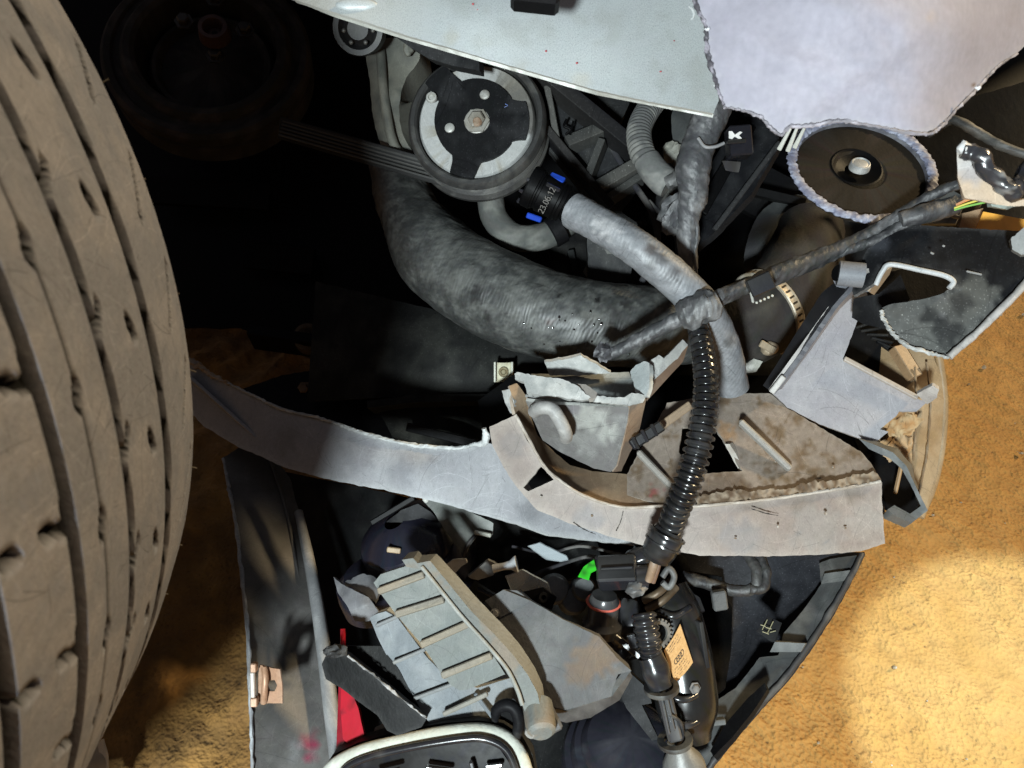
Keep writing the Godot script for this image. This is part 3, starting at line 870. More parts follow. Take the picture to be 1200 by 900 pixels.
	bar_part("bracket_rail", o, M.black, dark(3.2, 0.3), [598, 70, 0.63], [748, 192, 0.638], 0.011, 0.024, up)
	bar_part("bracket_rail", o, M.black, dark(3.4, 0.35), [586, 98, 0.63], [712, 248, 0.636], 0.006, 0.020, up)
	for q in [[576, 64, 578, 90, 0.010, 0.020], [592, 92, 632, 92, 0.008, 0.016], [642, 108, 654, 172, 0.005, 0.018], [664, 178, 708, 160, 0.010, 0.016], [708, 170, 690, 218, 0.006, 0.017], [698, 230, 746, 202, 0.010, 0.016], [710, 242, 752, 214, 0.006, 0.014]]:
		bar_part("bracket_rib", o, M.black, kd, [q[0], q[1], 0.632], [q[2], q[3], 0.634], q[4], q[5], up)
	var sp := Mesher.new()
	tube(sp, PP([[664, 140, 0.617], [661, 148, 0.616], [668, 152, 0.616], [663, 158, 0.617]]), 0.0011, {"n": 8})
	tube(sp, PP([[672, 142, 0.617], [668, 158, 0.616]]), 0.0009, {"n": 8})
	commit("retaining_spring", sp, M.black, o, dark(0.8))
	plate_part("bracket_pad", o, M.black, paint(Color(0.07, 0.072, 0.074), Color(0.12, 0.12, 0.118), -0.1, 0.4), [[696, 100, 0.66], [738, 108, 0.66], [722, 148, 0.655], [692, 146, 0.655]], {"th": 0.02, "smooth": true})
	plate_part("bracket_foot", o, M.black, kp, [[700, 250, 0.65], [728, 248, 0.65], [748, 262, 0.65], [738, 330, 0.66], [690, 330, 0.66], [688, 280, 0.655]], {"th": 0.02})
	# castings further back
	o = thing("engine_block", "dark dusty engine castings behind the hoses", "engine block", [760, 250, 0.74])
	var eb := paint(Color(0.03, 0.03, 0.031), Color(0.08, 0.08, 0.075), -0.15, 0.4, 0.8)
	var eg := paint(Color(0.028, 0.031, 0.032), Color(0.062, 0.066, 0.065), -0.2, 0.4, 0.8)
	blob_part("casting_knob", o, M.cast, paint(Color(0.22, 0.22, 0.19), Color(0.36, 0.35, 0.3), -0.2, 0.3, 1.4), [790, 180, 0.63], Vector3(0.009, 0.008, 0.008), 0.006, 1.2, 18)
	plate_part("casting_neck", o, M.cast, eg, [[790, 128, 0.64], [822, 130, 0.64], [822, 190, 0.635], [796, 192, 0.635], [788, 160, 0.638]], {"th": 0.02, "in": [[806, 160, 0.625]], "smooth": true})
	plate_part("housing_face", o, M.black, eb, [[640, 268, 0.70], [700, 262, 0.70], [760, 290, 0.70], [805, 300, 0.70], [805, 345, 0.69], [700, 345, 0.69], [648, 330, 0.69]], {"th": 0.03, "in": [[720, 305, 0.68]]})
	for q in [[668, 296, 676, 332], [700, 288, 700, 336], [742, 292, 736, 336]]:
		bar_part("housing_rib", o, M.black, eg, [q[0], q[1], 0.69], [q[2], q[3], 0.685], 0.006, 0.008, C(0, 0, 1))
	plate_part("alternator_cover", o, M.cast, eg, [[890, 250, 0.76], [935, 228, 0.76], [962, 250, 0.76], [955, 330, 0.75], [900, 350, 0.75], [872, 310, 0.75]], {"th": 0.05, "in": [[915, 290, 0.735]], "smooth": true})
	plate_part("heat_shield", o, M.cast, paint(Color(0.05, 0.053, 0.054), Color(0.085, 0.087, 0.086), -0.2, 0.4, 0.6), [[942, 300, 0.72], [975, 258, 0.72], [1030, 250, 0.71], [1050, 300, 0.69], [1010, 360, 0.70], [950, 380, 0.72]], {"th": 0.01, "in": [[990, 300, 0.70]], "smooth": true})
	plate_part("lower_casting", o, M.black, eb, [[860, 430, 0.70], [960, 400, 0.70], [965, 455, 0.68], [870, 470, 0.69]], {"th": 0.02, "in": [[910, 440, 0.69]]})
	plate_part("rear_web", o, M.black, dark(1.4, 0.35), [[870, 180, 0.80], [960, 225, 0.80], [985, 245, 0.8], [900, 262, 0.8], [862, 240, 0.8]], {"th": 0.01})
	bar_part("rear_stay", o, M.black, eb, [880, 226, 0.76], [940, 240, 0.76], 0.008, 0.01, C(0, 0, 1))
	blob_part("sensor_lump", o, M.rubber, eb, [790, 245, 0.62], Vector3(0.016, 0.02, 0.016), 0.006, 0.8, 18)

func build_hoses():
	# thick hose
	var o := thing("intercooler_hose", "thick dusty grey rubber hose curving below the compressor pulley", "hose", [640, 360, 0.63])
	var hp := paint(Color(0.055, 0.058, 0.057), Color(0.125, 0.129, 0.122), -0.25, 0.6, 1.6, {"grit": 0.9, "up": 0.12, "spots": [[[600, 395, 0.585], 0.010, Color(0.16, 0.165, 0.155), 0.6], [[560, 345, 0.60], 0.008, Color(0.018, 0.018, 0.018), 0.7], [[700, 352, 0.583], 0.003, Color(0.01, 0.01, 0.01), 0.9], [[655, 345, 0.583], 0.0025, Color(0.01, 0.01, 0.01), 0.9], [[640, 402, 0.582], 0.004, Color(0.015, 0.012, 0.01), 0.9], [[638, 412, 0.585], 0.004, Color(0.015, 0.012, 0.01), 0.9], [[642, 378, 0.58], 0.004, Color(0.04, 0.015, 0.012), 0.9], [[735, 355, 0.585], 0.006, Color(0.025, 0.025, 0.025), 0.8], [[536, 330, 0.61], 0.012, Color(0.15, 0.155, 0.145), 0.6], [[570, 372, 0.6], 0.005, Color(0.02, 0.02, 0.02), 0.8], [[645, 390, 0.575], 0.008, Color(0.02, 0.016, 0.014), 0.9], [[648, 375, 0.575], 0.006, Color(0.05, 0.02, 0.015), 0.8], [[722, 372, 0.58], 0.007, Color(0.03, 0.03, 0.03), 0.8], [[630, 327, 0.58], 0.004, Color(0.01, 0.01, 0.01), 0.9], [[676, 355, 0.575], 0.004, Color(0.01, 0.01, 0.01), 0.9], [[690, 402, 0.58], 0.007, Color(0.03, 0.03, 0.03), 0.8], [[668, 382, 0.572], 0.006, Color(0.34, 0.35, 0.33), 0.6], [[520, 305, 0.60], 0.012, Color(0.26, 0.26, 0.24), 0.7], [[560, 328, 0.59], 0.01, Color(0.22, 0.22, 0.2), 0.6]]})
	tube_part("hose_body", o, M.hose, hp, [[462, 190, 0.72], [478, 245, 0.70], [515, 302, 0.665], [580, 345, 0.635], [660, 374, 0.615], [740, 382, 0.62], [815, 380, 0.65]], [0.024, 0.027, 0.036, 0.037, 0.035, 0.033, 0.033], {"n": 110, "steps": 30, "rough": 0.0010, "rscale": 0.5})
	# right duct with clamp
	o = thing("air_duct_elbow", "brown black rubber air duct elbow with a slotted hose clamp", "duct", [870, 370, 0.66])
	tube_part("duct_body", o, M.rubber, paint(Color(0.028, 0.026, 0.024), Color(0.055, 0.051, 0.045), -0.2, 0.4), [[815, 402, 0.68], [860, 385, 0.665], [905, 362, 0.66], [935, 322, 0.68], [950, 270, 0.72]], [0.034, 0.037, 0.035, 0.036, 0.03], {"n": 36, "rough": 0.0008})
	var cl := Mesher.new()
	var cc: Vector3 = P([898, 366, 0.66])
	var ca := C(0.75, 0.42, -0.3)
	lathe(cl, cc, ca, [[0.0355, -0.0045], [0.0375, -0.0045], [0.0382, -0.0036], [0.0376, -0.002], [0.0376, 0.002], [0.0382, 0.0036], [0.0375, 0.0045], [0.0355, 0.0045]], 90)
	var band := commit("clamp_band", cl, M.metal, o, paint(Color(0.46, 0.38, 0.27), Color(0.6, 0.54, 0.44), -0.2, 0.3, 2.0))
	var s := ca.cross(C(0, 1, 0.01)).normalized(); var u := s.cross(ca)
	for k in 44:
		var a := TAU * k / 44.0
		var dir := s * cos(a) + u * sin(a)
		if dir.dot((eye - cc).normalized()) < -0.1: continue
		var sl := Mesher.new()
		var q := cc + dir * 0.0374
		bar(sl, q - ca * 0.0024, q + ca * 0.0024, 0.0017, 0.0007, dir, {"bevel": 0.0002})
		commit("clamp_slot", sl, M.black, band, paint(Color(0.10, 0.075, 0.05), Color(0.12, 0.09, 0.06)))
	blob_part("clamp_screw_ear", o, M.metal, paint(Color(0.45, 0.36, 0.25), Color(0.5, 0.42, 0.3)), [902, 408, 0.63], Vector3(0.007, 0.006, 0.005), 0.002, 1.0, 16)
	bar_part("clamp_tail", o, M.metal, paint(Color(0.42, 0.34, 0.24), Color(0.5, 0.42, 0.32)), [890, 402, 0.625], [908, 412, 0.625], 0.006, 0.002, C(0, 0, 1))
	plate_part("white_tab", o, M.plastic, paint(Color(0.6, 0.6, 0.56), Color(0.45, 0.45, 0.4)), [[870, 428, 0.64], [884, 420, 0.64], [894, 424, 0.64], [886, 436, 0.64], [872, 438, 0.64]], {"th": 0.003, "step": 4, "res": 6})
	# small bent hose
	o = thing("heater_hose", "thin grey bent hose hanging under the compressor", "hose", [600, 265, 0.66])
	tube_part("hose_body", o, M.rubber, paint(Color(0.08, 0.083, 0.078), Color(0.15, 0.152, 0.14), -0.2, 0.4), [[574, 226, 0.66], [580, 256, 0.66], [604, 278, 0.66], [640, 276, 0.66], [668, 258, 0.665]], 0.0115, {"n": 24})
	lathe_part("hose_collar", o, M.black, dark(2.0, 0.3), [652, 270, 0.655], C(0.85, 0.5, 0), [[0.0118, -0.006], [0.0132, -0.005], [0.0132, 0.005], [0.0118, 0.006]], 24)
	# coolant hose with quick connector
	o = thing("coolant_hose", "scuffed light grey coolant hose with a black quick connector", "hose", [760, 320, 0.52])
	var gp := paint(Color(0.21, 0.22, 0.235), Color(0.30, 0.31, 0.33), -0.4, 0.6, 2.0, {"spots": [[[700, 262, 0.5], 0.016, Color(0.5, 0.5, 0.51), 0.8], [[770, 305, 0.5], 0.008, Color(0.07, 0.07, 0.075), 0.8], [[790, 320, 0.5], 0.006, Color(0.08, 0.08, 0.085), 0.8], [[762, 292, 0.5], 0.005, Color(0.08, 0.07, 0.07), 0.8], [[846, 420, 0.53], 0.007, Color(0.09, 0.09, 0.09), 0.7], [[853, 400, 0.53], 0.005, Color(0.09, 0.09, 0.09), 0.7]], "grit": 0.2})
	tube_part("hose_body", o, M.hose, gp, [[672, 247, 0.535], [700, 262, 0.525], [742, 288, 0.515], [785, 322, 0.515], [822, 360, 0.525], [846, 405, 0.545], [858, 455, 0.565]], [0.0125, 0.0118, 0.0122, 0.0125, 0.0125, 0.0125, 0.012], {"n": 32, "steps": 10, "rough": 0.0007})
	var qa: Vector3 = (P([680, 249, 0.535]) - P([626, 221, 0.535])).normalized()
	var qc := P([648, 232, 0.535])
	var m := Mesher.new()
	lathe(m, qc, qa, [[0.0095, -0.019], [0.0138, -0.0195], [0.0146, -0.018], [0.0146, -0.0125], [0.0136, -0.012], [0.0136, -0.011], [0.0126, -0.0105], [0.0126, -0.009], [0.0137, -0.0085], [0.0137, 0.004], [0.0130, 0.0046], [0.0130, 0.0062], [0.0136, 0.0068], [0.0130, 0.009], [0.0108, 0.0095], [0.0100, 0.0125], [0.0108, 0.014], [0.0098, 0.016], [0.0104, 0.018], [0.0094, 0.020], [0.0094, 0.028]], 40)
	var cpn := paint(Color(0.018, 0.018, 0.02), Color(0.045, 0.045, 0.048), 0.0, 0.5, 1.0)
	commit("connector_body", m, M.black, o, paint(Color(0.007, 0.007, 0.008), Color(0.014, 0.014, 0.015), 0.0, 0.5, 1.0))
	m = Mesher.new()
	for k in 9:
		var a := TAU * k / 9.0
		var s2 := qa.cross(C(0, 1, 0)).normalized(); var u2 := s2.cross(qa)
		var d2 := s2 * cos(a) + u2 * sin(a)
		bar(m, qc - qa * 0.013 + d2 * 0.0108, qc - qa * (0.019 + 0.004 * rng.randf()) + d2 * (0.011 + 0.002 * rng.randf()), 0.005, 0.0022, d2, {"w2": 0.002})
	commit("broken_collar", m, M.gloss, o, cpn)
	lathe_part("connector_bore", o, M.rubber, dark(0.6), [632, 223, 0.535], -qa, [[0, -0.004], [0.0095, -0.004]], 24)
	var bl := paint(Color(0.012, 0.05, 0.36), Color(0.01, 0.02, 0.10), 0.0, 0.5, 6.0)
	bar_part("blue_clip", o, M.bright, bl, [645, 208, 0.531], [661, 215, 0.529], 0.0045, 0.004, C(-0.2, 0.5, 1))
	bar_part("blue_clip", o, M.bright, bl, [618, 252, 0.530], [635, 258, 0.529], 0.0038, 0.004, C(-0.2, -0.2, 1))
	bar_part("clip_slot", o, M.gloss, cpn, [640, 216, 0.522], [656, 224, 0.522], 0.003, 0.0016, C(-0.2, 0.3, 1))
	var tm := TextMesh.new()
	tm.text = "23.06.12"; tm.font_size = 16; tm.depth = 0.0002; tm.pixel_size = 0.0004
	var fnt := SystemFont.new(); fnt.font_names = ["Droid Sans"]; tm.font = fnt
	tm.material = M.date_print
	var t := MeshInstance3D.new(); t.mesh = tm
	put(t, "date_stamp", o)
	var tx := C(0.42, 0.84, -0.25); var tz := C(0.1, 0.2, 1.0)
	tz = (tz - tx * tz.dot(tx)).normalized()
	t.basis = Basis(tx, tz.cross(tx), tz).scaled(Vector3.ONE * 0.85)
	t.position = P([641, 235, 0.5168]) - origin
	# small corrugated conduit behind
	o = thing("grey_conduit", "short grey corrugated conduit with a smooth end sleeve", "conduit", [750, 165, 0.60])
	tube_part("conduit_body", o, M.rubber, paint(Color(0.085, 0.087, 0.086), Color(0.17, 0.17, 0.16), -0.2, 0.4), [[776, 108, 0.63], [760, 128, 0.615], [749, 152, 0.60], [752, 178, 0.59], [764, 198, 0.585]], 0.0098, {"pitch": 0.0034, "amp": 0.0011, "n": 26, "steps": 10})
	tube_part("end_sleeve", o, M.rubber, paint(Color(0.12, 0.123, 0.12), Color(0.2, 0.2, 0.19), -0.2, 0.4), [[758, 188, 0.587], [766, 200, 0.584], [778, 212, 0.582], [784, 216, 0.581]], [0.0104, 0.0108, 0.0112, 0.0106], {"n": 26})
	tube_part("sleeve_wire", o, M.tape, paint(Color(0.1, 0.1, 0.1), Color(0.2, 0.2, 0.2)), [[782, 214, 0.575], [796, 208, 0.57], [808, 205, 0.565]], [0.006, 0.005, 0.006], {"n": 14, "rough": 0.002})

func build_harness():
	var tp := paint(Color(0.07, 0.072, 0.078), Color(0.20, 0.20, 0.205), -0.1, 0.45, 1.4, {"grit": 0.25})
	var o := thing("taped_wiring_loom", "crumpled cloth taped wiring loom hanging straight down", "wiring loom", [815, 200, 0.56])
	tube_part("loom_wrap", o, M.tape, tp, [[845, 96, 0.55], [838, 125, 0.55], [822, 160, 0.555], [812, 195, 0.555], [812, 228, 0.56], [806, 262, 0.565], [806, 315, 0.575]], [0.012, 0.012, 0.012, 0.0125, 0.0105, 0.008, 0.0075], {"n": 28, "steps": 12, "rough": 0.0016, "rscale": 1.3})
	blob_part("tape_knot", o, M.tape, tp, [794, 252, 0.57], Vector3(0.012, 0.014, 0.01), 0.007, 1.4, 22)
	tube_part("loose_fray", o, M.tape, tp, [[813, 250, 0.56], [817, 275, 0.562], [814, 300, 0.565], [818, 330, 0.57]], [0.0022, 0.002, 0.0015, 0.0008], {"n": 8, "rough": 0.001})
	tube_part("retainer_wire", o, M.plastic, paint(Color(0.3, 0.3, 0.31), Color(0.2, 0.2, 0.2)), [[818, 162, 0.54], [826, 172, 0.538], [838, 172, 0.538], [848, 168, 0.54]], 0.0012, {"n": 10})
	o = thing("loom_plug", "small glossy black plug fixed beside the hanging taped loom", "plug", [860, 172, 0.54])
	bar_part("plug_body", o, M.gloss, dark(1.3), [849, 172, 0.548], [875, 170, 0.548], 0.021, 0.014, C(0, 0, 1), {"bevel": 0.001})
	bar_part("plug_rib", o, M.gloss, dark(1.5), [851, 168, 0.535], [873, 166, 0.535], 0.003, 0.003, C(0, 0, 1))
	plate_part("painted_glint", o, M.print, paint(Color(0.5, 0.5, 0.5), Color(0.6, 0.6, 0.6)), [[854, 154, 0.5335], [858, 154, 0.5335], [861, 158, 0.5335], [867, 154, 0.5335], [870, 155, 0.5335], [866, 159, 0.5335], [870, 163, 0.5335], [866, 163, 0.5335], [861, 160, 0.5335], [858, 163, 0.5335], [854, 162, 0.5335]], {"th": 0.0006, "step": 3, "res": 5, "rag": 0.3})  # small white shape painted on as a glint
	plate_part("plug_foot", o, M.gloss, dark(1.8, 0.2), [[846, 188, 0.545], [868, 190, 0.545], [866, 202, 0.548], [850, 200, 0.548]], {"th": 0.003})
	# diagonal black plate
	o = thing("fan_shroud_plate", "black slanting fan shroud plate with a dusty stripe", "shroud", [870, 210, 0.62])
	plate_part("shroud_face", o, M.black, paint(Color(0.03, 0.031, 0.036), Color(0.07, 0.072, 0.078), -0.05, 0.45), [[872, 134, 0.63], [888, 136, 0.63], [912, 150, 0.62], [913, 172, 0.615], [880, 228, 0.61], [838, 272, 0.61], [816, 290, 0.615], [812, 235, 0.63], [840, 180, 0.635]], {"th": 0.008})
	bar_part("shroud_edge", o, M.black, paint(Color(0.10, 0.10, 0.105), Color(0.16, 0.16, 0.16)), [912, 168, 0.612], [836, 270, 0.606], 0.004, 0.004, C(0, 0, 1))
	bar_part("shroud_step", o, M.black, dark(1.0), [878, 148, 0.628], [820, 250, 0.612], 0.010, 0.004, C(0, 0, 1))
	# diagonal loom
	o = thing("diagonal_wiring_loom", "long taped black wiring loom slanting across the wreck", "wiring loom", [900, 325, 0.52])
	var lp := paint(Color(0.035, 0.036, 0.039), Color(0.12, 0.12, 0.125), -0.05, 0.45, 1.6)
	tube_part("loom_wrap", o, M.tape, lp, [[1128, 214, 0.50], [1090, 230, 0.51], [1050, 255, 0.515], [1005, 282, 0.52], [960, 302, 0.52], [915, 320, 0.515], [870, 338, 0.51], [835, 353, 0.508]], [0.0034, 0.0038, 0.0042, 0.0048, 0.0062, 0.0068, 0.0055, 0.0055], {"n": 18, "steps": 10, "rough": 0.0014, "rscale": 1.5})
	tube_part("loom_strand", o, M.tape, lp, [[1138, 236, 0.50], [1100, 243, 0.505], [1062, 262, 0.51], [1030, 280, 0.515], [1000, 290, 0.518], [960, 306, 0.523]], 0.0036, {"n": 14, "steps": 10, "rough": 0.0011, "rscale": 1.5})
	tube_part("loom_strand", o, M.tape, lp, [[1120, 240, 0.505], [1085, 250, 0.505], [1055, 258, 0.508]], [0.006, 0.0065, 0.005], {"n": 14, "rough": 0.0012})
	tube_part("loom_tail", o, M.tape, paint(Color(0.06, 0.062, 0.066), Color(0.2, 0.2, 0.205), -0.1, 0.4, 1.6), [[802, 370, 0.515], [775, 384, 0.52], [748, 398, 0.525], [722, 412, 0.53], [702, 420, 0.535]], [0.005, 0.0052, 0.0048, 0.004, 0.0022], {"n": 14, "steps": 10, "rough": 0.0012, "rscale": 1.5})
	blob_part("tail_tape", o, M.tape, paint(Color(0.05, 0.05, 0.055), Color(0.3, 0.3, 0.32), -0.1, 0.4, 2.0), [708, 413, 0.53], Vector3(0.006, 0.006, 0.005), 0.004, 2.0, 16)
	tube_part("junction_sleeve", o, M.tape, paint(Color(0.07, 0.071, 0.074), Color(0.19, 0.19, 0.192), -0.1, 0.4, 1.5), [[797, 372, 0.510], [806, 368, 0.508], [820, 362, 0.505], [832, 357, 0.504], [839, 354, 0.504]], [0.0085, 0.0108, 0.0104, 0.0108, 0.0088], {"n": 22, "steps": 6, "rough": 0.0028, "rscale": 1.2})
	for q in [[[1118, 242, 0.5], [1130, 236, 0.497], [1146, 230, 0.49], [1160, 222, 0.485], Color(0.75, 0.33, 0.10)], [[1118, 244, 0.499], [1132, 239, 0.495], [1148, 234, 0.49], [1162, 228, 0.485], Color(0.62, 0.55, 0.12)], [[1120, 240, 0.499], [1134, 233, 0.495], [1146, 227, 0.49], [1160, 218, 0.485], Color(0.5, 0.25, 0.13)], [[1118, 246, 0.499], [1132, 242, 0.495], [1150, 238, 0.49], [1166, 234, 0.485], Color(0.2, 0.42, 0.1)]]:
		tube_part("bare_wire", o, M.bright, paint(q[4], q[4]), [q[0], q[1], q[2], q[3]], 0.0007, {"n": 8})
	o = thing("loom_clip", "black loom clip with pale teeth on the slanting loom", "clip", [892, 342, 0.50])
	bar_part("clip_body", o, M.gloss, dark(1.4), [876, 340, 0.503], [903, 328, 0.500], 0.012, 0.010, C(0, 0, 1), {"bevel": 0.0008})
	for k in 5:
		bar_part("clip_tooth", o, M.plastic, paint(Color(0.62, 0.62, 0.56), Color(0.5, 0.5, 0.45)), [885 + k * 4.6, 353.5 - k * 2.0, 0.497], [887 + k * 4.6, 356 - k * 2.0, 0.497], 0.0016, 0.0018, C(0, 0, 1))
	bar_part("clip_edge", o, M.plastic, paint(Color(0.55, 0.55, 0.5), Color(0.4, 0.4, 0.37)), [879, 342, 0.496], [882, 355, 0.497], 0.0016, 0.002, C(0, 0, 1))
	# long corrugated tube across the bumper
	o = thing("corrugated_tube", "shiny black corrugated tube hanging over the torn bumper", "conduit", [815, 510, 0.48])
	var kp := paint(Color(0.012, 0.012, 0.013), Color(0.03, 0.03, 0.031), 0.0, 0.5)
	tube_part("tube_body", o, M.gloss, kp, [[816, 376, 0.515], [822, 405, 0.505], [827, 440, 0.495], [826, 480, 0.488], [818, 525, 0.483], [806, 565, 0.482], [792, 600, 0.488], [781, 632, 0.50]], [0.0068, 0.0074, 0.008, 0.0086, 0.009, 0.0092, 0.0088, 0.008], {"pitch": 0.0050, "amp": 0.0022, "n": 30, "steps": 12, "per": 8}, 60.0)
	tube_part("end_collar", o, M.gloss, kp, [[785, 620, 0.495], [780, 630, 0.496], [774, 642, 0.498], [769, 653, 0.50]], [0.0092, 0.0116, 0.0112, 0.0100], {"n": 14, "steps": 6})
	for q in [[782, 626, 0.4955], [777, 637, 0.497]]:
		lathe_part("collar_ridge", o, M.gloss, kp, q, C(-0.42, -0.9, -0.1), [[0.0108, -0.0012], [0.0124, -0.0006], [0.0124, 0.0006], [0.0108, 0.0012]], 24)
	tube_part("brown_wire", o, M.plastic, paint(Color(0.30, 0.20, 0.13), Color(0.42, 0.32, 0.24)), [[770, 648, 0.50], [766, 662, 0.50], [760, 680, 0.505]], [0.0028, 0.003, 0.0026], {"n": 12})
	tube_part("brown_wire", o, M.plastic, paint(Color(0.20, 0.12, 0.08), Color(0.3, 0.2, 0.14)), [[774, 648, 0.502], [771, 664, 0.502], [765, 682, 0.507]], [0.0018, 0.0018, 0.0018], {"n": 10})

func build_panels():
	# silver slam panel across the top
	var o := thing("silver_front_panel", "silver grey painted metal panel edge spanning above the compressor pulley", "body panel", [600, 40, 0.45])
	var sp := paint(Color(0.37, 0.395, 0.40), Color(0.335, 0.355, 0.35), 0.12, 0.5, 0.8, {"grit": 0.06, "edge": Color(0.4, 0.4, 0.37), "spots": [
		[[530, 46, 0.455], 0.006, Color(0.33, 0.32, 0.27), 0.5], [[610, 76, 0.452], 0.004, Color(0.30, 0.29, 0.25), 0.4], [[680, 92, 0.452], 0.006, Color(0.40, 0.385, 0.33), 0.5]]})
	plate_part("panel_skin", o, M.paint, sp, [[300, -760, 0.60], [310, -90, 0.51], [326, -20, 0.478], [346, 0, 0.472], [390, 14, 0.466], [432, 27, 0.462], [480, 43, 0.458], [520, 54, 0.456], [580, 72, 0.454], [640, 89, 0.453], [700, 106, 0.453], [760, 119, 0.454], [836, 133, 0.458], [842, 118, 0.46], [840, 60, 0.464], [825, -20, 0.468], [820, -90, 0.475], [820, -760, 0.56]], {"th": 0.0022, "in": [[560, 20, 0.452], [700, 40, 0.452], [600, -80, 0.475]], "res": 9, "rag": 0.5})  # skin runs on above the view to block the street lamp
	plate_part("panel_lip", o, M.paint, paint(Color(0.42, 0.43, 0.41), Color(0.24, 0.23, 0.19), -0.05, 0.4, 1.0, {"grit": 0.1}), [[332, -8, 0.5], [392, 16, 0.475], [482, 44.5, 0.463], [582, 73.5, 0.459], [700, 107.5, 0.458], [836, 134, 0.463], [834, 126, 0.50], [700, 98, 0.50], [582, 62, 0.50], [482, 32, 0.505], [392, 2, 0.515], [332, -18, 0.53]], {"th": 0.002, "rag": 0.2})
	for q in [[554, 5, 0.4535], [676, 74, 0.4505], [790, 48, 0.4580], [774, 84, 0.4555], [560, 12, 0.4535], [640, 60, 0.4515]]:
		blob_part("red_paint_fleck", o, M.paint, paint(Color(0.36, 0.05, 0.06), Color(0.4, 0.1, 0.1)), [q[0], q[1], q[2]], Vector3(0.0007, 0.0005, 0.0004), 0.0006, 3.0, 8)
	lathe_part("swaged_hole_ring", o, M.paint, paint(Color(0.55, 0.57, 0.57), Color(0.5, 0.5, 0.5)), [804, 17, 0.4645], C(0.0, 0.1, 1), [[0.0036, 0.0], [0.0042, 0.0008], [0.0050, 0.0008], [0.0056, -0.0004]], 28)
	for q in [[352, -12, 25, 9], [410, 6, 30, 8]]:
		blob_part("embossed_pad", o, M.paint, sp, [q[0] + 8, q[1], 0.4655], Vector3(q[2] * 0.00042, q[3] * 0.0005, 0.0025), 0.0006, 1.0, 20)
	plate_part("bonnet_light_blocker", o, M.black, dark(1.0), [[260, -330, 0.53], [900, -330, 0.47], [1550, -330, 0.48], [1700, -260, 1.02], [800, -250, 1.02], [-200, -250, 1.02]], {"th": 0.004, "res": 60, "step": 40, "rag": 0.0})  # added out of view to keep the street lamp out of the bay
	# added dark block standing in for a blurred shadow at the panel top
	o = thing("shadow_stand_in_block", "added dark block standing in for a shadow on the silver panel", "dark_block", [630, -40, 0.41])
	bar_part("stand_in_block", o, M.black, dark(2.0), [600, -6, 0.40], [656, 0, 0.40], 0.019, 0.016, C(0, 0, 1), {"bevel": 0.002})
	# dented torn panel close to the eye
	o = thing("torn_wing_panel", "dented pale lilac grey torn body panel hanging over the round horn", "body panel", [980, 60, 0.38])
	var dents := FastNoiseLite.new(); dents.seed = 12; dents.frequency = 0.010; dents.fractal_octaves = 3
	var wp := paint(Color(0.30, 0.288, 0.335), Color(0.283, 0.27, 0.31), 0.0, 0.5, 0.5, {"edge": Color(0.36, 0.35, 0.37), "grit": 0.08, "spots": [[[912, 150, 0.37], 0.005, Color(0.55, 0.22, 0.22), 0.6], [[955, 102, 0.37], 0.0014, Color(0.2, 0.08, 0.12), 0.9], [[1105, 15, 0.36], 0.007, Color(0.36, 0.27, 0.19), 0.35], [[1085, 50, 0.36], 0.003, Color(0.33, 0.29, 0.28), 0.5]]})
	plate_part("panel_skin", o, M.dented, wp, [[806, -60, 0.395], [812, -4, 0.395], [826, 28, 0.392], [828, 60, 0.39], [838, 94, 0.388], [848, 125, 0.386], [868, 128, 0.384], [890, 136, 0.382], [904, 150, 0.381], [916, 158, 0.381], [926, 148, 0.379], [950, 146, 0.377], [985, 141, 0.375], [1030, 148, 0.374], [1080, 156, 0.377], [1100, 150, 0.382], [1122, 126, 0.394], [1146, 102, 0.408], [1168, 78, 0.422], [1192, 62, 0.436], [1215, 40, 0.45], [1260, -20, 0.465], [1270, -90, 0.44], [1330, -300, 0.46], [1480, -900, 0.56], [850, -900, 0.50], [810, -330, 0.42]], {"th": 0.0018, "in": [[960, 60, 0.362], [1050, 40, 0.360], [900, 20, 0.37], [1120, 40, 0.376]], "res": 7, "rag": 2.2, "freq": 3.0, "wear": 0.5,  # upper stretch, out of view, added to block the street lamp
		"disp": func(x, y): return 0.0026 * dents.get_noise_2d(x * 0.55, y * 0.6) + 0.0003 * dents.get_noise_2d(x * 2.4 + y, y * 2.4 - x * 0.8) + 0.0022 * exp(-pow(((x - 850.0) * 0.37 - (y - 40.0) * 0.93) / 16.0, 2.0)) * smoothstep(840.0, 900.0, x) * smoothstep(1060.0, 960.0, x) - 0.002 * exp(-pow(((x - 1000.0) * 0.55 + (y - 90.0) * 0.83) / 14.0, 2.0)) * smoothstep(930.0, 980.0, x) * smoothstep(1110.0, 1050.0, x)})
	var fold := Mesher.new()
	tube(fold, PP([[812, -30, 0.394], [815, 4, 0.393], [826, 30, 0.3905], [829, 62, 0.3885], [838, 94, 0.3865], [848, 124, 0.3845]]), [0.0010, 0.0013, 0.0009, 0.0014, 0.0010, 0.0007], {"n": 9, "steps": 14, "rough": 0.0012, "rscale": 2.2})
	commit("torn_fold", fold, M.dented, o, paint(Color(0.07, 0.065, 0.075), Color(0.30, 0.28, 0.32), 0.0, 0.35, 3.0))
	fold = Mesher.new()
	tube(fold, PP([[848, 126, 0.3845], [868, 129, 0.3825], [890, 137, 0.3805], [904, 151, 0.3795], [916, 158, 0.3795], [926, 149, 0.3775], [950, 147, 0.3755], [985, 142, 0.3735], [1030, 149, 0.3725], [1080, 157, 0.3755], [1100, 151, 0.3805], [1122, 127, 0.3925], [1146, 103, 0.4065], [1168, 79, 0.4205], [1192, 63, 0.4345]]), 0.0007, {"n": 7, "steps": 12, "rough": 0.0010, "rscale": 3.0})
	commit("torn_fold", fold, M.dented, o, paint(Color(0.20, 0.19, 0.21), Color(0.36, 0.34, 0.38), -0.1, 0.35, 3.0))
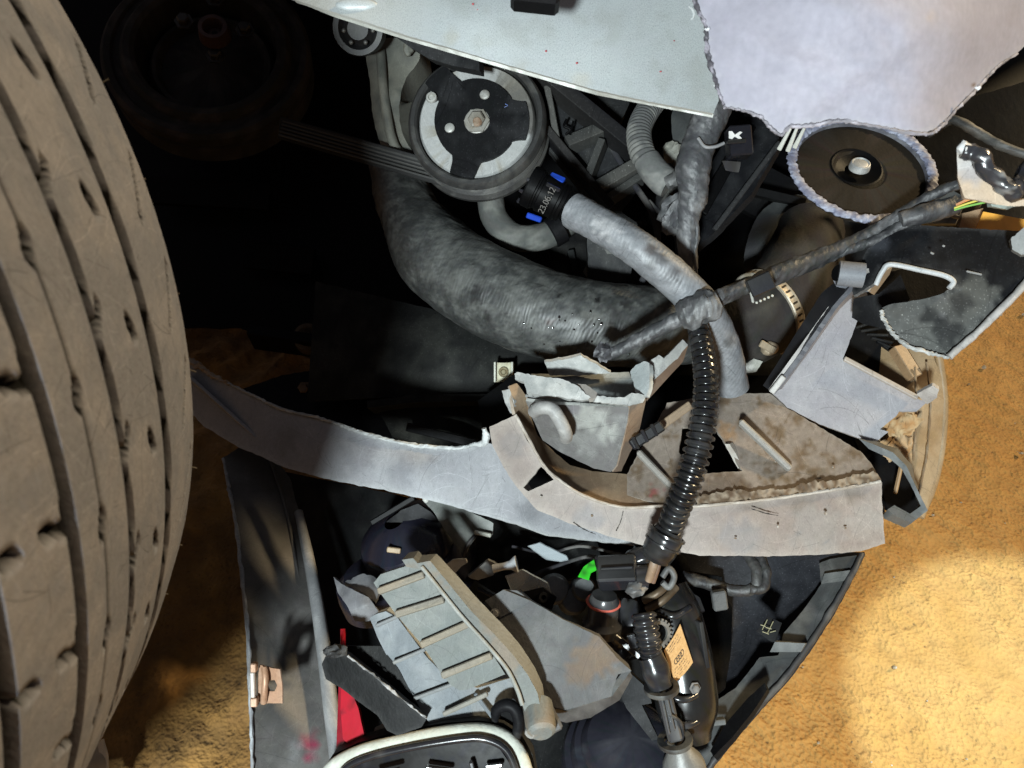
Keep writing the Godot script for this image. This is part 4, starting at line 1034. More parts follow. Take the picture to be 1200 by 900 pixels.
	for q in [[828, 34], [840, 100], [1146, 103]]:
		blob_part("paint_chip", o, M.dented, paint(Color(0.6, 0.6, 0.62), Color(0.7, 0.7, 0.72)), [q[0], q[1], 0.374 if q[0] > 850 and q[0] < 1000 else 0.387], Vector3(0.0014, 0.0009, 0.0008), 0.0012, 3.0, 9)

# ---------- torn bumper ----------
func build_bumper():
	var o := thing("torn_bumper_cover", "torn grey bumper cover with a curved strip and a broken square pocket", "bumper", [700, 560, 0.56])
	var lilac := paint(Color(0.36, 0.363, 0.382), Color(0.388, 0.39, 0.405), -0.2, 0.4, 0.7, {"edge": Color(0.62, 0.64, 0.64), "grit": 0.10, "spots": [[[384, 535, 0.585], 0.0016, Color(0.35, 0.12, 0.12), 0.6], [[678, 598, 0.54], 0.008, Color(0.05, 0.05, 0.05), 0.7], [[690, 612, 0.54], 0.004, Color(0.03, 0.03, 0.03), 0.8], [[430, 543, 0.57], 0.006, Color(0.2, 0.2, 0.22), 0.5], [[505, 541, 0.57], 0.004, Color(0.16, 0.16, 0.17), 0.5], [[420, 530, 0.59], 0.018, Color(0.26, 0.262, 0.285), 0.6], [[560, 560, 0.56], 0.016, Color(0.36, 0.362, 0.38), 0.6], [[470, 555, 0.572], 0.012, Color(0.24, 0.242, 0.262), 0.5], [[620, 600, 0.555], 0.010, Color(0.2, 0.2, 0.215), 0.6], [[340, 515, 0.63], 0.014, Color(0.25, 0.24, 0.24), 0.6], [[535, 580, 0.562], 0.008, Color(0.40, 0.40, 0.41), 0.5]]})
	plate_part("curved_strip", o, M.plastic, lilac, [[196, 402, 0.72], [218, 424, 0.705], [240, 434, 0.69], [268, 450, 0.672], [300, 466, 0.656], [330, 480, 0.642], [375, 491, 0.620], [410, 503, 0.605], [445, 514, 0.592], [490, 523, 0.580], [535, 526, 0.572], [562, 519, 0.568], [576, 520, 0.567], [592, 530, 0.565], [612, 560, 0.561], [640, 590, 0.557], [680, 612, 0.552], [721, 622, 0.548], [760, 640, 0.544], [700, 634, 0.546], [640, 626, 0.546], [604, 614, 0.550], [560, 602, 0.556], [520, 590, 0.562], [450, 574, 0.576], [375, 560, 0.60], [330, 546, 0.622], [280, 524, 0.652], [240, 500, 0.68], [210, 470, 0.70]], {"th": 0.003, "res": 8, "rag": 1.3, "freq": 3.0, "wear": 0.35, "in": [[480, 548, 0.568], [400, 528, 0.596]]})
	# frayed white torn lip along the top of the strip
	var lip := Mesher.new()
	var lp := [[268, 449, 0.670], [300, 465, 0.654], [330, 479, 0.640], [375, 490, 0.618], [410, 502, 0.603], [445, 513, 0.590], [490, 522, 0.578], [535, 525, 0.570], [558, 520, 0.566]]
	tube(lip, PP(lp), [0.0008, 0.0010, 0.0014, 0.0011, 0.0015, 0.0012, 0.0016, 0.0014, 0.0016], {"n": 8, "steps": 14, "rough": 0.0012, "rscale": 3.0})
	commit("torn_lip", lip, M.plastic, o, paint(Color(0.48, 0.50, 0.50), Color(0.66, 0.68, 0.67), -0.2, 0.3, 2.0))
	lip = Mesher.new()
	tube(lip, PP([[556, 520, 0.566], [566, 520, 0.563], [570, 512, 0.560], [567, 502, 0.558]]), [0.0014, 0.0026, 0.003, 0.0014], {"n": 12, "steps": 6, "rough": 0.001, "rscale": 2.0})
	commit("torn_lip", lip, M.plastic, o, paint(Color(0.6, 0.62, 0.62), Color(0.7, 0.72, 0.72)))
	lip = Mesher.new()
	tube(lip, PP([[219, 422, 0.70], [232, 428, 0.69], [245, 438, 0.684], [268, 449, 0.670]]), [0.0022, 0.003, 0.0018, 0.001], {"n": 8, "steps": 8, "rough": 0.003, "rscale": 2.0})
	commit("torn_lip", lip, M.plastic, o, paint(Color(0.4, 0.3, 0.2), Color(0.5, 0.4, 0.3)))
	plate_part("dark_backing_plate", o, M.black, dark(0.7), [[560, 470, 0.70], [600, 440, 0.70], [760, 440, 0.69], [900, 440, 0.66], [985, 470, 0.63], [1030, 530, 0.60], [1036, 600, 0.58], [1010, 640, 0.585], [900, 646, 0.60], [760, 634, 0.62], [640, 612, 0.64], [575, 560, 0.67]], {"th": 0.004, "res": 20, "step": 14})  # black backing added behind the bumper so its holes look dark
	for q in [[[672, 612, 0.5395], [684, 620, 0.5385], [698, 626, 0.5375]], [[880, 596, 0.5150], [900, 602, 0.514], [912, 604, 0.5135]], [[730, 600, 0.5330], [727, 612, 0.5332], [722, 622, 0.5335]]]:
		tube_part("hairline_crack", o, M.rubber, paint(Color(0.03, 0.03, 0.03), Color(0.06, 0.055, 0.05)), q, 0.0003, {"n": 6, "rough": 0.0005, "rscale": 4.0})
	bar_part("strip_web", o, M.plastic, lilac, [222, 444, 0.70], [306, 520, 0.655], 0.003, 0.012, C(0.3, 0.3, 1))
	# outer flange: the band between the strip and the channel, with a slot through it
	var brown := paint(Color(0.285, 0.232, 0.203), Color(0.33, 0.278, 0.245), -0.25, 0.35, 0.9, {"edge": Color(0.55, 0.5, 0.44), "grit": 0.14, "spots": [[[765, 566, 0.53], 0.010, Color(0.42, 0.10, 0.12), 0.75], [[745, 583, 0.53], 0.006, Color(0.42, 0.10, 0.1), 0.6], [[722, 590, 0.53], 0.008, Color(0.07, 0.05, 0.04), 0.7], [[880, 588, 0.517], 0.010, Color(0.15, 0.11, 0.08), 0.5], [[940, 580, 0.514], 0.012, Color(0.16, 0.12, 0.085), 0.5], [[1000, 573, 0.512], 0.009, Color(0.14, 0.10, 0.07), 0.5], [[960, 620, 0.508], 0.02, Color(0.31, 0.285, 0.265), 0.6], [[870, 630, 0.513], 0.016, Color(0.24, 0.225, 0.225), 0.6], [[600, 520, 0.553], 0.012, Color(0.215, 0.19, 0.18), 0.6], [[690, 610, 0.54], 0.012, Color(0.23, 0.215, 0.22), 0.6], [[1015, 610, 0.507], 0.012, Color(0.34, 0.31, 0.28), 0.5]]})
	plate_part("outer_flange", o, M.plastic, brown, [[573, 500, 0.558], [603, 487, 0.552], [618, 516, 0.550], [636, 546, 0.547], [654, 563, 0.544], [684, 582, 0.540], [728, 595, 0.535], [775, 594, 0.530], [818, 594, 0.525], [900, 586, 0.520], [1000, 571, 0.515], [1033, 565, 0.512], [1034, 600, 0.508], [1037, 637, 0.505], [1008, 646, 0.505], [960, 650, 0.507], [900, 652, 0.512], [820, 651, 0.52], [760, 641, 0.529], [712, 628, 0.535], [672, 615, 0.540], [630, 598, 0.545], [606, 572, 0.550], [590, 548, 0.554], [577, 522, 0.557]],
		{"th": 0.003, "res": 8, "rag": 0.9, "wear": 0.25, "holes": [[[613, 571], [634, 547], [649, 562], [619, 576]]]})
	# inner channel wall, sloping away behind the flange edge
	var tan_dirt := paint(Color(0.29, 0.205, 0.135), Color(0.35, 0.26, 0.175), -0.25, 0.35, 1.1, {"grit": 0.2, "edge": Color(0.5, 0.42, 0.34)})
	plate_part("channel_wall", o, M.plastic, tan_dirt, [[597, 452, 0.560], [606, 449, 0.560], [618, 466, 0.566], [620, 482, 0.572], [630, 510, 0.576], [648, 528, 0.574], [668, 545, 0.570], [694, 552, 0.566], [740, 556, 0.560], [800, 560, 0.55], [860, 560, 0.54], [822, 593, 0.527], [776, 592, 0.532], [728, 593, 0.537], [685, 580, 0.542], [655, 561, 0.546], [637, 544, 0.549], [620, 514, 0.552], [604, 485, 0.555], [600, 470, 0.558]], {"th": 0.0028, "res": 7, "rag": 0.6})
	var cut := Mesher.new()
	tube(cut, PP([[604, 486, 0.5515], [620, 515, 0.5485], [637, 545, 0.5455], [655, 562, 0.5425], [685, 581, 0.5385], [728, 594, 0.5335], [776, 593, 0.5285], [819, 593, 0.5235], [900, 585, 0.5185], [1000, 570, 0.5135], [1032, 564, 0.5105]]), 0.0011, {"n": 8, "steps": 10, "rough": 0.0004, "rscale": 3.0})
	commit("flange_edge", cut, M.plastic, o, paint(Color(0.42, 0.36, 0.30), Color(0.58, 0.52, 0.45), -0.2, 0.3, 2.0))
	# top shelf, dirty, with a triangular hole
	var mud := paint(Color(0.285, 0.235, 0.195), Color(0.165, 0.115, 0.072), -0.1, 0.5, 1.9, {"grit": 0.5, "edge": Color(0.42, 0.38, 0.33), "shift": 40.0, "spots": [[[850, 575, 0.53], 0.02, Color(0.10, 0.065, 0.04), 0.55], [[960, 560, 0.52], 0.014, Color(0.12, 0.085, 0.05), 0.5], [[845, 500, 0.55], 0.016, Color(0.34, 0.20, 0.10), 0.7], [[765, 566, 0.535], 0.010, Color(0.42, 0.08, 0.1), 0.8]]})
	plate_part("top_shelf", o, M.plastic, mud, [[782, 472, 0.575], [851, 461, 0.575], [903, 461, 0.568], [922, 478, 0.56], [965, 503, 0.545], [1011, 531, 0.528], [1022, 545, 0.520], [1032, 564, 0.5125], [1000, 570, 0.516], [900, 585, 0.521], [818, 593, 0.526], [776, 592, 0.531], [735, 580, 0.545], [735, 556, 0.557], [748, 530, 0.565], [764, 505, 0.57]], {"th": 0.003, "res": 4, "step": 4, "rag": 1.0, "wear": 0.2, "holes": [[[800, 500], [838, 500], [850, 520], [870, 552], [820, 555], [795, 530]]]})
	plate_part("mud_band", o, M.soil, paint(Color(0.12, 0.075, 0.042), Color(0.33, 0.26, 0.19), -0.15, 0.3, 5.0, {"edge": Color(0.2, 0.14, 0.09)}), [[816, 582, 0.5265], [840, 577, 0.5255], [860, 574, 0.5240], [880, 576, 0.5215], [900, 573, 0.5200], [925, 572, 0.5175], [950, 564, 0.5165], [975, 563, 0.5140], [1000, 557, 0.5140], [1026, 552, 0.5115], [1031, 562, 0.5095], [1000, 568, 0.5130], [900, 583, 0.5180], [818, 591, 0.5230]], {"th": 0.001, "step": 3, "res": 4, "rag": 3.0, "freq": 5.0})
	plate_part("hole_lip", o, M.plastic, paint(Color(0.5, 0.47, 0.42), Color(0.4, 0.35, 0.3)), [[849, 520, 0.548], [855, 520, 0.546], [874, 552, 0.541], [868, 556, 0.544]], {"th": 0.006, "step": 5})
	for q in [[905, 620, 0.5105], [960, 605, 0.5075], [860, 634, 0.514], [990, 622, 0.5055], [690, 606, 0.5378], [640, 586, 0.5428], [955, 536, 0.539], [905, 540, 0.5335], [980, 548, 0.5225], [890, 572, 0.5265]]:
		blob_part("mud_fleck", o, M.soil, paint(Color(0.2, 0.14, 0.09), Color(0.45, 0.42, 0.38), -0.1, 0.2, 4.0), [q[0] + rng.randf_range(-8, 8), q[1] + rng.randf_range(-4, 4), q[2]], Vector3(rng.randf_range(0.0006, 0.0016), rng.randf_range(0.0005, 0.001), 0.0005), 0.001, 3.0, 9)
	var rib := paint(Color(0.36, 0.34, 0.31), Color(0.5, 0.48, 0.44), -0.2, 0.3, 1.4)
	bar_part("stiffening_rib", o, M.plastic, rib, [866, 496, 0.5525], [925, 552, 0.5325], 0.0042, 0.007, C(-0.1, 0.4, 1), {"bevel": 0.0014})
	bar_part("stiffening_rib", o, M.plastic, rib, [748, 532, 0.560], [790, 576, 0.540], 0.0042, 0.007, C(-0.1, 0.4, 1), {"bevel": 0.0014})
	bar_part("diagonal_strut", o, M.plastic, tan_dirt, [748, 518, 0.555], [806, 476, 0.56], 0.006, 0.010, C(0.2, 0.3, 1))
	# square pocket
	var grey := paint(Color(0.155, 0.150, 0.147), Color(0.225, 0.225, 0.217), 0.05, 0.4, 1.3, {"grit": 0.16, "edge": Color(0.62, 0.63, 0.6), "spots": [[[690, 490, 0.525], 0.012, Color(0.42, 0.43, 0.40), 0.7], [[712, 510, 0.525], 0.009, Color(0.40, 0.41, 0.38), 0.7], [[672, 478, 0.525], 0.006, Color(0.2, 0.19, 0.2), 0.8]]})
	plate_part("pocket_front", o, M.plastic, grey, [[616, 470, 0.525], [650, 474, 0.522], [700, 476, 0.52], [737, 477, 0.520], [735, 495, 0.523], [722, 546, 0.538], [716, 553, 0.541], [696, 549, 0.544], [657, 530, 0.549], [636, 516, 0.55], [624, 490, 0.536]], {"th": 0.003, "res": 6, "rag": 0.5})
	plate_part("pocket_side", o, M.plastic, paint(Color(0.27, 0.20, 0.15), Color(0.33, 0.26, 0.2), -0.2, 0.3), [[738, 476, 0.52], [757, 468, 0.530], [748, 510, 0.550], [728, 552, 0.556], [718, 553, 0.543], [724, 546, 0.539], [736, 495, 0.524]], {"th": 0.003, "rag": 0.5})
	plate_part("pocket_back", o, M.plastic, paint(Color(0.22, 0.23, 0.23), Color(0.34, 0.36, 0.35), -0.1, 0.3, 1.2), [[622, 438, 0.56], [680, 438, 0.56], [737, 436, 0.56], [744, 452, 0.55], [738, 470, 0.54], [690, 466, 0.545], [640, 456, 0.55]], {"th": 0.003, "rag": 0.6})
	plate_part("pocket_floor", o, M.plastic, paint(Color(0.15, 0.15, 0.15), Color(0.22, 0.22, 0.21)), [[616, 462, 0.53], [640, 456, 0.552], [690, 466, 0.547], [738, 470, 0.542], [737, 478, 0.523], [660, 476, 0.525]], {"th": 0.002, "rag": 0.4})
	var white := paint(Color(0.42, 0.43, 0.415), Color(0.58, 0.58, 0.555), -0.2, 0.3, 2.2, {"grit": 0.14})
	plate_part("broken_rim", o, M.plastic, white, [[603, 437, 0.535], [612, 437, 0.532], [630, 441, 0.528], [660, 444, 0.522], [676, 452, 0.518], [692, 466, 0.516], [686, 470, 0.516], [660, 466, 0.518], [636, 463, 0.521], [617, 460, 0.525], [614, 448, 0.529], [604, 444, 0.534]], {"th": 0.006, "step": 4, "res": 5, "rag": 1.6, "freq": 4.0})
	plate_part("broken_rim", o, M.plastic, white, [[700, 464, 0.516], [732, 466, 0.516], [740, 460, 0.517], [758, 463, 0.522], [753, 472, 0.520], [738, 475, 0.515], [716, 473, 0.515], [696, 471, 0.516]], {"th": 0.006, "step": 4, "res": 5, "rag": 1.4, "freq": 4.0})
	plate_part("broken_rim", o, M.plastic, paint(Color(0.34, 0.31, 0.28), Color(0.45, 0.42, 0.38)), [[676, 450, 0.522], [686, 450, 0.522], [700, 460, 0.517], [698, 466, 0.515], [690, 467, 0.516]], {"th": 0.005, "step": 4, "res": 5, "rag": 0.8})
	plate_part("rim_curl", o, M.plastic, paint(Color(0.50, 0.54, 0.54), Color(0.62, 0.64, 0.63)), [[738, 436, 0.545], [745, 428, 0.54], [756, 423, 0.535], [761, 426, 0.53], [761, 450, 0.522], [757, 464, 0.521], [744, 460, 0.527], [742, 448, 0.535]], {"th": 0.004, "step": 4, "res": 5, "rag": 1.0})
	plate_part("torn_flap", o, M.plastic, white, [[640, 430, 0.548], [638, 425, 0.546], [662, 421, 0.545], [672, 419, 0.545], [681, 416, 0.545], [684, 419, 0.545], [700, 428, 0.547], [716, 437, 0.552], [680, 440, 0.556], [644, 440, 0.554]], {"th": 0.003, "step": 4, "res": 5, "rag": 1.0})
	plate_part("side_flap", o, M.plastic, paint(Color(0.34, 0.34, 0.335), Color(0.46, 0.46, 0.44), -0.2, 0.3, 1.4), [[757, 426, 0.54], [772, 416, 0.54], [778, 420, 0.54], [800, 398, 0.55], [806, 404, 0.55], [794, 420, 0.545], [778, 434, 0.54], [764, 448, 0.537], [760, 440, 0.538]], {"th": 0.003, "step": 4, "res": 5, "rag": 0.8})
	plate_part("side_flap_web", o, M.plastic, paint(Color(0.27, 0.18, 0.125), Color(0.32, 0.23, 0.17)), [[762, 448, 0.542], [780, 433, 0.545], [806, 406, 0.555], [800, 424, 0.56], [776, 450, 0.555], [758, 470, 0.545]], {"th": 0.003, "rag": 0.4})
	plate_part("left_web", o, M.plastic, paint(Color(0.40, 0.40, 0.39), Color(0.5, 0.5, 0.48)), [[588, 458, 0.562], [597, 456, 0.558], [602, 470, 0.558], [604, 486, 0.556], [598, 484, 0.56], [592, 472, 0.562]], {"th": 0.003, "step": 4, "res": 6, "rag": 0.8})
	tube_part("loop_handle", o, M.plastic, paint(Color(0.34, 0.335, 0.325), Color(0.46, 0.45, 0.43), -0.1, 0.35, 1.4), [[626, 482, 0.522], [633, 478, 0.512], [646, 479, 0.509], [654, 489, 0.509], [662, 505, 0.512], [663, 513, 0.522]], 0.0046, {"n": 16, "steps": 8})
	plate_part("loop_web", o, M.plastic, grey, [[627, 484, 0.522], [640, 484, 0.515], [650, 492, 0.515], [659, 508, 0.518], [654, 513, 0.53], [636, 512, 0.535]], {"th": 0.003, "rag": 0.3})
	# small black clip by the pocket
	o = thing("bumper_clip", "small black snap clip on the strut beside the square pocket", "clip", [760, 510, 0.545])
	bar_part("clip_body", o, M.gloss, dark(1.4), [739, 522, 0.542], [776, 498, 0.540], 0.008, 0.007, C(0.1, 0.2, 1), {"bevel": 0.0012})
	for q in [[742, 520], [753, 512], [764, 505]]:
		bar_part("clip_ridge", o, M.gloss, dark(1.8), [q[0] - 2, q[1] - 8, 0.535], [q[0] + 5, q[1] + 6, 0.535], 0.0022, 0.003, C(0.1, 0.2, 1))

func build_brackets():
	# lilac grey bracket at the right of the bumper
	var o := thing("grey_corner_bracket", "lilac grey plastic corner bracket with a tall dark ridge", "bracket", [1000, 430, 0.55])
	var lil := paint(Color(0.345, 0.335, 0.36), Color(0.395, 0.385, 0.405), -0.2, 0.4, 0.8, {"edge": Color(0.5, 0.47, 0.45), "grit": 0.08})
	plate_part("bracket_face", o, M.plastic, lil, [[903, 458, 0.565], [924, 430, 0.565], [960, 390, 0.565], [1000, 340, 0.565], [1012, 330, 0.565], [1018, 352, 0.563], [1006, 372, 0.562], [988, 420, 0.558], [1005, 430, 0.556], [1050, 453, 0.55], [1074, 467, 0.547], [1086, 471, 0.545], [1074, 482, 0.545], [1054, 482, 0.546], [1050, 488, 0.546], [1031, 503, 0.546], [1041, 506, 0.545], [1026, 518, 0.545], [1006, 513, 0.547], [960, 497, 0.553], [922, 477, 0.56]], {"th": 0.003, "res": 7, "rag": 0.7})
	plate_part("ridge_wall", o, M.plastic, lil, [[905, 459, 0.530], [940, 411, 0.524], [975, 362, 0.518], [1010, 322, 0.512], [1030, 316, 0.512], [1014, 334, 0.555], [984, 362, 0.560], [950, 410, 0.563], [916, 456, 0.563]], {"th": 0.003, "rag": 0.4})
	plate_part("ridge_back", o, M.plastic, paint(Color(0.07, 0.072, 0.085), Color(0.15, 0.152, 0.17), -0.1, 0.4), [[904, 459, 0.528], [894, 452, 0.56], [928, 398, 0.56], [963, 343, 0.555], [992, 320, 0.55], [1012, 317, 0.511], [975, 360, 0.517], [940, 410, 0.523]], {"th": 0.003, "rag": 0.5})
	bar_part("ridge_tip", o, M.plastic, paint(Color(0.6, 0.58, 0.55), Color(0.5, 0.48, 0.46)), [903, 460, 0.529], [918, 441, 0.527], 0.004, 0.003, C(0, 0.2, 1))
	plate_part("bent_tab", o, M.plastic, paint(Color(0.36, 0.33, 0.31), Color(0.5, 0.47, 0.44)), [[1074, 462, 0.54], [1092, 452, 0.53], [1100, 456, 0.53], [1098, 466, 0.535], [1086, 474, 0.542]], {"th": 0.003, "step": 4, "res": 6, "rag": 1.0})
	bar_part("window_edge", o, M.plastic, paint(Color(0.42, 0.36, 0.31), Color(0.5, 0.44, 0.38)), [988, 421, 0.556], [1074, 467, 0.545], 0.0035, 0.003, C(0.1, 0.3, 1))
	blob_part("mud_crust", o, M.soil, paint(Color(0.36, 0.2, 0.08), Color(0.5, 0.36, 0.2), -0.1, 0.2, 3.0), [1056, 494, 0.552], Vector3(0.012, 0.010, 0.004), 0.006, 2.5, 22)
	# outer tan bumper skin
	o = thing("tan_bumper_skin", "dusty tan outer bumper skin beyond the corner bracket", "bumper skin", [1080, 510, 0.58])
	var tan := paint(Color(0.33, 0.225, 0.12), Color(0.40, 0.295, 0.18), -0.2, 0.4, 0.8, {"grit": 0.14, "edge": Color(0.5, 0.42, 0.3)})
	plate_part("skin_outer", o, M.plastic, tan, [[1030, 400, 0.60], [1060, 402, 0.585], [1092, 414, 0.575], [1103, 440, 0.575], [1106, 470, 0.575], [1103, 520, 0.572], [1096, 560, 0.568], [1084, 594, 0.562], [1072, 610, 0.56], [1052, 606, 0.565], [1030, 580, 0.575], [1020, 520, 0.585], [1024, 450, 0.595]], {"th": 0.003, "in": [[1070, 480, 0.568], [1060, 540, 0.565]], "res": 7})
	tube_part("skin_roll", o, M.plastic, tan, [[1100, 418, 0.58], [1106, 470, 0.58], [1103, 522, 0.577], [1094, 566, 0.572], [1078, 606, 0.565]], 0.003, {"n": 10})
	for q in [[[1086, 424, 0.5695], [1090, 470, 0.567], [1086, 530, 0.5635], [1076, 580, 0.5605]], [[1072, 430, 0.5685], [1074, 480, 0.565], [1070, 540, 0.562]]]:
		tube_part("skin_crease", o, M.plastic, paint(Color(0.22, 0.15, 0.085), Color(0.30, 0.22, 0.14)), q, 0.0009, {"n": 6, "steps": 10, "rough": 0.0006, "rscale": 2.0})
	bar_part("skin_inner_rib", o, M.plastic, paint(Color(0.34, 0.22, 0.12), Color(0.4, 0.28, 0.17)), [1046, 410, 0.585], [1068, 446, 0.575], 0.010, 0.008, C(0.3, 0.1, 1))
	blob_part("mud_lump", o, M.soil, paint(Color(0.36, 0.22, 0.10), Color(0.48, 0.34, 0.2), -0.1, 0.2, 3.0), [1052, 524, 0.568], Vector3(0.012, 0.011, 0.004), 0.005, 2.5, 20)
	# dark grey channel end
	o = thing("dark_channel_end", "dark grey bent channel end with a black hollow below the corner bracket", "channel", [1045, 570, 0.53])
	plate_part("hollow_back", o, M.black, dark(0.6), [[1000, 512, 0.575], [1030, 520, 0.57], [1060, 545, 0.565], [1080, 590, 0.56], [1066, 604, 0.56], [1040, 598, 0.56], [1030, 560, 0.565], [1010, 535, 0.57]], {"th": 0.004, "rag": 0.3})
	var chp := paint(Color(0.10, 0.106, 0.108), Color(0.2, 0.21, 0.205), -0.1, 0.4)
	plate_part("channel_rim", o, M.plastic, chp, [[1006, 514, 0.538], [1022, 520, 0.532], [1046, 530, 0.525], [1062, 546, 0.52], [1074, 572, 0.515], [1087, 598, 0.512], [1068, 613, 0.512], [1046, 603, 0.514], [1040, 597, 0.516], [1048, 592, 0.517], [1066, 602, 0.515], [1079, 593, 0.514], [1068, 570, 0.518], [1056, 549, 0.523], [1042, 537, 0.528], [1018, 526, 0.535]], {"th": 0.014, "step": 4, "res": 5, "rag": 0.3})
	bar_part("channel_strip", o, M.plastic, paint(Color(0.4, 0.25, 0.12), Color(0.45, 0.3, 0.18)), [1054, 546, 0.55], [1047, 578, 0.55], 0.002, 0.003, C(0.3, 0, 1))
	# black grille corner
	o = thing("black_grille_corner", "torn black grille corner piece with a scuffed lower lobe", "grille corner", [1110, 330, 0.49])
	var bp := paint(Color(0.026, 0.027, 0.031), Color(0.052, 0.054, 0.06), -0.1, 0.5, 0.8, {"edge": Color(0.36, 0.36, 0.36), "grit": 0.25, "spots": [[[1072, 372, 0.485], 0.026, Color(0.36, 0.365, 0.345), 0.85], [[1118, 372, 0.48], 0.024, Color(0.34, 0.345, 0.325), 0.85], [[1140, 345, 0.48], 0.015, Color(0.34, 0.345, 0.32), 0.7], [[1100, 400, 0.485], 0.015, Color(0.30, 0.31, 0.29), 0.8], [[1092, 366, 0.48], 0.009, Color(0.04, 0.041, 0.045), 0.8], [[1112, 388, 0.48], 0.010, Color(0.05, 0.051, 0.055), 0.8], [[1128, 355, 0.48], 0.008, Color(0.05, 0.051, 0.055), 0.7], [[1030, 285, 0.51], 0.008, Color(0.16, 0.17, 0.2), 0.7]]})
	plate_part("corner_plate", o, M.black, bp, [[1034, 262, 0.515], [1060, 263, 0.51], [1110, 266, 0.50], [1160, 269, 0.49], [1204, 271, 0.482], [1225, 290, 0.478], [1212, 318, 0.474], [1190, 345, 0.474], [1160, 375, 0.476], [1136, 398, 0.478], [1112, 419, 0.480], [1086, 413, 0.485], [1068, 407, 0.487], [1058, 402, 0.488], [1044, 388, 0.490], [1036, 376, 0.492], [1031, 362, 0.494], [1044, 356, 0.493], [1062, 354, 0.490], [1088, 349, 0.486], [1106, 343, 0.484], [1118, 336, 0.484], [1117, 326, 0.486], [1106, 321, 0.488], [1080, 315, 0.493], [1050, 308, 0.50], [1040, 309, 0.503], [1033, 316, 0.505], [1026, 330, 0.508], [1012, 340, 0.512], [1000, 346, 0.515], [996, 336, 0.518], [1014, 296, 0.518]], {"th": 0.003, "res": 7, "rag": 0.8, "wear": 0.25})
	tube_part("opening_rim", o, M.plastic, paint(Color(0.52, 0.54, 0.55), Color(0.62, 0.62, 0.62)), [[1026, 334, 0.505], [1034, 318, 0.502], [1044, 310, 0.499], [1080, 317, 0.490], [1106, 323, 0.485], [1117, 330, 0.482], [1112, 338, 0.482]], 0.0017, {"n": 10, "steps": 8})
	plate_part("opening_side", o, M.plastic, paint(Color(0.4, 0.3, 0.2), Color(0.5, 0.4, 0.3)), [[1018, 342, 0.515], [1034, 320, 0.506], [1046, 312, 0.502], [1042, 322, 0.52], [1024, 346, 0.525]], {"th": 0.002, "rag": 0.3})
	tube_part("pale_outer_edge", o, M.plastic, paint(Color(0.44, 0.42, 0.40), Color(0.55, 0.52, 0.5)), [[1212, 318, 0.472], [1190, 345, 0.471], [1160, 375, 0.473], [1136, 398, 0.475], [1112, 418, 0.477]], 0.0022, {"n": 10, "rough": 0.0008})
	tube_part("torn_edge", o, M.plastic, paint(Color(0.36, 0.37, 0.36), Color(0.55, 0.55, 0.53), -0.2, 0.3, 2.0), [[1032, 364, 0.491], [1037, 377, 0.489], [1045, 389, 0.487], [1060, 403, 0.485], [1086, 413, 0.482], [1112, 419, 0.477]], 0.0012, {"n": 8, "steps": 10, "rough": 0.0016, "rscale": 3.0})
	tube_part("stub_boss", o, M.plastic, paint(Color(0.2, 0.21, 0.235), Color(0.28, 0.285, 0.3)), [[982, 320, 0.512], [1012, 323, 0.508]], 0.0082, {"n": 24})
	lathe_part("boss_bore", o, M.black, dark(1.0), [981, 320, 0.5115], C(-1, 0.1, 0.3), [[0, 0.0006], [0.005, 0.0006], [0.0055, 0.0002]], 20)
	plate_part("boss_wing", o, M.plastic, paint(Color(0.16, 0.165, 0.19), Color(0.22, 0.225, 0.24)), [[975, 326, 0.52], [1006, 330, 0.515], [1020, 342, 0.515], [1008, 342, 0.52], [980, 336, 0.523]], {"th": 0.003, "rag": 0.3})
	plate_part("inner_tab", o, M.black, dark(1.8, 0.2), [[1000, 350, 0.54], [1030, 344, 0.53], [1055, 322, 0.53], [1066, 350, 0.525], [1040, 386, 0.53], [1012, 380, 0.54], [998, 372, 0.545]], {"th": 0.003, "rag": 0.6})
	for q in [[1132, 318, 1150, 322], [1090, 296, 1094, 298], [1104, 288, 1107, 289]]:
		bar_part("scratch_burr", o, M.plastic, paint(Color(0.3, 0.3, 0.3), Color(0.4, 0.4, 0.4)), [q[0], q[1], 0.4805], [q[2], q[3], 0.480], 0.0012, 0.0006, C(0, 0, 1))
	o = thing("edge_socket", "pale grey broken socket at the far end of the black grille corner", "socket", [1194, 285, 0.46])
	plate_part("socket_face", o, M.plastic, paint(Color(0.28, 0.285, 0.28), Color(0.4, 0.4, 0.38), -0.2, 0.3, 2.0), [[1184, 280, 0.462], [1194, 272, 0.46], [1204, 262, 0.458], [1222, 268, 0.455], [1218, 300, 0.455], [1196, 298, 0.46], [1186, 292, 0.462]], {"th": 0.01, "step": 4, "res": 6, "rag": 1.2})
	# things seen through the opening and beside it
	o = thing("dark_intake_core", "black finned intake core seen through the bracket window", "intake", [1020, 390, 0.60])
	plate_part("core_face", o, M.black, dark(1.2, 0.15), [[980, 330, 0.61], [1140, 300, 0.61], [1100, 380, 0.60], [1060, 410, 0.595], [1060, 450, 0.59], [985, 430, 0.60]], {"th": 0.01})
	for k in 6:
		bar_part("core_fin", o, M.black, dark(2.2, 0.35), [1002 + k * 6, 385 + k * 4, 0.594], [1030 + k * 5, 376 + k * 9, 0.59], 0.0018, 0.004, C(0, 0.2, 1))
	# round horn
	o = thing("round_horn", "round black brown horn disc with a scuffed pale lilac rim", "horn", [1010, 196, 0.56])
	var ax := C(0.0, 0.5, 0.866)
	var hc := [1010, 196, 0.56]
	var hm := Mesher.new()
	var hp := []
	var hs := ax.cross(C(1, 0, 0)).normalized(); var hu := hs.cross(ax)
	for k in 73: hp.append(P(hc) + (hs * cos(TAU * k / 72.0) + hu * sin(TAU * k / 72.0)) * (0.0500 + 0.0004 * sin(k * 2.3)))
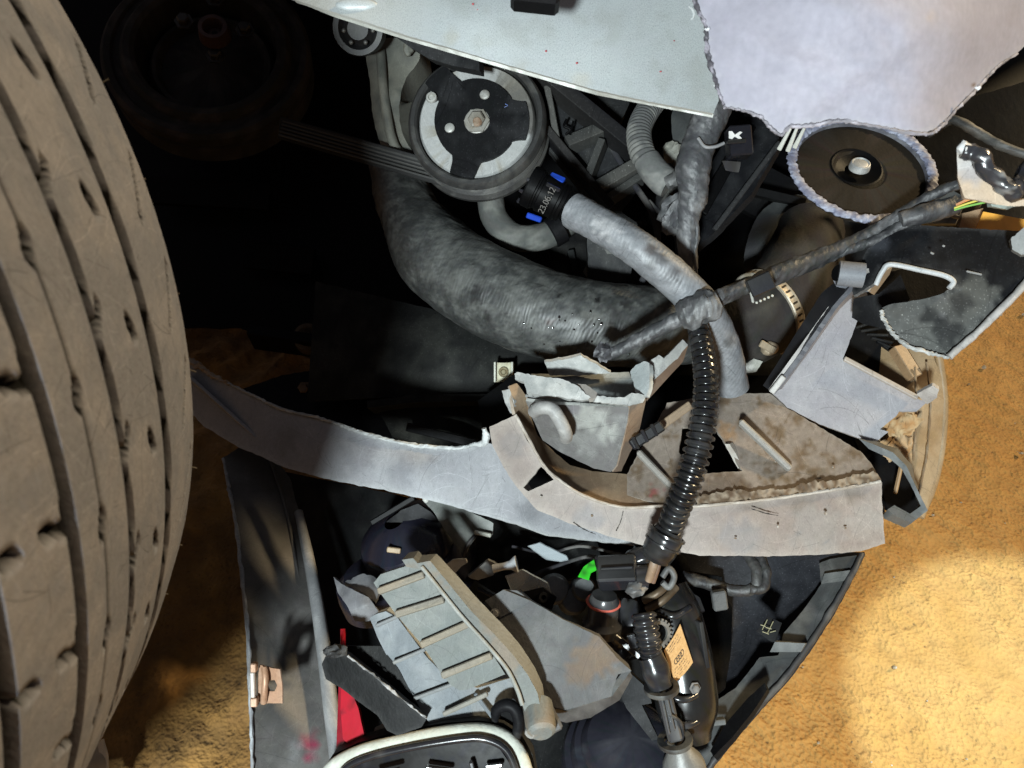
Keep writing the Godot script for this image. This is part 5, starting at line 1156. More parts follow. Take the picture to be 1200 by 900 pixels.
	tube(hm, hp, 0.0036, {"n": 14, "steps": 4, "flat": 0.5, "up": ax, "rough": 0.0016, "rscale": 2.2, "caps": false})
	commit("horn_rim", hm, M.plastic, o, paint(Color(0.22, 0.23, 0.32), Color(0.40, 0.42, 0.52), -0.2, 0.4, 4.0))
	lathe_part("horn_groove", o, M.plastic, paint(Color(0.1, 0.1, 0.12), Color(0.2, 0.2, 0.22), -0.1, 0.3, 2.0), hc, ax, [[0.0462, -0.004], [0.0468, -0.0012], [0.0476, -0.0008], [0.0478, -0.002]], 90)
	lathe_part("horn_disc", o, M.rubber, paint(Color(0.017, 0.013, 0.010), Color(0.028, 0.022, 0.017), -0.1, 0.5, 0.6), hc, ax, [[0.0175, -0.004], [0.019, -0.0028], [0.044, -0.0034], [0.0465, -0.004], [0.047, -0.008]], 80)
	lathe_part("horn_hub", o, M.black, dark(0.8), [1006, 191, 0.56], ax, [[0.007, -0.008], [0.013, -0.0065], [0.0178, -0.0035], [0.019, -0.004]], 48)
	lathe_part("hub_bolt", o, M.metal, paint(Color(0.42, 0.42, 0.41), Color(0.58, 0.57, 0.55), -0.2, 0.3, 2.0), [1008, 193, 0.558], C(-0.05, 0.6, 0.8), [[0, 0.0015], [0.004, 0.0015], [0.0052, 0.001], [0.0060, 0.0018], [0.0068, 0.0012], [0.0074, -0.001], [0.0074, -0.003]], 32)
	# white snapped slivers
	for q in [[[912, 176, 0.545], [926, 150, 0.54]], [[922, 178, 0.545], [934, 148, 0.54]], [[930, 174, 0.547], [942, 150, 0.543]]]:
		var w := thing("white_sliver", ["first white plastic sliver beside the horn, farthest from its rim", "middle white plastic sliver of three beside the horn", "white plastic sliver of three lying closest to the horn rim"][[912, 922, 930].find(q[0][0])], "plastic sliver", q[0], "white plastic slivers by the horn")
		bar_part("sliver", w, M.plastic, paint(Color(0.62, 0.62, 0.56), Color(0.74, 0.74, 0.68)), q[0], q[1], 0.0034, 0.0018, C(0.2, 0.2, 1), {"w2": 0.002})
	# peach torn bracket at the right edge, close
	o = thing("peach_torn_bracket", "blurred peach coloured torn bracket with glossy black arms", "bracket", [1160, 205, 0.40])
	plate_part("bracket_face", o, M.plastic, paint(Color(0.55, 0.42, 0.30), Color(0.62, 0.5, 0.38), -0.2, 0.4, 0.8, {"spots": [[[1138, 200, 0.39], 0.007, Color(0.36, 0.33, 0.33), 0.9], [[1128, 190, 0.39], 0.006, Color(0.5, 0.49, 0.48), 0.8]]}), [[1121, 176, 0.392], [1130, 172, 0.39], [1146, 190, 0.388], [1164, 214, 0.388], [1184, 238, 0.388], [1230, 226, 0.388], [1240, 240, 0.389], [1180, 242, 0.39], [1130, 232, 0.392], [1122, 208, 0.393]], {"th": 0.004, "rag": 0.6})
	tube_part("glossy_arm", o, M.gloss, paint(Color(0.03, 0.03, 0.032), Color(0.2, 0.2, 0.2), 0.1, 0.5, 2.0), [[1128, 176, 0.385], [1144, 180, 0.383], [1160, 200, 0.382], [1182, 222, 0.383], [1192, 224, 0.384]], 0.0042, {"n": 14, "rough": 0.002})
	tube_part("glossy_arm", o, M.gloss, dark(1.5), [[1192, 224, 0.386], [1198, 208, 0.388], [1212, 186, 0.39]], 0.004, {"n": 14, "rough": 0.002})
	blob_part("bright_burr", o, M.plastic, paint(Color(0.6, 0.6, 0.6), Color(0.7, 0.7, 0.7)), [1130, 174, 0.384], Vector3(0.004, 0.003, 0.003), 0.002, 2.0, 14)
	# amber reflector
	o = thing("amber_side_reflector", "flat amber side reflector above the black grille corner", "reflector", [1170, 260, 0.53])
	plate_part("reflector_lens", o, M.gloss, paint(Color(0.80, 0.36, 0.05), Color(0.85, 0.42, 0.08), -0.3, 0.4), [[1152, 248, 0.535], [1200, 257, 0.525], [1236, 264, 0.52], [1228, 280, 0.52], [1194, 275, 0.525], [1143, 269, 0.535]], {"th": 0.006, "rag": 0.1})
	plate_part("reflector_back", o, M.plastic, paint(Color(0.30, 0.2, 0.12), Color(0.36, 0.26, 0.17)), [[1128, 250, 0.545], [1152, 244, 0.545], [1144, 272, 0.545], [1122, 272, 0.548]], {"th": 0.004, "rag": 0.4})
	# dim structure behind the reflector
	o = thing("headlamp_carrier", "dark headlamp carrier frame behind the amber reflector", "carrier", [1130, 170, 0.70])
	plate_part("carrier_back", o, M.black, dark(0.9, 0.1), [[1080, 130, 0.72], [1330, 60, 0.70], [1330, 262, 0.66], [1195, 258, 0.66], [1120, 262, 0.67], [1060, 268, 0.68], [1070, 190, 0.70]], {"th": 0.01, "rag": 1.0, "res": 12})
	tube_part("carrier_rail", o, M.plastic, paint(Color(0.10, 0.1, 0.095), Color(0.2, 0.19, 0.17)), [[1088, 156, 0.66], [1112, 142, 0.66], [1122, 142, 0.655], [1150, 158, 0.65], [1176, 172, 0.64], [1230, 190, 0.63]], 0.004, {"n": 10, "rough": 0.001})
	tube_part("carrier_rail", o, M.plastic, paint(Color(0.25, 0.24, 0.23), Color(0.4, 0.39, 0.36)), [[1066, 236, 0.60], [1090, 240, 0.60], [1110, 250, 0.60], [1130, 256, 0.595], [1142, 246, 0.59], [1150, 232, 0.585]], 0.0018, {"n": 8, "rough": 0.0008})
	plate_part("pale_plug", o, M.plastic, paint(Color(0.36, 0.42, 0.38), Color(0.44, 0.5, 0.45)), [[1160, 234, 0.53], [1186, 236, 0.528], [1190, 242, 0.528], [1180, 246, 0.53], [1162, 242, 0.53]], {"th": 0.006, "step": 4, "res": 6})
	plate_part("grey_rear_wall", o, M.plastic, paint(Color(0.10, 0.103, 0.10), Color(0.17, 0.172, 0.165), -0.2, 0.4), [[1060, 230, 0.64], [1110, 220, 0.63], [1132, 232, 0.62], [1120, 262, 0.62], [1076, 262, 0.63]], {"th": 0.004, "rag": 0.5})

func build_lower():
	# under tray / arch edge panel at lower left
	var o := thing("arch_edge_panel", "grimy grey arch edge panel with a copper spring clip on its rim", "panel", [330, 720, 0.58])
	var lp := paint(Color(0.115, 0.110, 0.105), Color(0.165, 0.158, 0.15), -0.2, 0.4, 0.7, {"edge": Color(0.42, 0.44, 0.46), "grit": 0.22, "spots": [[[366, 868, 0.52], 0.014, Color(0.24, 0.03, 0.06), 0.8], [[372, 880, 0.52], 0.012, Color(0.26, 0.03, 0.07), 0.8], [[345, 745, 0.55], 0.010, Color(0.02, 0.02, 0.02), 0.7], [[352, 800, 0.54], 0.007, Color(0.025, 0.02, 0.02), 0.8], [[322, 860, 0.53], 0.006, Color(0.03, 0.03, 0.03), 0.8], [[324, 890, 0.525], 0.007, Color(0.03, 0.03, 0.03), 0.8], [[345, 880, 0.525], 0.006, Color(0.25, 0.25, 0.25), 0.6], [[330, 640, 0.60], 0.01, Color(0.15, 0.145, 0.14), 0.6]]})
	plate_part("panel_skin", o, M.plastic, lp, [[262, 536, 0.672], [280, 524, 0.68], [318, 530, 0.68], [340, 560, 0.67], [356, 620, 0.645], [368, 690, 0.61], [378, 750, 0.58], [388, 820, 0.553], [398, 880, 0.535], [404, 930, 0.525], [296, 930, 0.50], [295, 860, 0.515], [293, 800, 0.53], [291, 740, 0.55], [284, 680, 0.575], [276, 610, 0.61], [268, 570, 0.645]], {"th": 0.0025, "res": 9, "rag": 0.8, "in": [[330, 760, 0.57]]})
	tube_part("rolled_bead", o, M.plastic, paint(Color(0.24, 0.245, 0.25), Color(0.34, 0.34, 0.34), -0.2, 0.4, 1.2), [[350, 600, 0.645], [362, 655, 0.615], [372, 710, 0.588], [380, 765, 0.562], [388, 830, 0.538], [396, 890, 0.522], [402, 940, 0.51]], [0.0036, 0.0044, 0.0050, 0.0052, 0.0054, 0.0056, 0.0056], {"n": 18})
	tube_part("frayed_rim", o, M.plastic, paint(Color(0.30, 0.31, 0.33), Color(0.46, 0.48, 0.5), -0.2, 0.3, 2.0), [[262, 538, 0.672], [268, 570, 0.645], [276, 610, 0.61], [284, 680, 0.574], [291, 740, 0.549], [293, 800, 0.529], [295, 860, 0.514], [296, 930, 0.499]], 0.0013, {"n": 8, "steps": 10, "rough": 0.0012, "rscale": 2.0})
	tube_part("fold_line", o, M.plastic, lp, [[318, 540, 0.672], [336, 600, 0.645], [350, 680, 0.61]], 0.0016, {"n": 8})
	o = thing("copper_spring_clip", "folded copper coloured spring clip on the grimy panel rim", "clip", [312, 802, 0.525])
	var cu := paint(Color(0.50, 0.29, 0.18), Color(0.58, 0.37, 0.25), -0.2, 0.4, 2.0, {"edge": Color(0.62, 0.42, 0.3)})
	plate_part("clip_leaf", o, M.metal, cu, [[304, 779, 0.516], [320, 783, 0.513], [328, 784, 0.511], [331, 804, 0.511], [331, 824, 0.511], [312, 824, 0.513], [302, 822, 0.515], [302, 800, 0.516]], {"th": 0.0012, "step": 4, "res": 5, "rag": 0.2, "holes": [[[316, 797], [322, 797], [325, 803], [322, 810], [316, 810], [313, 803]]]})
	bar_part("clip_fold", o, M.metal, cu, [296, 780, 0.513], [303, 780, 0.513], 0.006, 0.005, C(0, 0, 1))
	bar_part("clip_fold", o, M.metal, cu, [296, 820, 0.513], [304, 820, 0.513], 0.006, 0.005, C(0, 0, 1))
	bar_part("clip_spine", o, M.metal, paint(Color(0.6, 0.55, 0.5), Color(0.6, 0.5, 0.42)), [297, 786, 0.512], [298, 818, 0.512], 0.003, 0.003, C(0, 0, 1))
	tube_part("clip_bend", o, M.metal, cu, [[310, 782, 0.512], [311, 796, 0.509], [310, 810, 0.509], [309, 823, 0.512]], 0.0022, {"n": 10})
	# lower bumper shell
	o = thing("lower_bumper_shell", "dark grey inside of the lower bumper shell with a stepped flange", "bumper shell", [930, 740, 0.58])
	var ip := paint(Color(0.075, 0.078, 0.092), Color(0.115, 0.118, 0.135), -0.2, 0.4, 0.6, {"edge": Color(0.09, 0.09, 0.1), "grit": 0.15})
	plate_part("shell_inside", o, M.black, ip, [[778, 642, 0.66], [860, 644, 0.65], [940, 646, 0.63], [1013, 647, 0.605], [1000, 672, 0.595], [975, 716, 0.585], [948, 757, 0.575], [918, 797, 0.567], [890, 827, 0.56], [860, 862, 0.553], [834, 894, 0.548], [818, 925, 0.545], [740, 925, 0.56], [800, 860, 0.58], [812, 800, 0.60], [800, 720, 0.63]], {"th": 0.004, "res": 9, "in": [[880, 720, 0.635], [850, 790, 0.60]]})
	var fp := paint(Color(0.085, 0.088, 0.088), Color(0.16, 0.163, 0.16), -0.2, 0.4, 1.0, {"edge": Color(0.06, 0.06, 0.062)})
	plate_part("flange", o, M.plastic, fp, [[960, 660, 0.612], [972, 655, 0.61], [1008, 650, 0.600], [996, 673, 0.590], [972, 715, 0.580], [945, 756, 0.570], [915, 796, 0.562], [887, 826, 0.555], [858, 860, 0.548], [834, 890, 0.543], [818, 908, 0.54], [806, 900, 0.545], [814, 856, 0.558], [826, 830, 0.567], [862, 806, 0.575], [880, 784, 0.58], [890, 770, 0.583], [912, 768, 0.577], [918, 742, 0.585], [940, 716, 0.592], [952, 700, 0.597], [962, 684, 0.60]], {"th": 0.006, "res": 7, "rag": 0.6})
	plate_part("flange_step", o, M.plastic, paint(Color(0.12, 0.123, 0.12), Color(0.2, 0.2, 0.19), -0.2, 0.4), [[908, 752, 0.572], [944, 754, 0.562], [938, 764, 0.562], [902, 764, 0.573]], {"th": 0.008, "rag": 0.3})
	plate_part("flange_step", o, M.plastic, paint(Color(0.12, 0.123, 0.12), Color(0.2, 0.2, 0.19), -0.2, 0.4), [[966, 672, 0.60], [996, 668, 0.59], [990, 680, 0.588], [962, 684, 0.60]], {"th": 0.008, "rag": 0.3})
	tube_part("shell_edge", o, M.plastic, paint(Color(0.05, 0.05, 0.053), Color(0.1, 0.1, 0.1)), [[1010, 649, 0.599], [998, 673, 0.589], [974, 715, 0.579], [947, 757, 0.569], [917, 797, 0.561], [889, 827, 0.554], [860, 861, 0.547], [836, 892, 0.542], [820, 920, 0.54]], 0.0022, {"n": 10, "rough": 0.0006})
	plate_part("shell_fin", o, M.black, dark(1.5, 0.15), [[896, 800, 0.548], [899, 808, 0.545], [882, 834, 0.540], [858, 864, 0.535], [836, 886, 0.533], [832, 880, 0.540], [850, 848, 0.545], [876, 818, 0.548]], {"th": 0.005, "rag": 0.4})
	plate_part("dark_pocket", o, M.black, dark(0.5), [[808, 670, 0.64], [846, 676, 0.638], [850, 700, 0.628], [858, 712, 0.622], [857, 760, 0.606], [850, 806, 0.588], [822, 828, 0.578], [808, 800, 0.592]], {"th": 0.003, "depth": func(x, y): return 0.628 - maxf(0.0, (y - 690.0)) * 0.00044, "rag": 0.5})  # near-black plate laid inside the shell
	o = thing("flange_tag", "small dark tab with a pale yellow printed mark on the shell flange", "tab", [900, 738, 0.575])
	plate_part("tab_plate", o, M.black, dark(1.3), [[886, 740, 0.574], [900, 722, 0.575], [916, 730, 0.57], [908, 752, 0.568], [904, 752, 0.57]], {"th": 0.003, "rag": 0.2, "step": 4, "res": 6})
	var ym := Mesher.new()
	for q in [[893, 738, 899, 726], [899, 742, 906, 728], [891, 732, 897, 734], [897, 735, 904, 737], [902, 741, 909, 739], [893, 740, 901, 743]]:
		bar(ym, P([q[0], q[1], 0.5685]), P([q[2], q[3], 0.5680]), 0.0006, 0.0003, C(0, 0, 1), {"bevel": 0.0001})
	commit("printed_mark", ym, M.print, o, paint(Color(0.22, 0.21, 0.12), Color(0.28, 0.26, 0.16)))
	# black cable under the bumper
	o = thing("short_black_cable", "short black cable sagging under the bumper with a grey stub", "cable", [870, 690, 0.55])
	tube_part("cable_run", o, M.tape, dark(1.8, 0.3), [[800, 676, 0.56], [830, 684, 0.56], [862, 692, 0.555], [884, 688, 0.552], [886, 668, 0.555], [876, 650, 0.565]], 0.0042, {"n": 14, "rough": 0.001})
	tube_part("cable_loop", o, M.tape, dark(1.5, 0.2), [[878, 690, 0.55], [892, 690, 0.55], [898, 674, 0.553], [892, 654, 0.56]], 0.0036, {"n": 12, "rough": 0.001})
	bar_part("grey_stub", o, M.plastic, paint(Color(0.12, 0.122, 0.12), Color(0.22, 0.22, 0.21)), [840, 690, 0.548], [843, 712, 0.55], 0.010, 0.006, C(0, 0, 1), {"bevel": 0.001})
	# silver ended pin and little grey bolt by the motor
	o = thing("shell_bolt", "pale round headed bolt low on the bumper shell flange", "bolt", [818, 832, 0.545])
	lathe_part("bolt_head", o, M.metal, paint(Color(0.36, 0.35, 0.30), Color(0.25, 0.24, 0.2)), [818, 832, 0.545], C(-0.2, 0.1, 1), [[0, 0.006], [0.0034, 0.0055], [0.0050, 0.003], [0.0054, 0.0], [0.0054, -0.012]], 22)
	bar_part("bolt_stay", o, M.plastic, fp, [816, 846, 0.55], [848, 842, 0.55], 0.004, 0.006, C(0, 0, 1))

func build_headlight():
	# dark body of the headlight under the bumper
	var o := thing("headlight_housing", "black headlight housing interior below the curved bumper strip", "headlight housing", [620, 720, 0.62])
	plate_part("housing_back", o, M.black, paint(Color(0.020, 0.021, 0.022), Color(0.055, 0.056, 0.056), -0.1, 0.5, 0.8, {"grit": 0.4}), [[330, 552, 0.73], [420, 570, 0.70], [560, 600, 0.665], [700, 626, 0.645], [800, 640, 0.66], [820, 700, 0.63], [820, 800, 0.595], [800, 870, 0.575], [740, 930, 0.56], [380, 930, 0.575], [382, 820, 0.61], [372, 740, 0.65], [352, 640, 0.70]], {"th": 0.005, "res": 12, "step": 10, "in": [[600, 760, 0.625]]})
	plate_part("dusty_back_wall", o, M.black, paint(Color(0.035, 0.036, 0.036), Color(0.11, 0.112, 0.11), -0.1, 0.5, 1.5, {"grit": 0.5}), [[560, 598, 0.62], [640, 624, 0.605], [700, 634, 0.595], [706, 662, 0.58], [640, 690, 0.58], [590, 700, 0.585], [556, 680, 0.60]], {"th": 0.004, "res": 7})
	# glossy dark reflector dome
	o = thing("glossy_reflector_bowl", "glossy black curved reflector bowl with bright glints", "reflector bowl", [470, 630, 0.60])
	var gl := paint(Color(0.012, 0.013, 0.020), Color(0.02, 0.021, 0.03), -0.1, 0.5, 1.0, {"grit": 0.05})
	lathe_part("bowl_band", o, M.gloss, gl, [482, 642, 0.60], C(-0.35, 0.75, 0.5), [[0.008, 0.030], [0.022, 0.027], [0.034, 0.018], [0.036, 0.014], [0.038, 0.002], [0.037, -0.001], [0.040, -0.006], [0.045, -0.022], [0.043, -0.034]], 72, 25.0)
	lathe_part("bowl_lower", o, M.gloss, gl, [440, 680, 0.59], C(-0.2, 0.9, 0.4), [[0.0, 0.012], [0.022, 0.009], [0.030, 0.002], [0.031, -0.006], [0.030, -0.02]], 60, 25.0)
	plate_part("bowl_cap", o, M.black, paint(Color(0.04, 0.04, 0.045), Color(0.1, 0.1, 0.1), 0.0, 0.5, 2.0), [[452, 612, 0.585], [470, 598, 0.58], [490, 590, 0.58], [505, 600, 0.58], [516, 612, 0.582], [480, 612, 0.58]], {"th": 0.004, "rag": 0.5})
	bar_part("bowl_strut", o, M.black, dark(1.5, 0.3), [436, 612, 0.585], [486, 582, 0.585], 0.004, 0.005, C(0, 0, 1))
	bar_part("tan_chip", o, M.plastic, paint(Color(0.4, 0.28, 0.16), Color(0.45, 0.33, 0.2)), [454, 643, 0.565], [470, 645, 0.565], 0.004, 0.003, C(0, 0, 1))
	# mossy grey bracket
	o = thing("grey_shard_bracket", "dull green grey shard bracket hanging beneath the bumper strip", "shard", [540, 600, 0.57])
	plate_part("shard_face", o, M.plastic, paint(Color(0.095, 0.105, 0.095), Color(0.19, 0.20, 0.185), -0.15, 0.4, 1.4, {"edge": Color(0.42, 0.42, 0.36)}), [[495, 586, 0.578], [502, 582, 0.577], [524, 585, 0.574], [548, 598, 0.57], [578, 613, 0.566], [577, 627, 0.566], [562, 623, 0.567], [550, 640, 0.57], [544, 652, 0.573], [522, 622, 0.574], [508, 600, 0.576]], {"th": 0.003, "res": 6})
	bar_part("shard_lip", o, M.plastic, paint(Color(0.4, 0.39, 0.32), Color(0.5, 0.49, 0.42)), [556, 623, 0.564], [576, 627, 0.563], 0.003, 0.003, C(0, 0, 1))
	blob_part("shard_tip", o, M.plastic, paint(Color(0.6, 0.6, 0.56), Color(0.6, 0.6, 0.56)), [499, 586, 0.574], Vector3(0.0024, 0.0018, 0.0016), 0.001, 3.0, 10)
	tube_part("shard_edge", o, M.plastic, dark(2.5, 0.4), [[560, 624, 0.566], [548, 638, 0.569], [543, 652, 0.571]], 0.0014, {"n": 8})
	# pale torn piece and pin
	o = thing("cream_torn_scrap", "curled cream plastic scrap behind the finned heat sink", "scrap", [536, 665, 0.55])
	plate_part("scrap_face", o, M.plastic, paint(Color(0.62, 0.60, 0.54), Color(0.5, 0.44, 0.34), 0.0, 0.4), [[522, 662, 0.555], [530, 656, 0.552], [546, 655, 0.55], [547, 660, 0.55], [540, 664, 0.552], [530, 676, 0.556], [522, 680, 0.558], [518, 668, 0.556]], {"th": 0.0015, "step": 4, "res": 5})
	o = thing("flared_steel_pin", "bright flared steel pin lying on the dark housing", "pin", [590, 664, 0.55])
	lathe_part("pin_shaft", o, M.metal, paint(Color(0.55, 0.56, 0.58), Color(0.66, 0.67, 0.68), -0.2, 0.3, 2.0), [584, 665, 0.55], C(1, 0.22, 0.1), [[0, -0.004], [0.0030, -0.004], [0.0026, 0.004], [0.0034, 0.009], [0.0058, 0.0125], [0.006, 0.0135], [0, 0.0128]], 24)
	plate_part("pin_wing", o, M.plastic, paint(Color(0.1, 0.1, 0.1), Color(0.3, 0.3, 0.28), 0.0, 0.3), [[548, 676, 0.556], [572, 656, 0.552], [586, 664, 0.552], [578, 674, 0.554], [560, 680, 0.558]], {"th": 0.003, "step": 4, "res": 6})
	# smoky plastic cup
	o = thing("smoky_plastic_cup", "torn smoky grey plastic cup beside the finned heat sink", "cup", [425, 705, 0.53])
	plate_part("cup_wall", o, M.plastic, paint(Color(0.14, 0.14, 0.15), Color(0.24, 0.24, 0.25), -0.2, 0.4, 1.0), [[391, 676, 0.55], [400, 684, 0.545], [416, 692, 0.535], [432, 700, 0.53], [446, 720, 0.53], [432, 728, 0.533], [416, 728, 0.532], [408, 712, 0.533], [396, 694, 0.545]], {"th": 0.0025, "step": 4, "res": 6, "in": [[424, 710, 0.522]]})
	plate_part("cup_torn_top", o, M.plastic, paint(Color(0.10, 0.1, 0.105), Color(0.2, 0.2, 0.21), -0.2, 0.3, 2.0), [[404, 682, 0.548], [424, 672, 0.552], [440, 676, 0.55], [446, 690, 0.54], [440, 704, 0.535], [424, 694, 0.54]], {"th": 0.003, "step": 4, "res": 6, "rag": 1.6})
	# finned heat sink
	o = thing("finned_heat_sink", "cast aluminium heat sink plate with stepped fins and a long side rail", "heat sink", [530, 750, 0.50])
	var al := paint(Color(0.165, 0.18, 0.17), Color(0.21, 0.222, 0.208), -0.2, 0.4, 0.9, {"edge": Color(0.25, 0.25, 0.22), "grit": 0.14})
	var ab := paint(Color(0.18, 0.20, 0.215), Color(0.25, 0.268, 0.278), -0.15, 0.4, 1.0, {"edge": Color(0.44, 0.46, 0.46), "grit": 0.2})
	var ar := paint(Color(0.30, 0.255, 0.19), Color(0.25, 0.235, 0.2), -0.2, 0.4, 1.4)  # tan tint puts the warm light on the fin ridges into their colour
	plate_part("lower_deck", o, M.cast, ab, [[433, 724, 0.502], [440, 720, 0.502], [452, 716, 0.50], [466, 724, 0.50], [500, 770, 0.495], [530, 800, 0.493], [560, 806, 0.492], [606, 792, 0.492], [618, 830, 0.492], [590, 846, 0.492], [560, 852, 0.49], [520, 862, 0.488], [506, 852, 0.488], [484, 816, 0.493], [460, 782, 0.497], [444, 750, 0.50]], {"th": 0.012, "res": 8, "rag": 0.4, "freq": 1.0})
	var n1 := C(0.15, 0.35, 1)
	for q in [[442, 733, 476, 718, 0.498], [462, 776, 500, 760, 0.4935], [486, 818, 534, 800, 0.489]]:
		bar_part("lower_step", o, M.cast, paint(Color(0.22, 0.23, 0.235), Color(0.3, 0.3, 0.285), -0.2, 0.4, 1.4), [q[0], q[1], q[4] + 0.003], [q[2], q[3], q[4] + 0.003], 0.0024, 0.0042, n1)
	bar_part("lower_step", o, M.cast, ab, [556, 812, 0.490], [578, 842, 0.487], 0.0024, 0.004, n1)
	bar_part("lower_step", o, M.cast, paint(Color(0.28, 0.26, 0.22), Color(0.24, 0.23, 0.2)), [520, 836, 0.487], [572, 812, 0.488], 0.003, 0.004, n1)
	# upper plate as five steps, each standing proud of the next
	var A := [[437, 684], [445, 694], [465, 721], [495, 756], [519, 792], [540, 810]]
	var B := [[492, 658], [499, 674], [522, 703], [551, 731], [578, 768], [592, 790]]
	for k in 5:
		var d := 0.488 - 0.003 * k
		var a: Array = A[k]; var b: Array = B[k]; var c: Array = B[k + 1]; var e: Array = A[k + 1]
		var ol := [[a[0], a[1], d], [b[0], b[1], d], [c[0], c[1], d - 0.001], [e[0], e[1], d - 0.001]]
		if k == 0: ol = [[438, 683, d], [446, 673, d], [492, 658, d], [c[0], c[1], d - 0.001], [e[0], e[1], d - 0.001]]
		if k == 4: ol = [[a[0], a[1], d], [b[0], b[1], d], [c[0], c[1], d - 0.001], [548, 808, d - 0.001], [538, 809, d - 0.001], [528, 802, d - 0.001]]
		plate_part("fin_step", o, M.cast, al, ol, {"th": 0.010, "res": 7, "step": 5, "rag": 0.25})
	for q in [[445, 694, 499, 674, 0.4835], [465, 721, 522, 703, 0.4805], [495, 756, 551, 731, 0.4775], [519, 792, 578, 768, 0.4745]]:
		bar_part("fin_ridge", o, M.cast, ar, [q[0], q[1], q[4] + 0.004], [q[2], q[3], q[4] + 0.004], 0.0042, 0.0056, C(0.1, 0.5, 1), {"bevel": 0.0008})
	var rail := paint(Color(0.185, 0.195, 0.182), Color(0.24, 0.20, 0.155), 0.05, 0.45, 0.9, {"edge": Color(0.26, 0.26, 0.23), "grit": 0.16})
	plate_part("side_rail", o, M.cast, rail, [[471, 656, 0.482], [484, 654, 0.480], [489, 660, 0.480], [504, 657, 0.479], [526, 684, 0.475], [552, 716, 0.471], [580, 744, 0.468], [602, 768, 0.466], [618, 790, 0.465], [630, 812, 0.464], [634, 832, 0.464], [616, 836, 0.466], [606, 812, 0.468], [592, 784, 0.470], [570, 758, 0.473], [544, 728, 0.476], [516, 694, 0.479], [496, 668, 0.481], [476, 664, 0.482]], {"th": 0.012, "res": 6, "rag": 0.4, "freq": 1.0})
	tube_part("rail_bead", o, M.cast, paint(Color(0.33, 0.34, 0.32), Color(0.26, 0.27, 0.25)), [[494, 664, 0.479], [518, 694, 0.476], [546, 728, 0.4725], [572, 757, 0.4695], [594, 784, 0.467], [606, 808, 0.465], [612, 826, 0.464]], 0.0013, {"n": 8})
	lathe_part("rail_lug", o, M.cast, rail, [633, 846, 0.464], C(0.1, -0.5, 0.8), [[0, 0.008], [0.006, 0.008], [0.0085, 0.006], [0.0092, 0.002], [0.0092, -0.012]], 32)
	lathe_part("lug_screw", o, M.metal, paint(Color(0.45, 0.45, 0.43), Color(0.3, 0.3, 0.28)), [622, 858, 0.460], C(-0.5, -0.4, 0.8), [[0, 0.002], [0.003, 0.002], [0.0038, 0.0004], [0.004, -0.004]], 20)
	# dark cast cover
	o = thing("dark_cast_cover", "dark grey cast cover with a brown stain beside the heat sink", "cover", [660, 760, 0.50])
	var dc := paint(Color(0.085, 0.087, 0.09), Color(0.12, 0.123, 0.125), -0.2, 0.4, 0.8, {"grit": 0.3, "edge": Color(0.14, 0.14, 0.14), "spots": [[[690, 772, 0.49], 0.014, Color(0.14, 0.095, 0.06), 0.8], [[708, 762, 0.49], 0.014, Color(0.145, 0.10, 0.065), 0.8], [[676, 786, 0.49], 0.010, Color(0.13, 0.09, 0.06), 0.8]]})
	plate_part("cover_top", o, M.cast, dc, [[566, 706, 0.506], [590, 691, 0.505], [606, 692, 0.503], [622, 704, 0.50], [660, 726, 0.494], [702, 746, 0.488], [722, 770, 0.486], [740, 786, 0.487], [724, 790, 0.487], [719, 804, 0.486], [716, 816, 0.485], [690, 824, 0.484], [662, 832, 0.484], [640, 826, 0.485], [630, 806, 0.487], [616, 782, 0.490], [596, 752, 0.495], [576, 724, 0.502]], {"th": 0.012, "res": 7, "rag": 0.6})
	plate_part("cover_step", o, M.cast, dc, [[568, 704, 0.504], [590, 691, 0.5025], [622, 704, 0.4975], [586, 724, 0.4995]], {"th": 0.004, "rag": 0.3})
	plate_part("cover_side", o, M.cast, paint(Color(0.075, 0.076, 0.076), Color(0.14, 0.14, 0.138), -0.2, 0.3, 1.5, {"grit": 0.4}), [[640, 828, 0.486], [662, 833, 0.4845], [690, 825, 0.4845], [717, 816, 0.4855], [739, 787, 0.489], [741, 793, 0.50], [726, 820, 0.506], [692, 841, 0.508], [664, 847, 0.508], [646, 842, 0.505]], {"th": 0.004, "rag": 0.6})
	bar_part("cover_lug", o, M.cast, dc, [640, 828, 0.475], [652, 852, 0.475], 0.008, 0.008, C(0, 0.2, 1), {"bevel": 0.0015})
	bolt("cover_screw", o, [580, 718, 0.498], C(0, 0.2, 1), 0.0022, 0.002, paint(Color(0.2, 0.2, 0.2), Color(0.3, 0.3, 0.3)), 8)
	# black flat lever with a plate behind
	o = thing("black_flat_arm", "flat black plastic arm lying across the red strip", "arm", [430, 800, 0.493])
	var bp := paint(Color(0.008, 0.0082, 0.0085), Color(0.02, 0.0205, 0.021), -0.1, 0.5, 1.2, {"edge": Color(0.16, 0.16, 0.16), "grit": 0.4})
	plate_part("arm_blade", o, M.black, bp, [[377, 778, 0.49], [382, 768, 0.49], [391, 760, 0.489], [408, 768, 0.488], [440, 793, 0.485], [470, 818, 0.482], [500, 842, 0.48], [494, 852, 0.48], [466, 862, 0.48], [454, 856, 0.481], [442, 838, 0.483], [420, 822, 0.485], [400, 806, 0.487], [382, 796, 0.489]], {"th": 0.006, "res": 6, "rag": 0.5, "wear": 0.3})
	plate_part("arm_web", o, M.black, paint(Color(0.03, 0.03, 0.029), Color(0.05, 0.05, 0.047), -0.1, 0.4), [[396, 764, 0.503], [404, 757, 0.503], [446, 757, 0.5], [466, 782, 0.496], [498, 842, 0.49], [470, 824, 0.493], [430, 790, 0.498]], {"th": 0.003, "rag": 0.4})
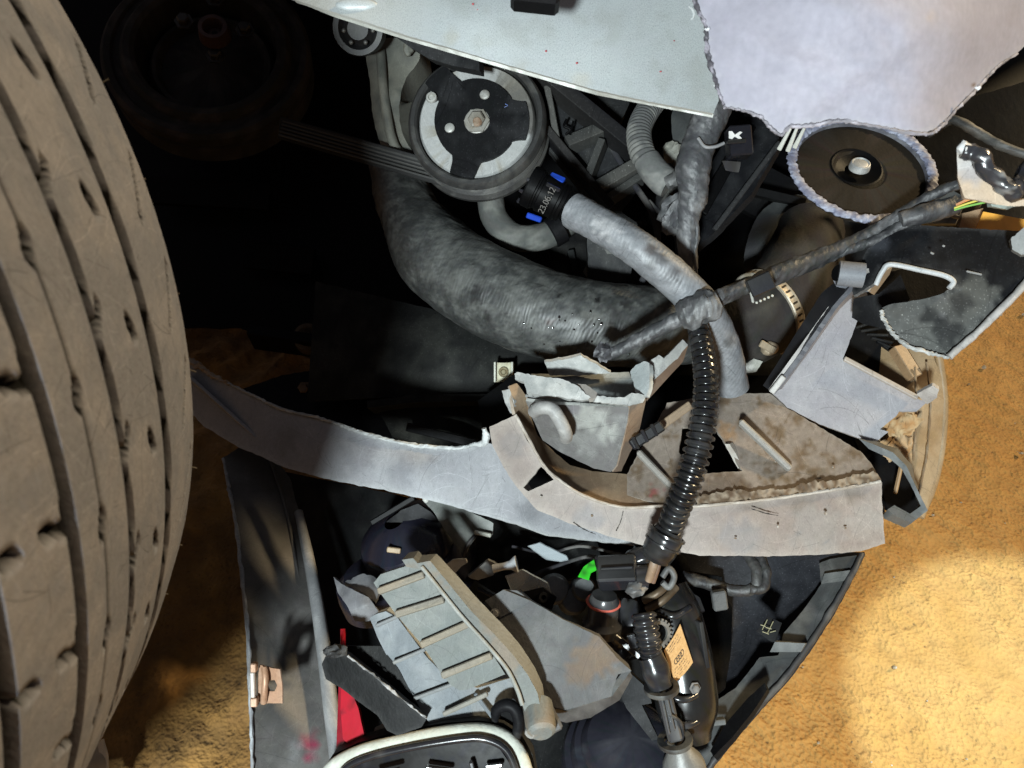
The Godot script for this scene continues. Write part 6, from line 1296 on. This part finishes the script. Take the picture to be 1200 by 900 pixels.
	blob_part("arm_frayed_end", o, M.black, paint(Color(0.06, 0.06, 0.062), Color(0.2, 0.2, 0.2), -0.1, 0.3, 3.0), [393, 763, 0.487], Vector3(0.0075, 0.004, 0.004), 0.003, 3.0, 18)
	tube_part("arm_edge_burr", o, M.plastic, paint(Color(0.16, 0.16, 0.16), Color(0.4, 0.4, 0.4), -0.1, 0.3, 3.0), [[408, 768, 0.487], [440, 793, 0.484], [470, 818, 0.481], [500, 842, 0.479]], 0.0006, {"n": 6, "steps": 10, "rough": 0.0014, "rscale": 4.0})
	o = thing("red_strip", "narrow glossy red plastic strip beside the grey rolled bead", "strip", [410, 820, 0.509])
	var rp := paint(Color(0.36, 0.010, 0.020), Color(0.14, 0.012, 0.016), 0.05, 0.5, 3.5, {"grit": 0.1})
	plate_part("strip_blade", o, M.gloss, rp, [[400, 800, 0.506], [408, 800, 0.505], [420, 830, 0.501], [427, 862, 0.497], [408, 872, 0.498], [402, 866, 0.499], [399, 830, 0.503]], {"th": 0.003, "rag": 0.3})
	plate_part("strip_side", o, M.gloss, paint(Color(0.26, 0.01, 0.02), Color(0.3, 0.015, 0.03)), [[397, 800, 0.514], [402, 806, 0.512], [404, 868, 0.502], [400, 884, 0.502], [394, 884, 0.509]], {"th": 0.003, "rag": 0.3})
	tube_part("strip_stem", o, M.gloss, rp, [[402, 737, 0.524], [402, 756, 0.52], [402, 775, 0.516], [402, 800, 0.512]], 0.0018, {"n": 10})
	# light cover with white seal
	o = thing("sealed_lamp_cover", "black oval lamp cover rim with a thick cream rubber seal", "lamp cover", [510, 890, 0.484])
	var cv := paint(Color(0.045, 0.047, 0.048), Color(0.085, 0.087, 0.086), -0.2, 0.4, 1.0, {"edge": Color(0.12, 0.12, 0.12)})
	plate_part("cover_flange", o, M.black, cv, [[376, 906, 0.492], [390, 884, 0.491], [420, 870, 0.489], [470, 856, 0.486], [520, 847, 0.484], [560, 844, 0.483], [590, 848, 0.482], [612, 862, 0.481], [624, 884, 0.48], [632, 930, 0.479], [376, 930, 0.492]], {"th": 0.012, "res": 8, "rag": 0.2})
	var seal := [[378, 915, 0.486], [392, 896, 0.485], [424, 880, 0.483], [472, 868, 0.48], [522, 858, 0.478], [560, 855, 0.477], [586, 860, 0.476], [604, 874, 0.475], [614, 894, 0.474], [622, 925, 0.473]]
	tube_part("seal_ring", o, M.rubber, paint(Color(0.40, 0.41, 0.36), Color(0.47, 0.48, 0.43), -0.2, 0.4, 1.0, {"grit": 0.05}), seal, 0.0041, {"n": 20, "steps": 10})
	plate_part("inner_face", o, M.gloss, paint(Color(0.008, 0.008, 0.009), Color(0.02, 0.02, 0.021), 0.0, 0.4, 1.5), [[394, 918, 0.481], [410, 898, 0.48], [440, 886, 0.478], [490, 876, 0.475], [540, 869, 0.473], [566, 868, 0.472], [586, 878, 0.471], [598, 896, 0.47], [606, 930, 0.469], [394, 930, 0.481]], {"th": 0.006, "res": 7, "rag": 0.3})
	tube_part("inner_rim", o, M.gloss, dark(1.6, 0.2), [[392, 918, 0.478], [408, 898, 0.477], [440, 885, 0.475], [490, 874, 0.472], [542, 866, 0.47], [568, 866, 0.469], [590, 876, 0.468], [602, 896, 0.467], [610, 930, 0.466]], 0.0022, {"n": 12})
	for q in [[552, 890, 556, 906], [500, 898, 530, 902], [440, 908, 470, 900], [570, 896, 590, 894]]:
		bar_part("inner_rib", o, M.gloss, dark(1.6, 0.2), [q[0], q[1], 0.470], [q[2], q[3], 0.469], 0.0025, 0.005, C(0, 0.2, 1))
	o = thing("black_hook_ring", "curved black plastic hook between the lamp cover and heat sink lug", "hook", [600, 842, 0.482])
	tube_part("hook_curve", o, M.black, dark(2.4, 0.3), [[580, 848, 0.482], [582, 832, 0.48], [594, 826, 0.478], [604, 832, 0.477], [608, 848, 0.477], [604, 866, 0.478]], [0.002, 0.0035, 0.004, 0.004, 0.0036, 0.003], {"n": 14})
	plate_part("hook_web", o, M.black, dark(1.0), [[584, 834, 0.488], [598, 830, 0.486], [604, 850, 0.486], [590, 852, 0.488]], {"th": 0.003, "rag": 0.2, "step": 4, "res": 6})
	o = thing("white_foam_scrap", "small white plastic scrap beside the black arm and lamp cover", "scrap", [448, 862, 0.504])
	plate_part("scrap_face", o, M.plastic, paint(Color(0.5, 0.5, 0.48), Color(0.62, 0.62, 0.6)), [[434, 868, 0.508], [440, 852, 0.508], [452, 846, 0.507], [462, 862, 0.504], [450, 870, 0.504]], {"th": 0.003, "step": 4, "res": 6, "rag": 1.0})
	clutter()
	motor()

func motor():
	var o := thing("headlight_levelling_motor", "glossy black motor body with a tan printed sticker and ribbed boot", "motor", [780, 770, 0.52])
	var gp := paint(Color(0.020, 0.020, 0.022), Color(0.045, 0.045, 0.047), 0.0, 0.5, 1.2, {"grit": 0.3})
	tube_part("motor_body", o, M.gloss, paint(Color(0.014, 0.013, 0.012), Color(0.035, 0.032, 0.029), 0.0, 0.5, 1.2), [[776, 690, 0.555], [786, 720, 0.55], [796, 770, 0.545], [804, 820, 0.54], [806, 862, 0.54]], [0.018, 0.0215, 0.023, 0.022, 0.016], {"n": 40})
	for q in [[770, 696], [774, 706]]:
		tube_part("brass_band", o, M.metal, paint(Color(0.14, 0.095, 0.055), Color(0.2, 0.15, 0.1)), [[q[0] - 16, q[1] + 8, 0.536], [q[0] + 2, q[1] - 2, 0.532], [q[0] + 18, q[1] - 18, 0.54]], 0.0028, {"n": 10})
	for q in [[[772, 716, 0.532], [790, 722, 0.527], [808, 712, 0.534]], [[770, 806, 0.524], [800, 820, 0.516], [828, 806, 0.528]], [[776, 838, 0.524], [804, 850, 0.517], [830, 836, 0.528]]]:
		tube_part("body_band", o, M.gloss, gp, q, 0.0024, {"n": 10, "steps": 10})
	for q in [[816, 726, 824, 780, 0.533], [822, 790, 826, 832, 0.532]]:
		bar_part("body_fin", o, M.gloss, dark(1.6, 0.15), [q[0], q[1], q[4]], [q[2], q[3], q[4]], 0.003, 0.007, C(0.3, 0, 1))
	bolt("body_screw", o, [814, 806, 0.518], C(0.2, 0.1, 1), 0.003, 0.003, paint(Color(0.16, 0.155, 0.15), Color(0.26, 0.25, 0.24)))
	plate_part("body_lug", o, M.gloss, gp, [[804, 690, 0.548], [820, 700, 0.545], [826, 716, 0.545], [816, 724, 0.54], [804, 712, 0.54]], {"th": 0.006, "rag": 0.3, "step": 4, "res": 6})
	# sticker: flat print on a thin plate, with a real picture of its marks
	var L := [P([778, 762, 0.5195]), P([797, 731, 0.5205]), P([812, 776, 0.5195]), P([791, 800, 0.5165])]
	var st := Mesher.new()
	var ov := PackedVector3Array(); var uv := PackedVector2Array(); var on := PackedVector3Array(); var oi := PackedInt32Array()
	for i in 7:
		for j in 7:
			var a: Vector3 = L[0].lerp(L[1], j / 6.0); var b: Vector3 = L[3].lerp(L[2], j / 6.0)
			ov.append(a.lerp(b, i / 6.0) + C(0.1, 0, 1) * 0.0016 * sin(PI * j / 6.0) - origin); uv.append(Vector2(j / 6.0, i / 6.0)); on.append(C(0.1, 0.1, 1))
	for i in 6:
		for j in 6:
			var q := i * 7 + j
			oi.append_array([q, q + 1, q + 8, q, q + 8, q + 7])
	var arr := []; arr.resize(Mesh.ARRAY_MAX)
	arr[Mesh.ARRAY_VERTEX] = ov; arr[Mesh.ARRAY_NORMAL] = on; arr[Mesh.ARRAY_TEX_UV] = uv; arr[Mesh.ARRAY_INDEX] = oi
	var am := ArrayMesh.new(); am.add_surface_from_arrays(Mesh.PRIMITIVE_TRIANGLES, arr)
	var lm := StandardMaterial3D.new(); lm.roughness = 0.45; lm.albedo_texture = sticker(); lm.cull_mode = BaseMaterial3D.CULL_DISABLED
	am.surface_set_material(0, lm)
	var lo := MeshInstance3D.new(); lo.mesh = am; put(lo, "printed_sticker", o)
	# gear opening
	var gc := P([772, 742, 0.517])
	var ga := C(0.35, 0.1, 1)
	var m := Mesher.new()
	lathe(m, gc, ga, [[0.0058, -0.004], [0.006, 0.0012], [0.0082, 0.0012], [0.0084, -0.003]], 36)
	commit("gear_ring", m, M.metal, o, paint(Color(0.14, 0.135, 0.125), Color(0.26, 0.25, 0.23)))
	var s := ga.cross(C(0, 1, 0.01)).normalized(); var u := s.cross(ga)
	for k in 20:
		var a := TAU * k / 20.0
		var d := s * cos(a) + u * sin(a)
		m = Mesher.new()
		bar(m, gc + d * 0.0080, gc + d * 0.0098, 0.0016, 0.0014, ga, {"bevel": 0.0002})
		commit("gear_tooth", m, M.metal, o, paint(Color(0.12, 0.115, 0.105), Color(0.25, 0.24, 0.22)))
	lathe_part("gear_bore", o, M.black, dark(0.4), [772, 742, 0.517], ga, [[0, -0.001], [0.0059, -0.001]], 24)
	# connector block on top
	bar_part("connector_block", o, M.gloss, gp, [702, 678, 0.535], [748, 676, 0.53], 0.019, 0.018, C(0.1, 0.75, 1), {"bevel": 0.0015})
	bar_part("connector_rib", o, M.gloss, dark(1.8), [704, 668, 0.519], [742, 666, 0.515], 0.0018, 0.003, C(0.1, 0.75, 1))
	tube_part("connector_neck", o, M.gloss, gp, [[744, 676, 0.52], [758, 676, 0.52]], 0.0082, {"n": 20})
	blob_part("connector_latch", o, M.gloss, gp, [752, 652, 0.53], Vector3(0.011, 0.007, 0.01), 0.003, 1.0, 18)
	blob_part("grey_fitting", o, M.plastic, paint(Color(0.10, 0.1, 0.1), Color(0.22, 0.21, 0.2), -0.1, 0.3, 1.5), [745, 690, 0.515], Vector3(0.007, 0.005, 0.005), 0.003, 1.5, 16)
	tube_part("wire_eye", o, M.plastic, paint(Color(0.10, 0.1, 0.1), Color(0.2, 0.2, 0.19)), [[776, 676, 0.525], [784, 666, 0.525], [790, 676, 0.525], [784, 688, 0.527], [776, 682, 0.527]], 0.0022, {"n": 10})
	# neck with a red ring
	lathe_part("motor_neck", o, M.gloss, paint(Color(0.05, 0.05, 0.052), Color(0.1, 0.1, 0.1)), [707, 712, 0.535], C(0.05, 1, 0.3), [[0, 0.010], [0.0085, 0.010], [0.0105, 0.006], [0.011, -0.008], [0.014, -0.012], [0.014, -0.018]], 36)
	var ring := Mesher.new()
	lathe(ring, P([707, 706, 0.535]), C(0.05, 1, 0.3), [[0.0102, 0.0012], [0.0114, 0.0014], [0.0122, 0.0004], [0.0114, -0.0008], [0.0102, -0.0006]], 40)
	commit("red_ring", ring, M.bright, o, paint(Color(0.62, 0.14, 0.10), Color(0.68, 0.2, 0.15)))
	# lumps between
	blob_part("gear_case", o, M.gloss, gp, [735, 730, 0.55], Vector3(0.020, 0.018, 0.014), 0.004, 0.8, 26)
	blob_part("gear_case_side", o, M.gloss, gp, [720, 748, 0.56], Vector3(0.022, 0.018, 0.012), 0.005, 0.8, 24)
	bar_part("case_rib", o, M.gloss, dark(2.0, 0.2), [738, 742, 0.528], [742, 758, 0.527], 0.006, 0.006, C(0, 0, 1))
	bar_part("case_rib", o, M.gloss, dark(2.0, 0.2), [716, 740, 0.535], [752, 770, 0.53], 0.004, 0.006, C(0, 0, 1))
	# ribbed boot and rod
	tube_part("ribbed_boot", o, M.gloss, gp, [[754, 718, 0.515], [757, 735, 0.512], [760, 752, 0.511], [764, 772, 0.512]], [0.0086, 0.0088, 0.0084, 0.0072], {"pitch": 0.0042, "amp": 0.0014, "n": 26, "steps": 10}, 60.0)
	tube_part("boot_tail", o, M.gloss, gp, [[762, 768, 0.512], [768, 785, 0.511], [774, 805, 0.51]], [0.0085, 0.0095, 0.0078], {"n": 20})
	lathe_part("rod_collar", o, M.metal, paint(Color(0.05, 0.05, 0.05), Color(0.16, 0.16, 0.15)), [775, 806, 0.51], C(-0.15, 1, 0.2), [[0.008, -0.0015], [0.0115, -0.0015], [0.0118, 0.0], [0.0115, 0.0015], [0.008, 0.0015]], 30)
	bar_part("adjuster_rod", o, M.gloss, paint(Color(0.04, 0.042, 0.044), Color(0.12, 0.12, 0.12)), [776, 806, 0.516], [790, 866, 0.512], 0.0095, 0.007, C(0, 0.1, 1), {"bevel": 0.0015})
	for q in [[780, 812, 790, 856], [774, 812, 784, 860]]:
		bar_part("rod_rib", o, M.gloss, paint(Color(0.08, 0.082, 0.085), Color(0.2, 0.2, 0.2)), [q[0], q[1], 0.508], [q[2], q[3], 0.505], 0.0014, 0.0022, C(0, 0.1, 1))
	lathe_part("rod_collar", o, M.metal, paint(Color(0.05, 0.05, 0.05), Color(0.14, 0.14, 0.13)), [791, 868, 0.512], C(-0.2, 1, 0.2), [[0.007, -0.0015], [0.0115, -0.0015], [0.0118, 0.0], [0.0115, 0.0015], [0.007, 0.0015]], 30)
	lathe_part("steel_foot", o, M.metal, paint(Color(0.20, 0.20, 0.195), Color(0.34, 0.34, 0.32), -0.1, 0.4), [798, 886, 0.52], C(-0.3, 1, 0.25), [[0, 0.014], [0.0065, 0.013], [0.0085, 0.004], [0.0135, -0.004], [0.0145, -0.008], [0.0145, -0.012]], 36)
	tube_part("guide_wire", o, M.metal, dark(2.5, 0.3), [[786, 838, 0.505], [797, 846, 0.507], [800, 862, 0.51], [793, 874, 0.512]], 0.0012, {"n": 8})
	# frame arms and the lower dome
	var fp := paint(Color(0.030, 0.031, 0.034), Color(0.065, 0.066, 0.07), -0.1, 0.5, 1.0)
	plate_part("frame_arm", o, M.black, fp, [[728, 792, 0.53], [740, 790, 0.528], [758, 806, 0.525], [764, 824, 0.522], [752, 826, 0.524], [772, 866, 0.52], [764, 868, 0.52], [734, 830, 0.525], [726, 812, 0.53]], {"th": 0.005, "rag": 0.3})
	lathe_part("lower_dome", o, M.gloss, paint(Color(0.020, 0.021, 0.028), Color(0.05, 0.051, 0.06), 0.0, 0.5, 1.0), [735, 880, 0.55], C(0.05, 0.75, 0.6), [[0, 0.022], [0.018, 0.020], [0.030, 0.014], [0.033, 0.010], [0.034, 0.006], [0.038, 0.004], [0.0395, 0.0], [0.040, -0.006], [0.044, -0.008], [0.0455, -0.012], [0.0455, -0.024]], 64, 25.0)
	plate_part("dome_back", o, M.black, fp, [[672, 836, 0.575], [716, 820, 0.57], [730, 800, 0.56], [740, 850, 0.555], [700, 870, 0.56], [680, 870, 0.57]], {"th": 0.003, "rag": 0.4})
	plate_part("side_ear", o, M.black, dark(1.8, 0.2), [[802, 690, 0.56], [812, 704, 0.555], [818, 744, 0.55], [812, 770, 0.55], [806, 730, 0.555]], {"th": 0.004, "rag": 0.3})

func ring_px(img: Image, cx: float, cy: float, r: float, w: float, c: Color):
	for y in range(int(cy - r - 3), int(cy + r + 4)):
		for x in range(int(cx - r - 3), int(cx + r + 4)):
			var e := absf(Vector2(x - cx, y - cy).length() - r)
			if e < w: img.set_pixel(x, y, img.get_pixel(x, y).lerp(c, 1.0 - smoothstep(w * 0.6, w, e)))

func sticker() -> ImageTexture:
	var w := 192; var h := 256
	var img := Image.create_empty(w, h, false, Image.FORMAT_RGB8)
	for y in h:
		for x in w:
			var k := 0.06 * n_fine.get_noise_2d(x * 0.8, y * 0.8) + 0.05 * n_coarse.get_noise_2d(x, y)
			img.set_pixel(x, y, Color(0.64 + k, 0.50 + k, 0.32 + k))
	var ink := Color(0.08, 0.06, 0.045)
	for k in 4: ring_px(img, 62 + k * 22, 138, 17, 3.4, ink)
	# rows of small worn print, too worn to read
	var r := RandomNumberGenerator.new(); r.seed = 44
	for row in [[16, 12], [36, 8], [54, 8], [172, 9], [192, 7], [210, 7], [228, 7]]:
		var x := 20
		while x < 165:
			var l := r.randi_range(4, 9)
			if r.randf() < 0.78: img.fill_rect(Rect2i(x, row[0] + r.randi_range(0, 1), l, row[1] - r.randi_range(0, 3)), Color(0.64, 0.50, 0.32).lerp(ink, r.randf_range(0.35, 0.75)))
			x += l + r.randi_range(2, 5)
	return ImageTexture.create_from_image(img)

func build_small():
	var o := thing("green_tag", "bright green plastic tag at the end of the motor connector", "tag", [689, 669, 0.53])
	plate_part("tag_blade", o, M.bright, paint(Color(0.02, 0.34, 0.012), Color(0.012, 0.12, 0.01), 0.05, 0.5, 7.0), [[677, 676, 0.525], [684, 664, 0.523], [696, 656, 0.522], [699, 668, 0.522], [692, 672, 0.522], [690, 680, 0.523]], {"th": 0.002, "step": 4, "res": 5, "rag": 0.3})
	o = thing("smoky_lobed_cap", "smoky grey lobed plastic cap beside the red ringed neck", "cap", [668, 695, 0.55])
	var sp := paint(Color(0.10, 0.105, 0.106), Color(0.17, 0.175, 0.175), -0.1, 0.4)
	for q in [[650, 690, 0.011], [672, 704, 0.010], [684, 690, 0.009]]:
		lathe_part("cap_lobe", o, M.plastic, sp, [q[0], q[1], 0.552], C(0.1, 0.3, 1), [[0, 0.004], [q[2] * 0.8, 0.003], [q[2], 0.0], [q[2], -0.01]], 26)
	o = thing("card_scrap", "pale beige card scrap lying on the ground under the tyre", "card", [85, 888, 0.60])
	plate_part("card_face", o, M.print, paint(Color(0.45, 0.39, 0.29), Color(0.5, 0.44, 0.34)), [[78, 884, 0.585], [112, 873, 0.59], [119, 868, 0.585], [128, 910, 0.575], [126, 940, 0.57], [60, 940, 0.57]], {"th": 0.0015, "rag": 0.4, "in": [[115, 890, 0.576]]})
	plate_part("card_edge", o, M.print, paint(Color(0.6, 0.57, 0.5), Color(0.64, 0.6, 0.52)), [[115, 872, 0.584], [120, 866, 0.582], [125, 884, 0.578], [128, 930, 0.568], [121, 930, 0.57]], {"th": 0.0015, "rag": 0.3, "step": 4})

func clutter():
	# broken clear lens pieces, loose wires and clips inside the headlight
	var lens := StandardMaterial3D.new()
	lens.albedo_color = Color(0.82, 0.86, 0.88, 0.22); lens.transparency = BaseMaterial3D.TRANSPARENCY_ALPHA; lens.roughness = 0.08
	lens.vertex_color_use_as_albedo = false
	var o := thing("clear_lens_shard", "large clear lens shard leaning behind the finned heat sink", "lens shard", [610, 690, 0.545])
	plate_part("shard_pane", o, lens, dark(), [[592, 676, 0.548], [612, 668, 0.545], [642, 684, 0.545], [648, 700, 0.548], [622, 706, 0.55], [600, 694, 0.55]], {"th": 0.002, "rag": 0.6, "step": 5, "res": 8}, 25.0)
	o = thing("clear_lens_sliver", "thin clear lens sliver below the curved bumper strip", "lens shard", [640, 650, 0.56])
	plate_part("shard_pane", o, lens, dark(), [[618, 640, 0.566], [632, 636, 0.563], [664, 652, 0.560], [668, 660, 0.560], [640, 656, 0.563]], {"th": 0.002, "rag": 0.6, "step": 5, "res": 8}, 25.0)
	o = thing("headlight_wire", "thin black wire looping across the dark headlight housing", "wire", [640, 690, 0.56])
	tube_part("wire_run", o, M.rubber, dark(2.5, 0.3), [[560, 690, 0.565], [590, 700, 0.56], [622, 676, 0.56], [650, 664, 0.56], [690, 652, 0.56], [716, 660, 0.545]], 0.0014, {"n": 8, "steps": 10})
	tube_part("wire_run", o, M.rubber, dark(3.0, 0.3), [[600, 640, 0.575], [640, 648, 0.57], [680, 640, 0.57], [720, 648, 0.56], [744, 652, 0.545]], 0.0012, {"n": 8, "steps": 10})
	o = thing("boss_bracket", "small black screw boss bracket above the dark cast cover", "bracket", [640, 700, 0.535])
	plate_part("boss_plate", o, M.black, dark(2.2, 0.25), [[612, 694, 0.54], [636, 688, 0.538], [652, 700, 0.536], [646, 714, 0.534], [622, 708, 0.538]], {"th": 0.004, "rag": 0.4, "step": 4, "res": 6})
	lathe_part("screw_boss", o, M.black, dark(2.8, 0.3), [636, 700, 0.536], C(0.1, 0.3, 1), [[0.0014, -0.001], [0.0016, 0.005], [0.0032, 0.005], [0.0038, 0.0]], 20)
	# cables and bolts in the engine bay
	o = thing("thin_engine_cable", "thin black cable winding behind the ribbed black bracket", "cable", [720, 200, 0.62])
	tube_part("cable_run", o, M.rubber, dark(3.0, 0.3), [[700, 120, 0.66], [716, 170, 0.64], [742, 214, 0.625], [764, 250, 0.61], [770, 290, 0.61], [752, 330, 0.63]], 0.0026, {"n": 10, "steps": 10})
	tube_part("cable_run", o, M.rubber, dark(3.5, 0.4), [[760, 236, 0.615], [790, 270, 0.61], [792, 306, 0.612], [776, 336, 0.62]], 0.002, {"n": 10, "steps": 10})
	for q in [[752, 262, 0.606], [770, 300, 0.606]]:
		lathe_part("cable_band", o, M.black, dark(2.0, 0.2), q, C(0.3, -1, 0.1), [[0.0028, -0.002], [0.0036, -0.002], [0.0036, 0.002], [0.0028, 0.002]], 18)
	o = thing("block_bolt", "rusty hexagon bolt on the casting above the thick hose", "bolt", [694, 318, 0.675])
	bolt("bolt_head", o, [694, 318, 0.672], C(0.0, 0.2, 1), 0.006, 0.006, paint(Color(0.16, 0.13, 0.1), Color(0.25, 0.22, 0.18), -0.1, 0.3, 2.0))
	o = thing("bracket_bolt", "dull steel bolt through the foot of the ribbed bracket", "bolt", [716, 292, 0.64])
	bolt("bolt_head", o, [716, 290, 0.648], C(0.0, 0.1, 1), 0.005, 0.005, paint(Color(0.2, 0.2, 0.19), Color(0.3, 0.29, 0.26), -0.1, 0.3, 2.0))
	# water and coolant drops on the thick hose
	var wet := StandardMaterial3D.new()
	wet.albedo_color = Color(0.05, 0.04, 0.035); wet.roughness = 0.05; wet.metallic_specular = 0.7
	origin = Vector3.ZERO
	var r2 := RandomNumberGenerator.new(); r2.seed = 91
	var m := Mesher.new()
	for i in 34:
		var px := 600.0 + 110.0 * r2.randf() + 40.0 * r2.randf()
		var py := 340.0 + 80.0 * r2.randf()
		var c := Vector2(px, py)
		var hit := hose_hit(px, py)
		if hit.x == INF: continue
		var s := r2.randf_range(0.0004, 0.0011)
		blob(m, hit, Vector3(s, s * r2.randf_range(0.8, 1.6), s * 0.5), s * 0.2, 2.0, 8)
	var dr := commit("coolant_drops", m, wet, self, dark())
	dr.set_meta("kind", "stuff"); dr.set_meta("label", "dark wet drops spattered over the thick grey hose"); dr.set_meta("category", "drops")

# where the view ray through a pixel first meets the thick hose
func hose_hit(px: float, py: float) -> Vector3:
	var path := spline(PP([[462, 190, 0.72], [478, 245, 0.70], [515, 302, 0.665], [580, 345, 0.635], [660, 374, 0.615], [740, 382, 0.62], [815, 380, 0.65]]), 10)
	var dir := (P([px, py, 1.0]) - eye).normalized()
	var t := 0.45
	for k in 60:
		var q := eye + dir * t
		var best := INF
		for i in path.size() - 1:
			var cp := Geometry3D.get_closest_point_to_segment(q, path[i], path[i + 1])
			best = minf(best, q.distance_to(cp))
		if best < 0.0352: return q
		t += maxf((best - 0.035) * 0.8, 0.0004)
		if t > 0.9: break
	return Vector3(INF, 0, 0)
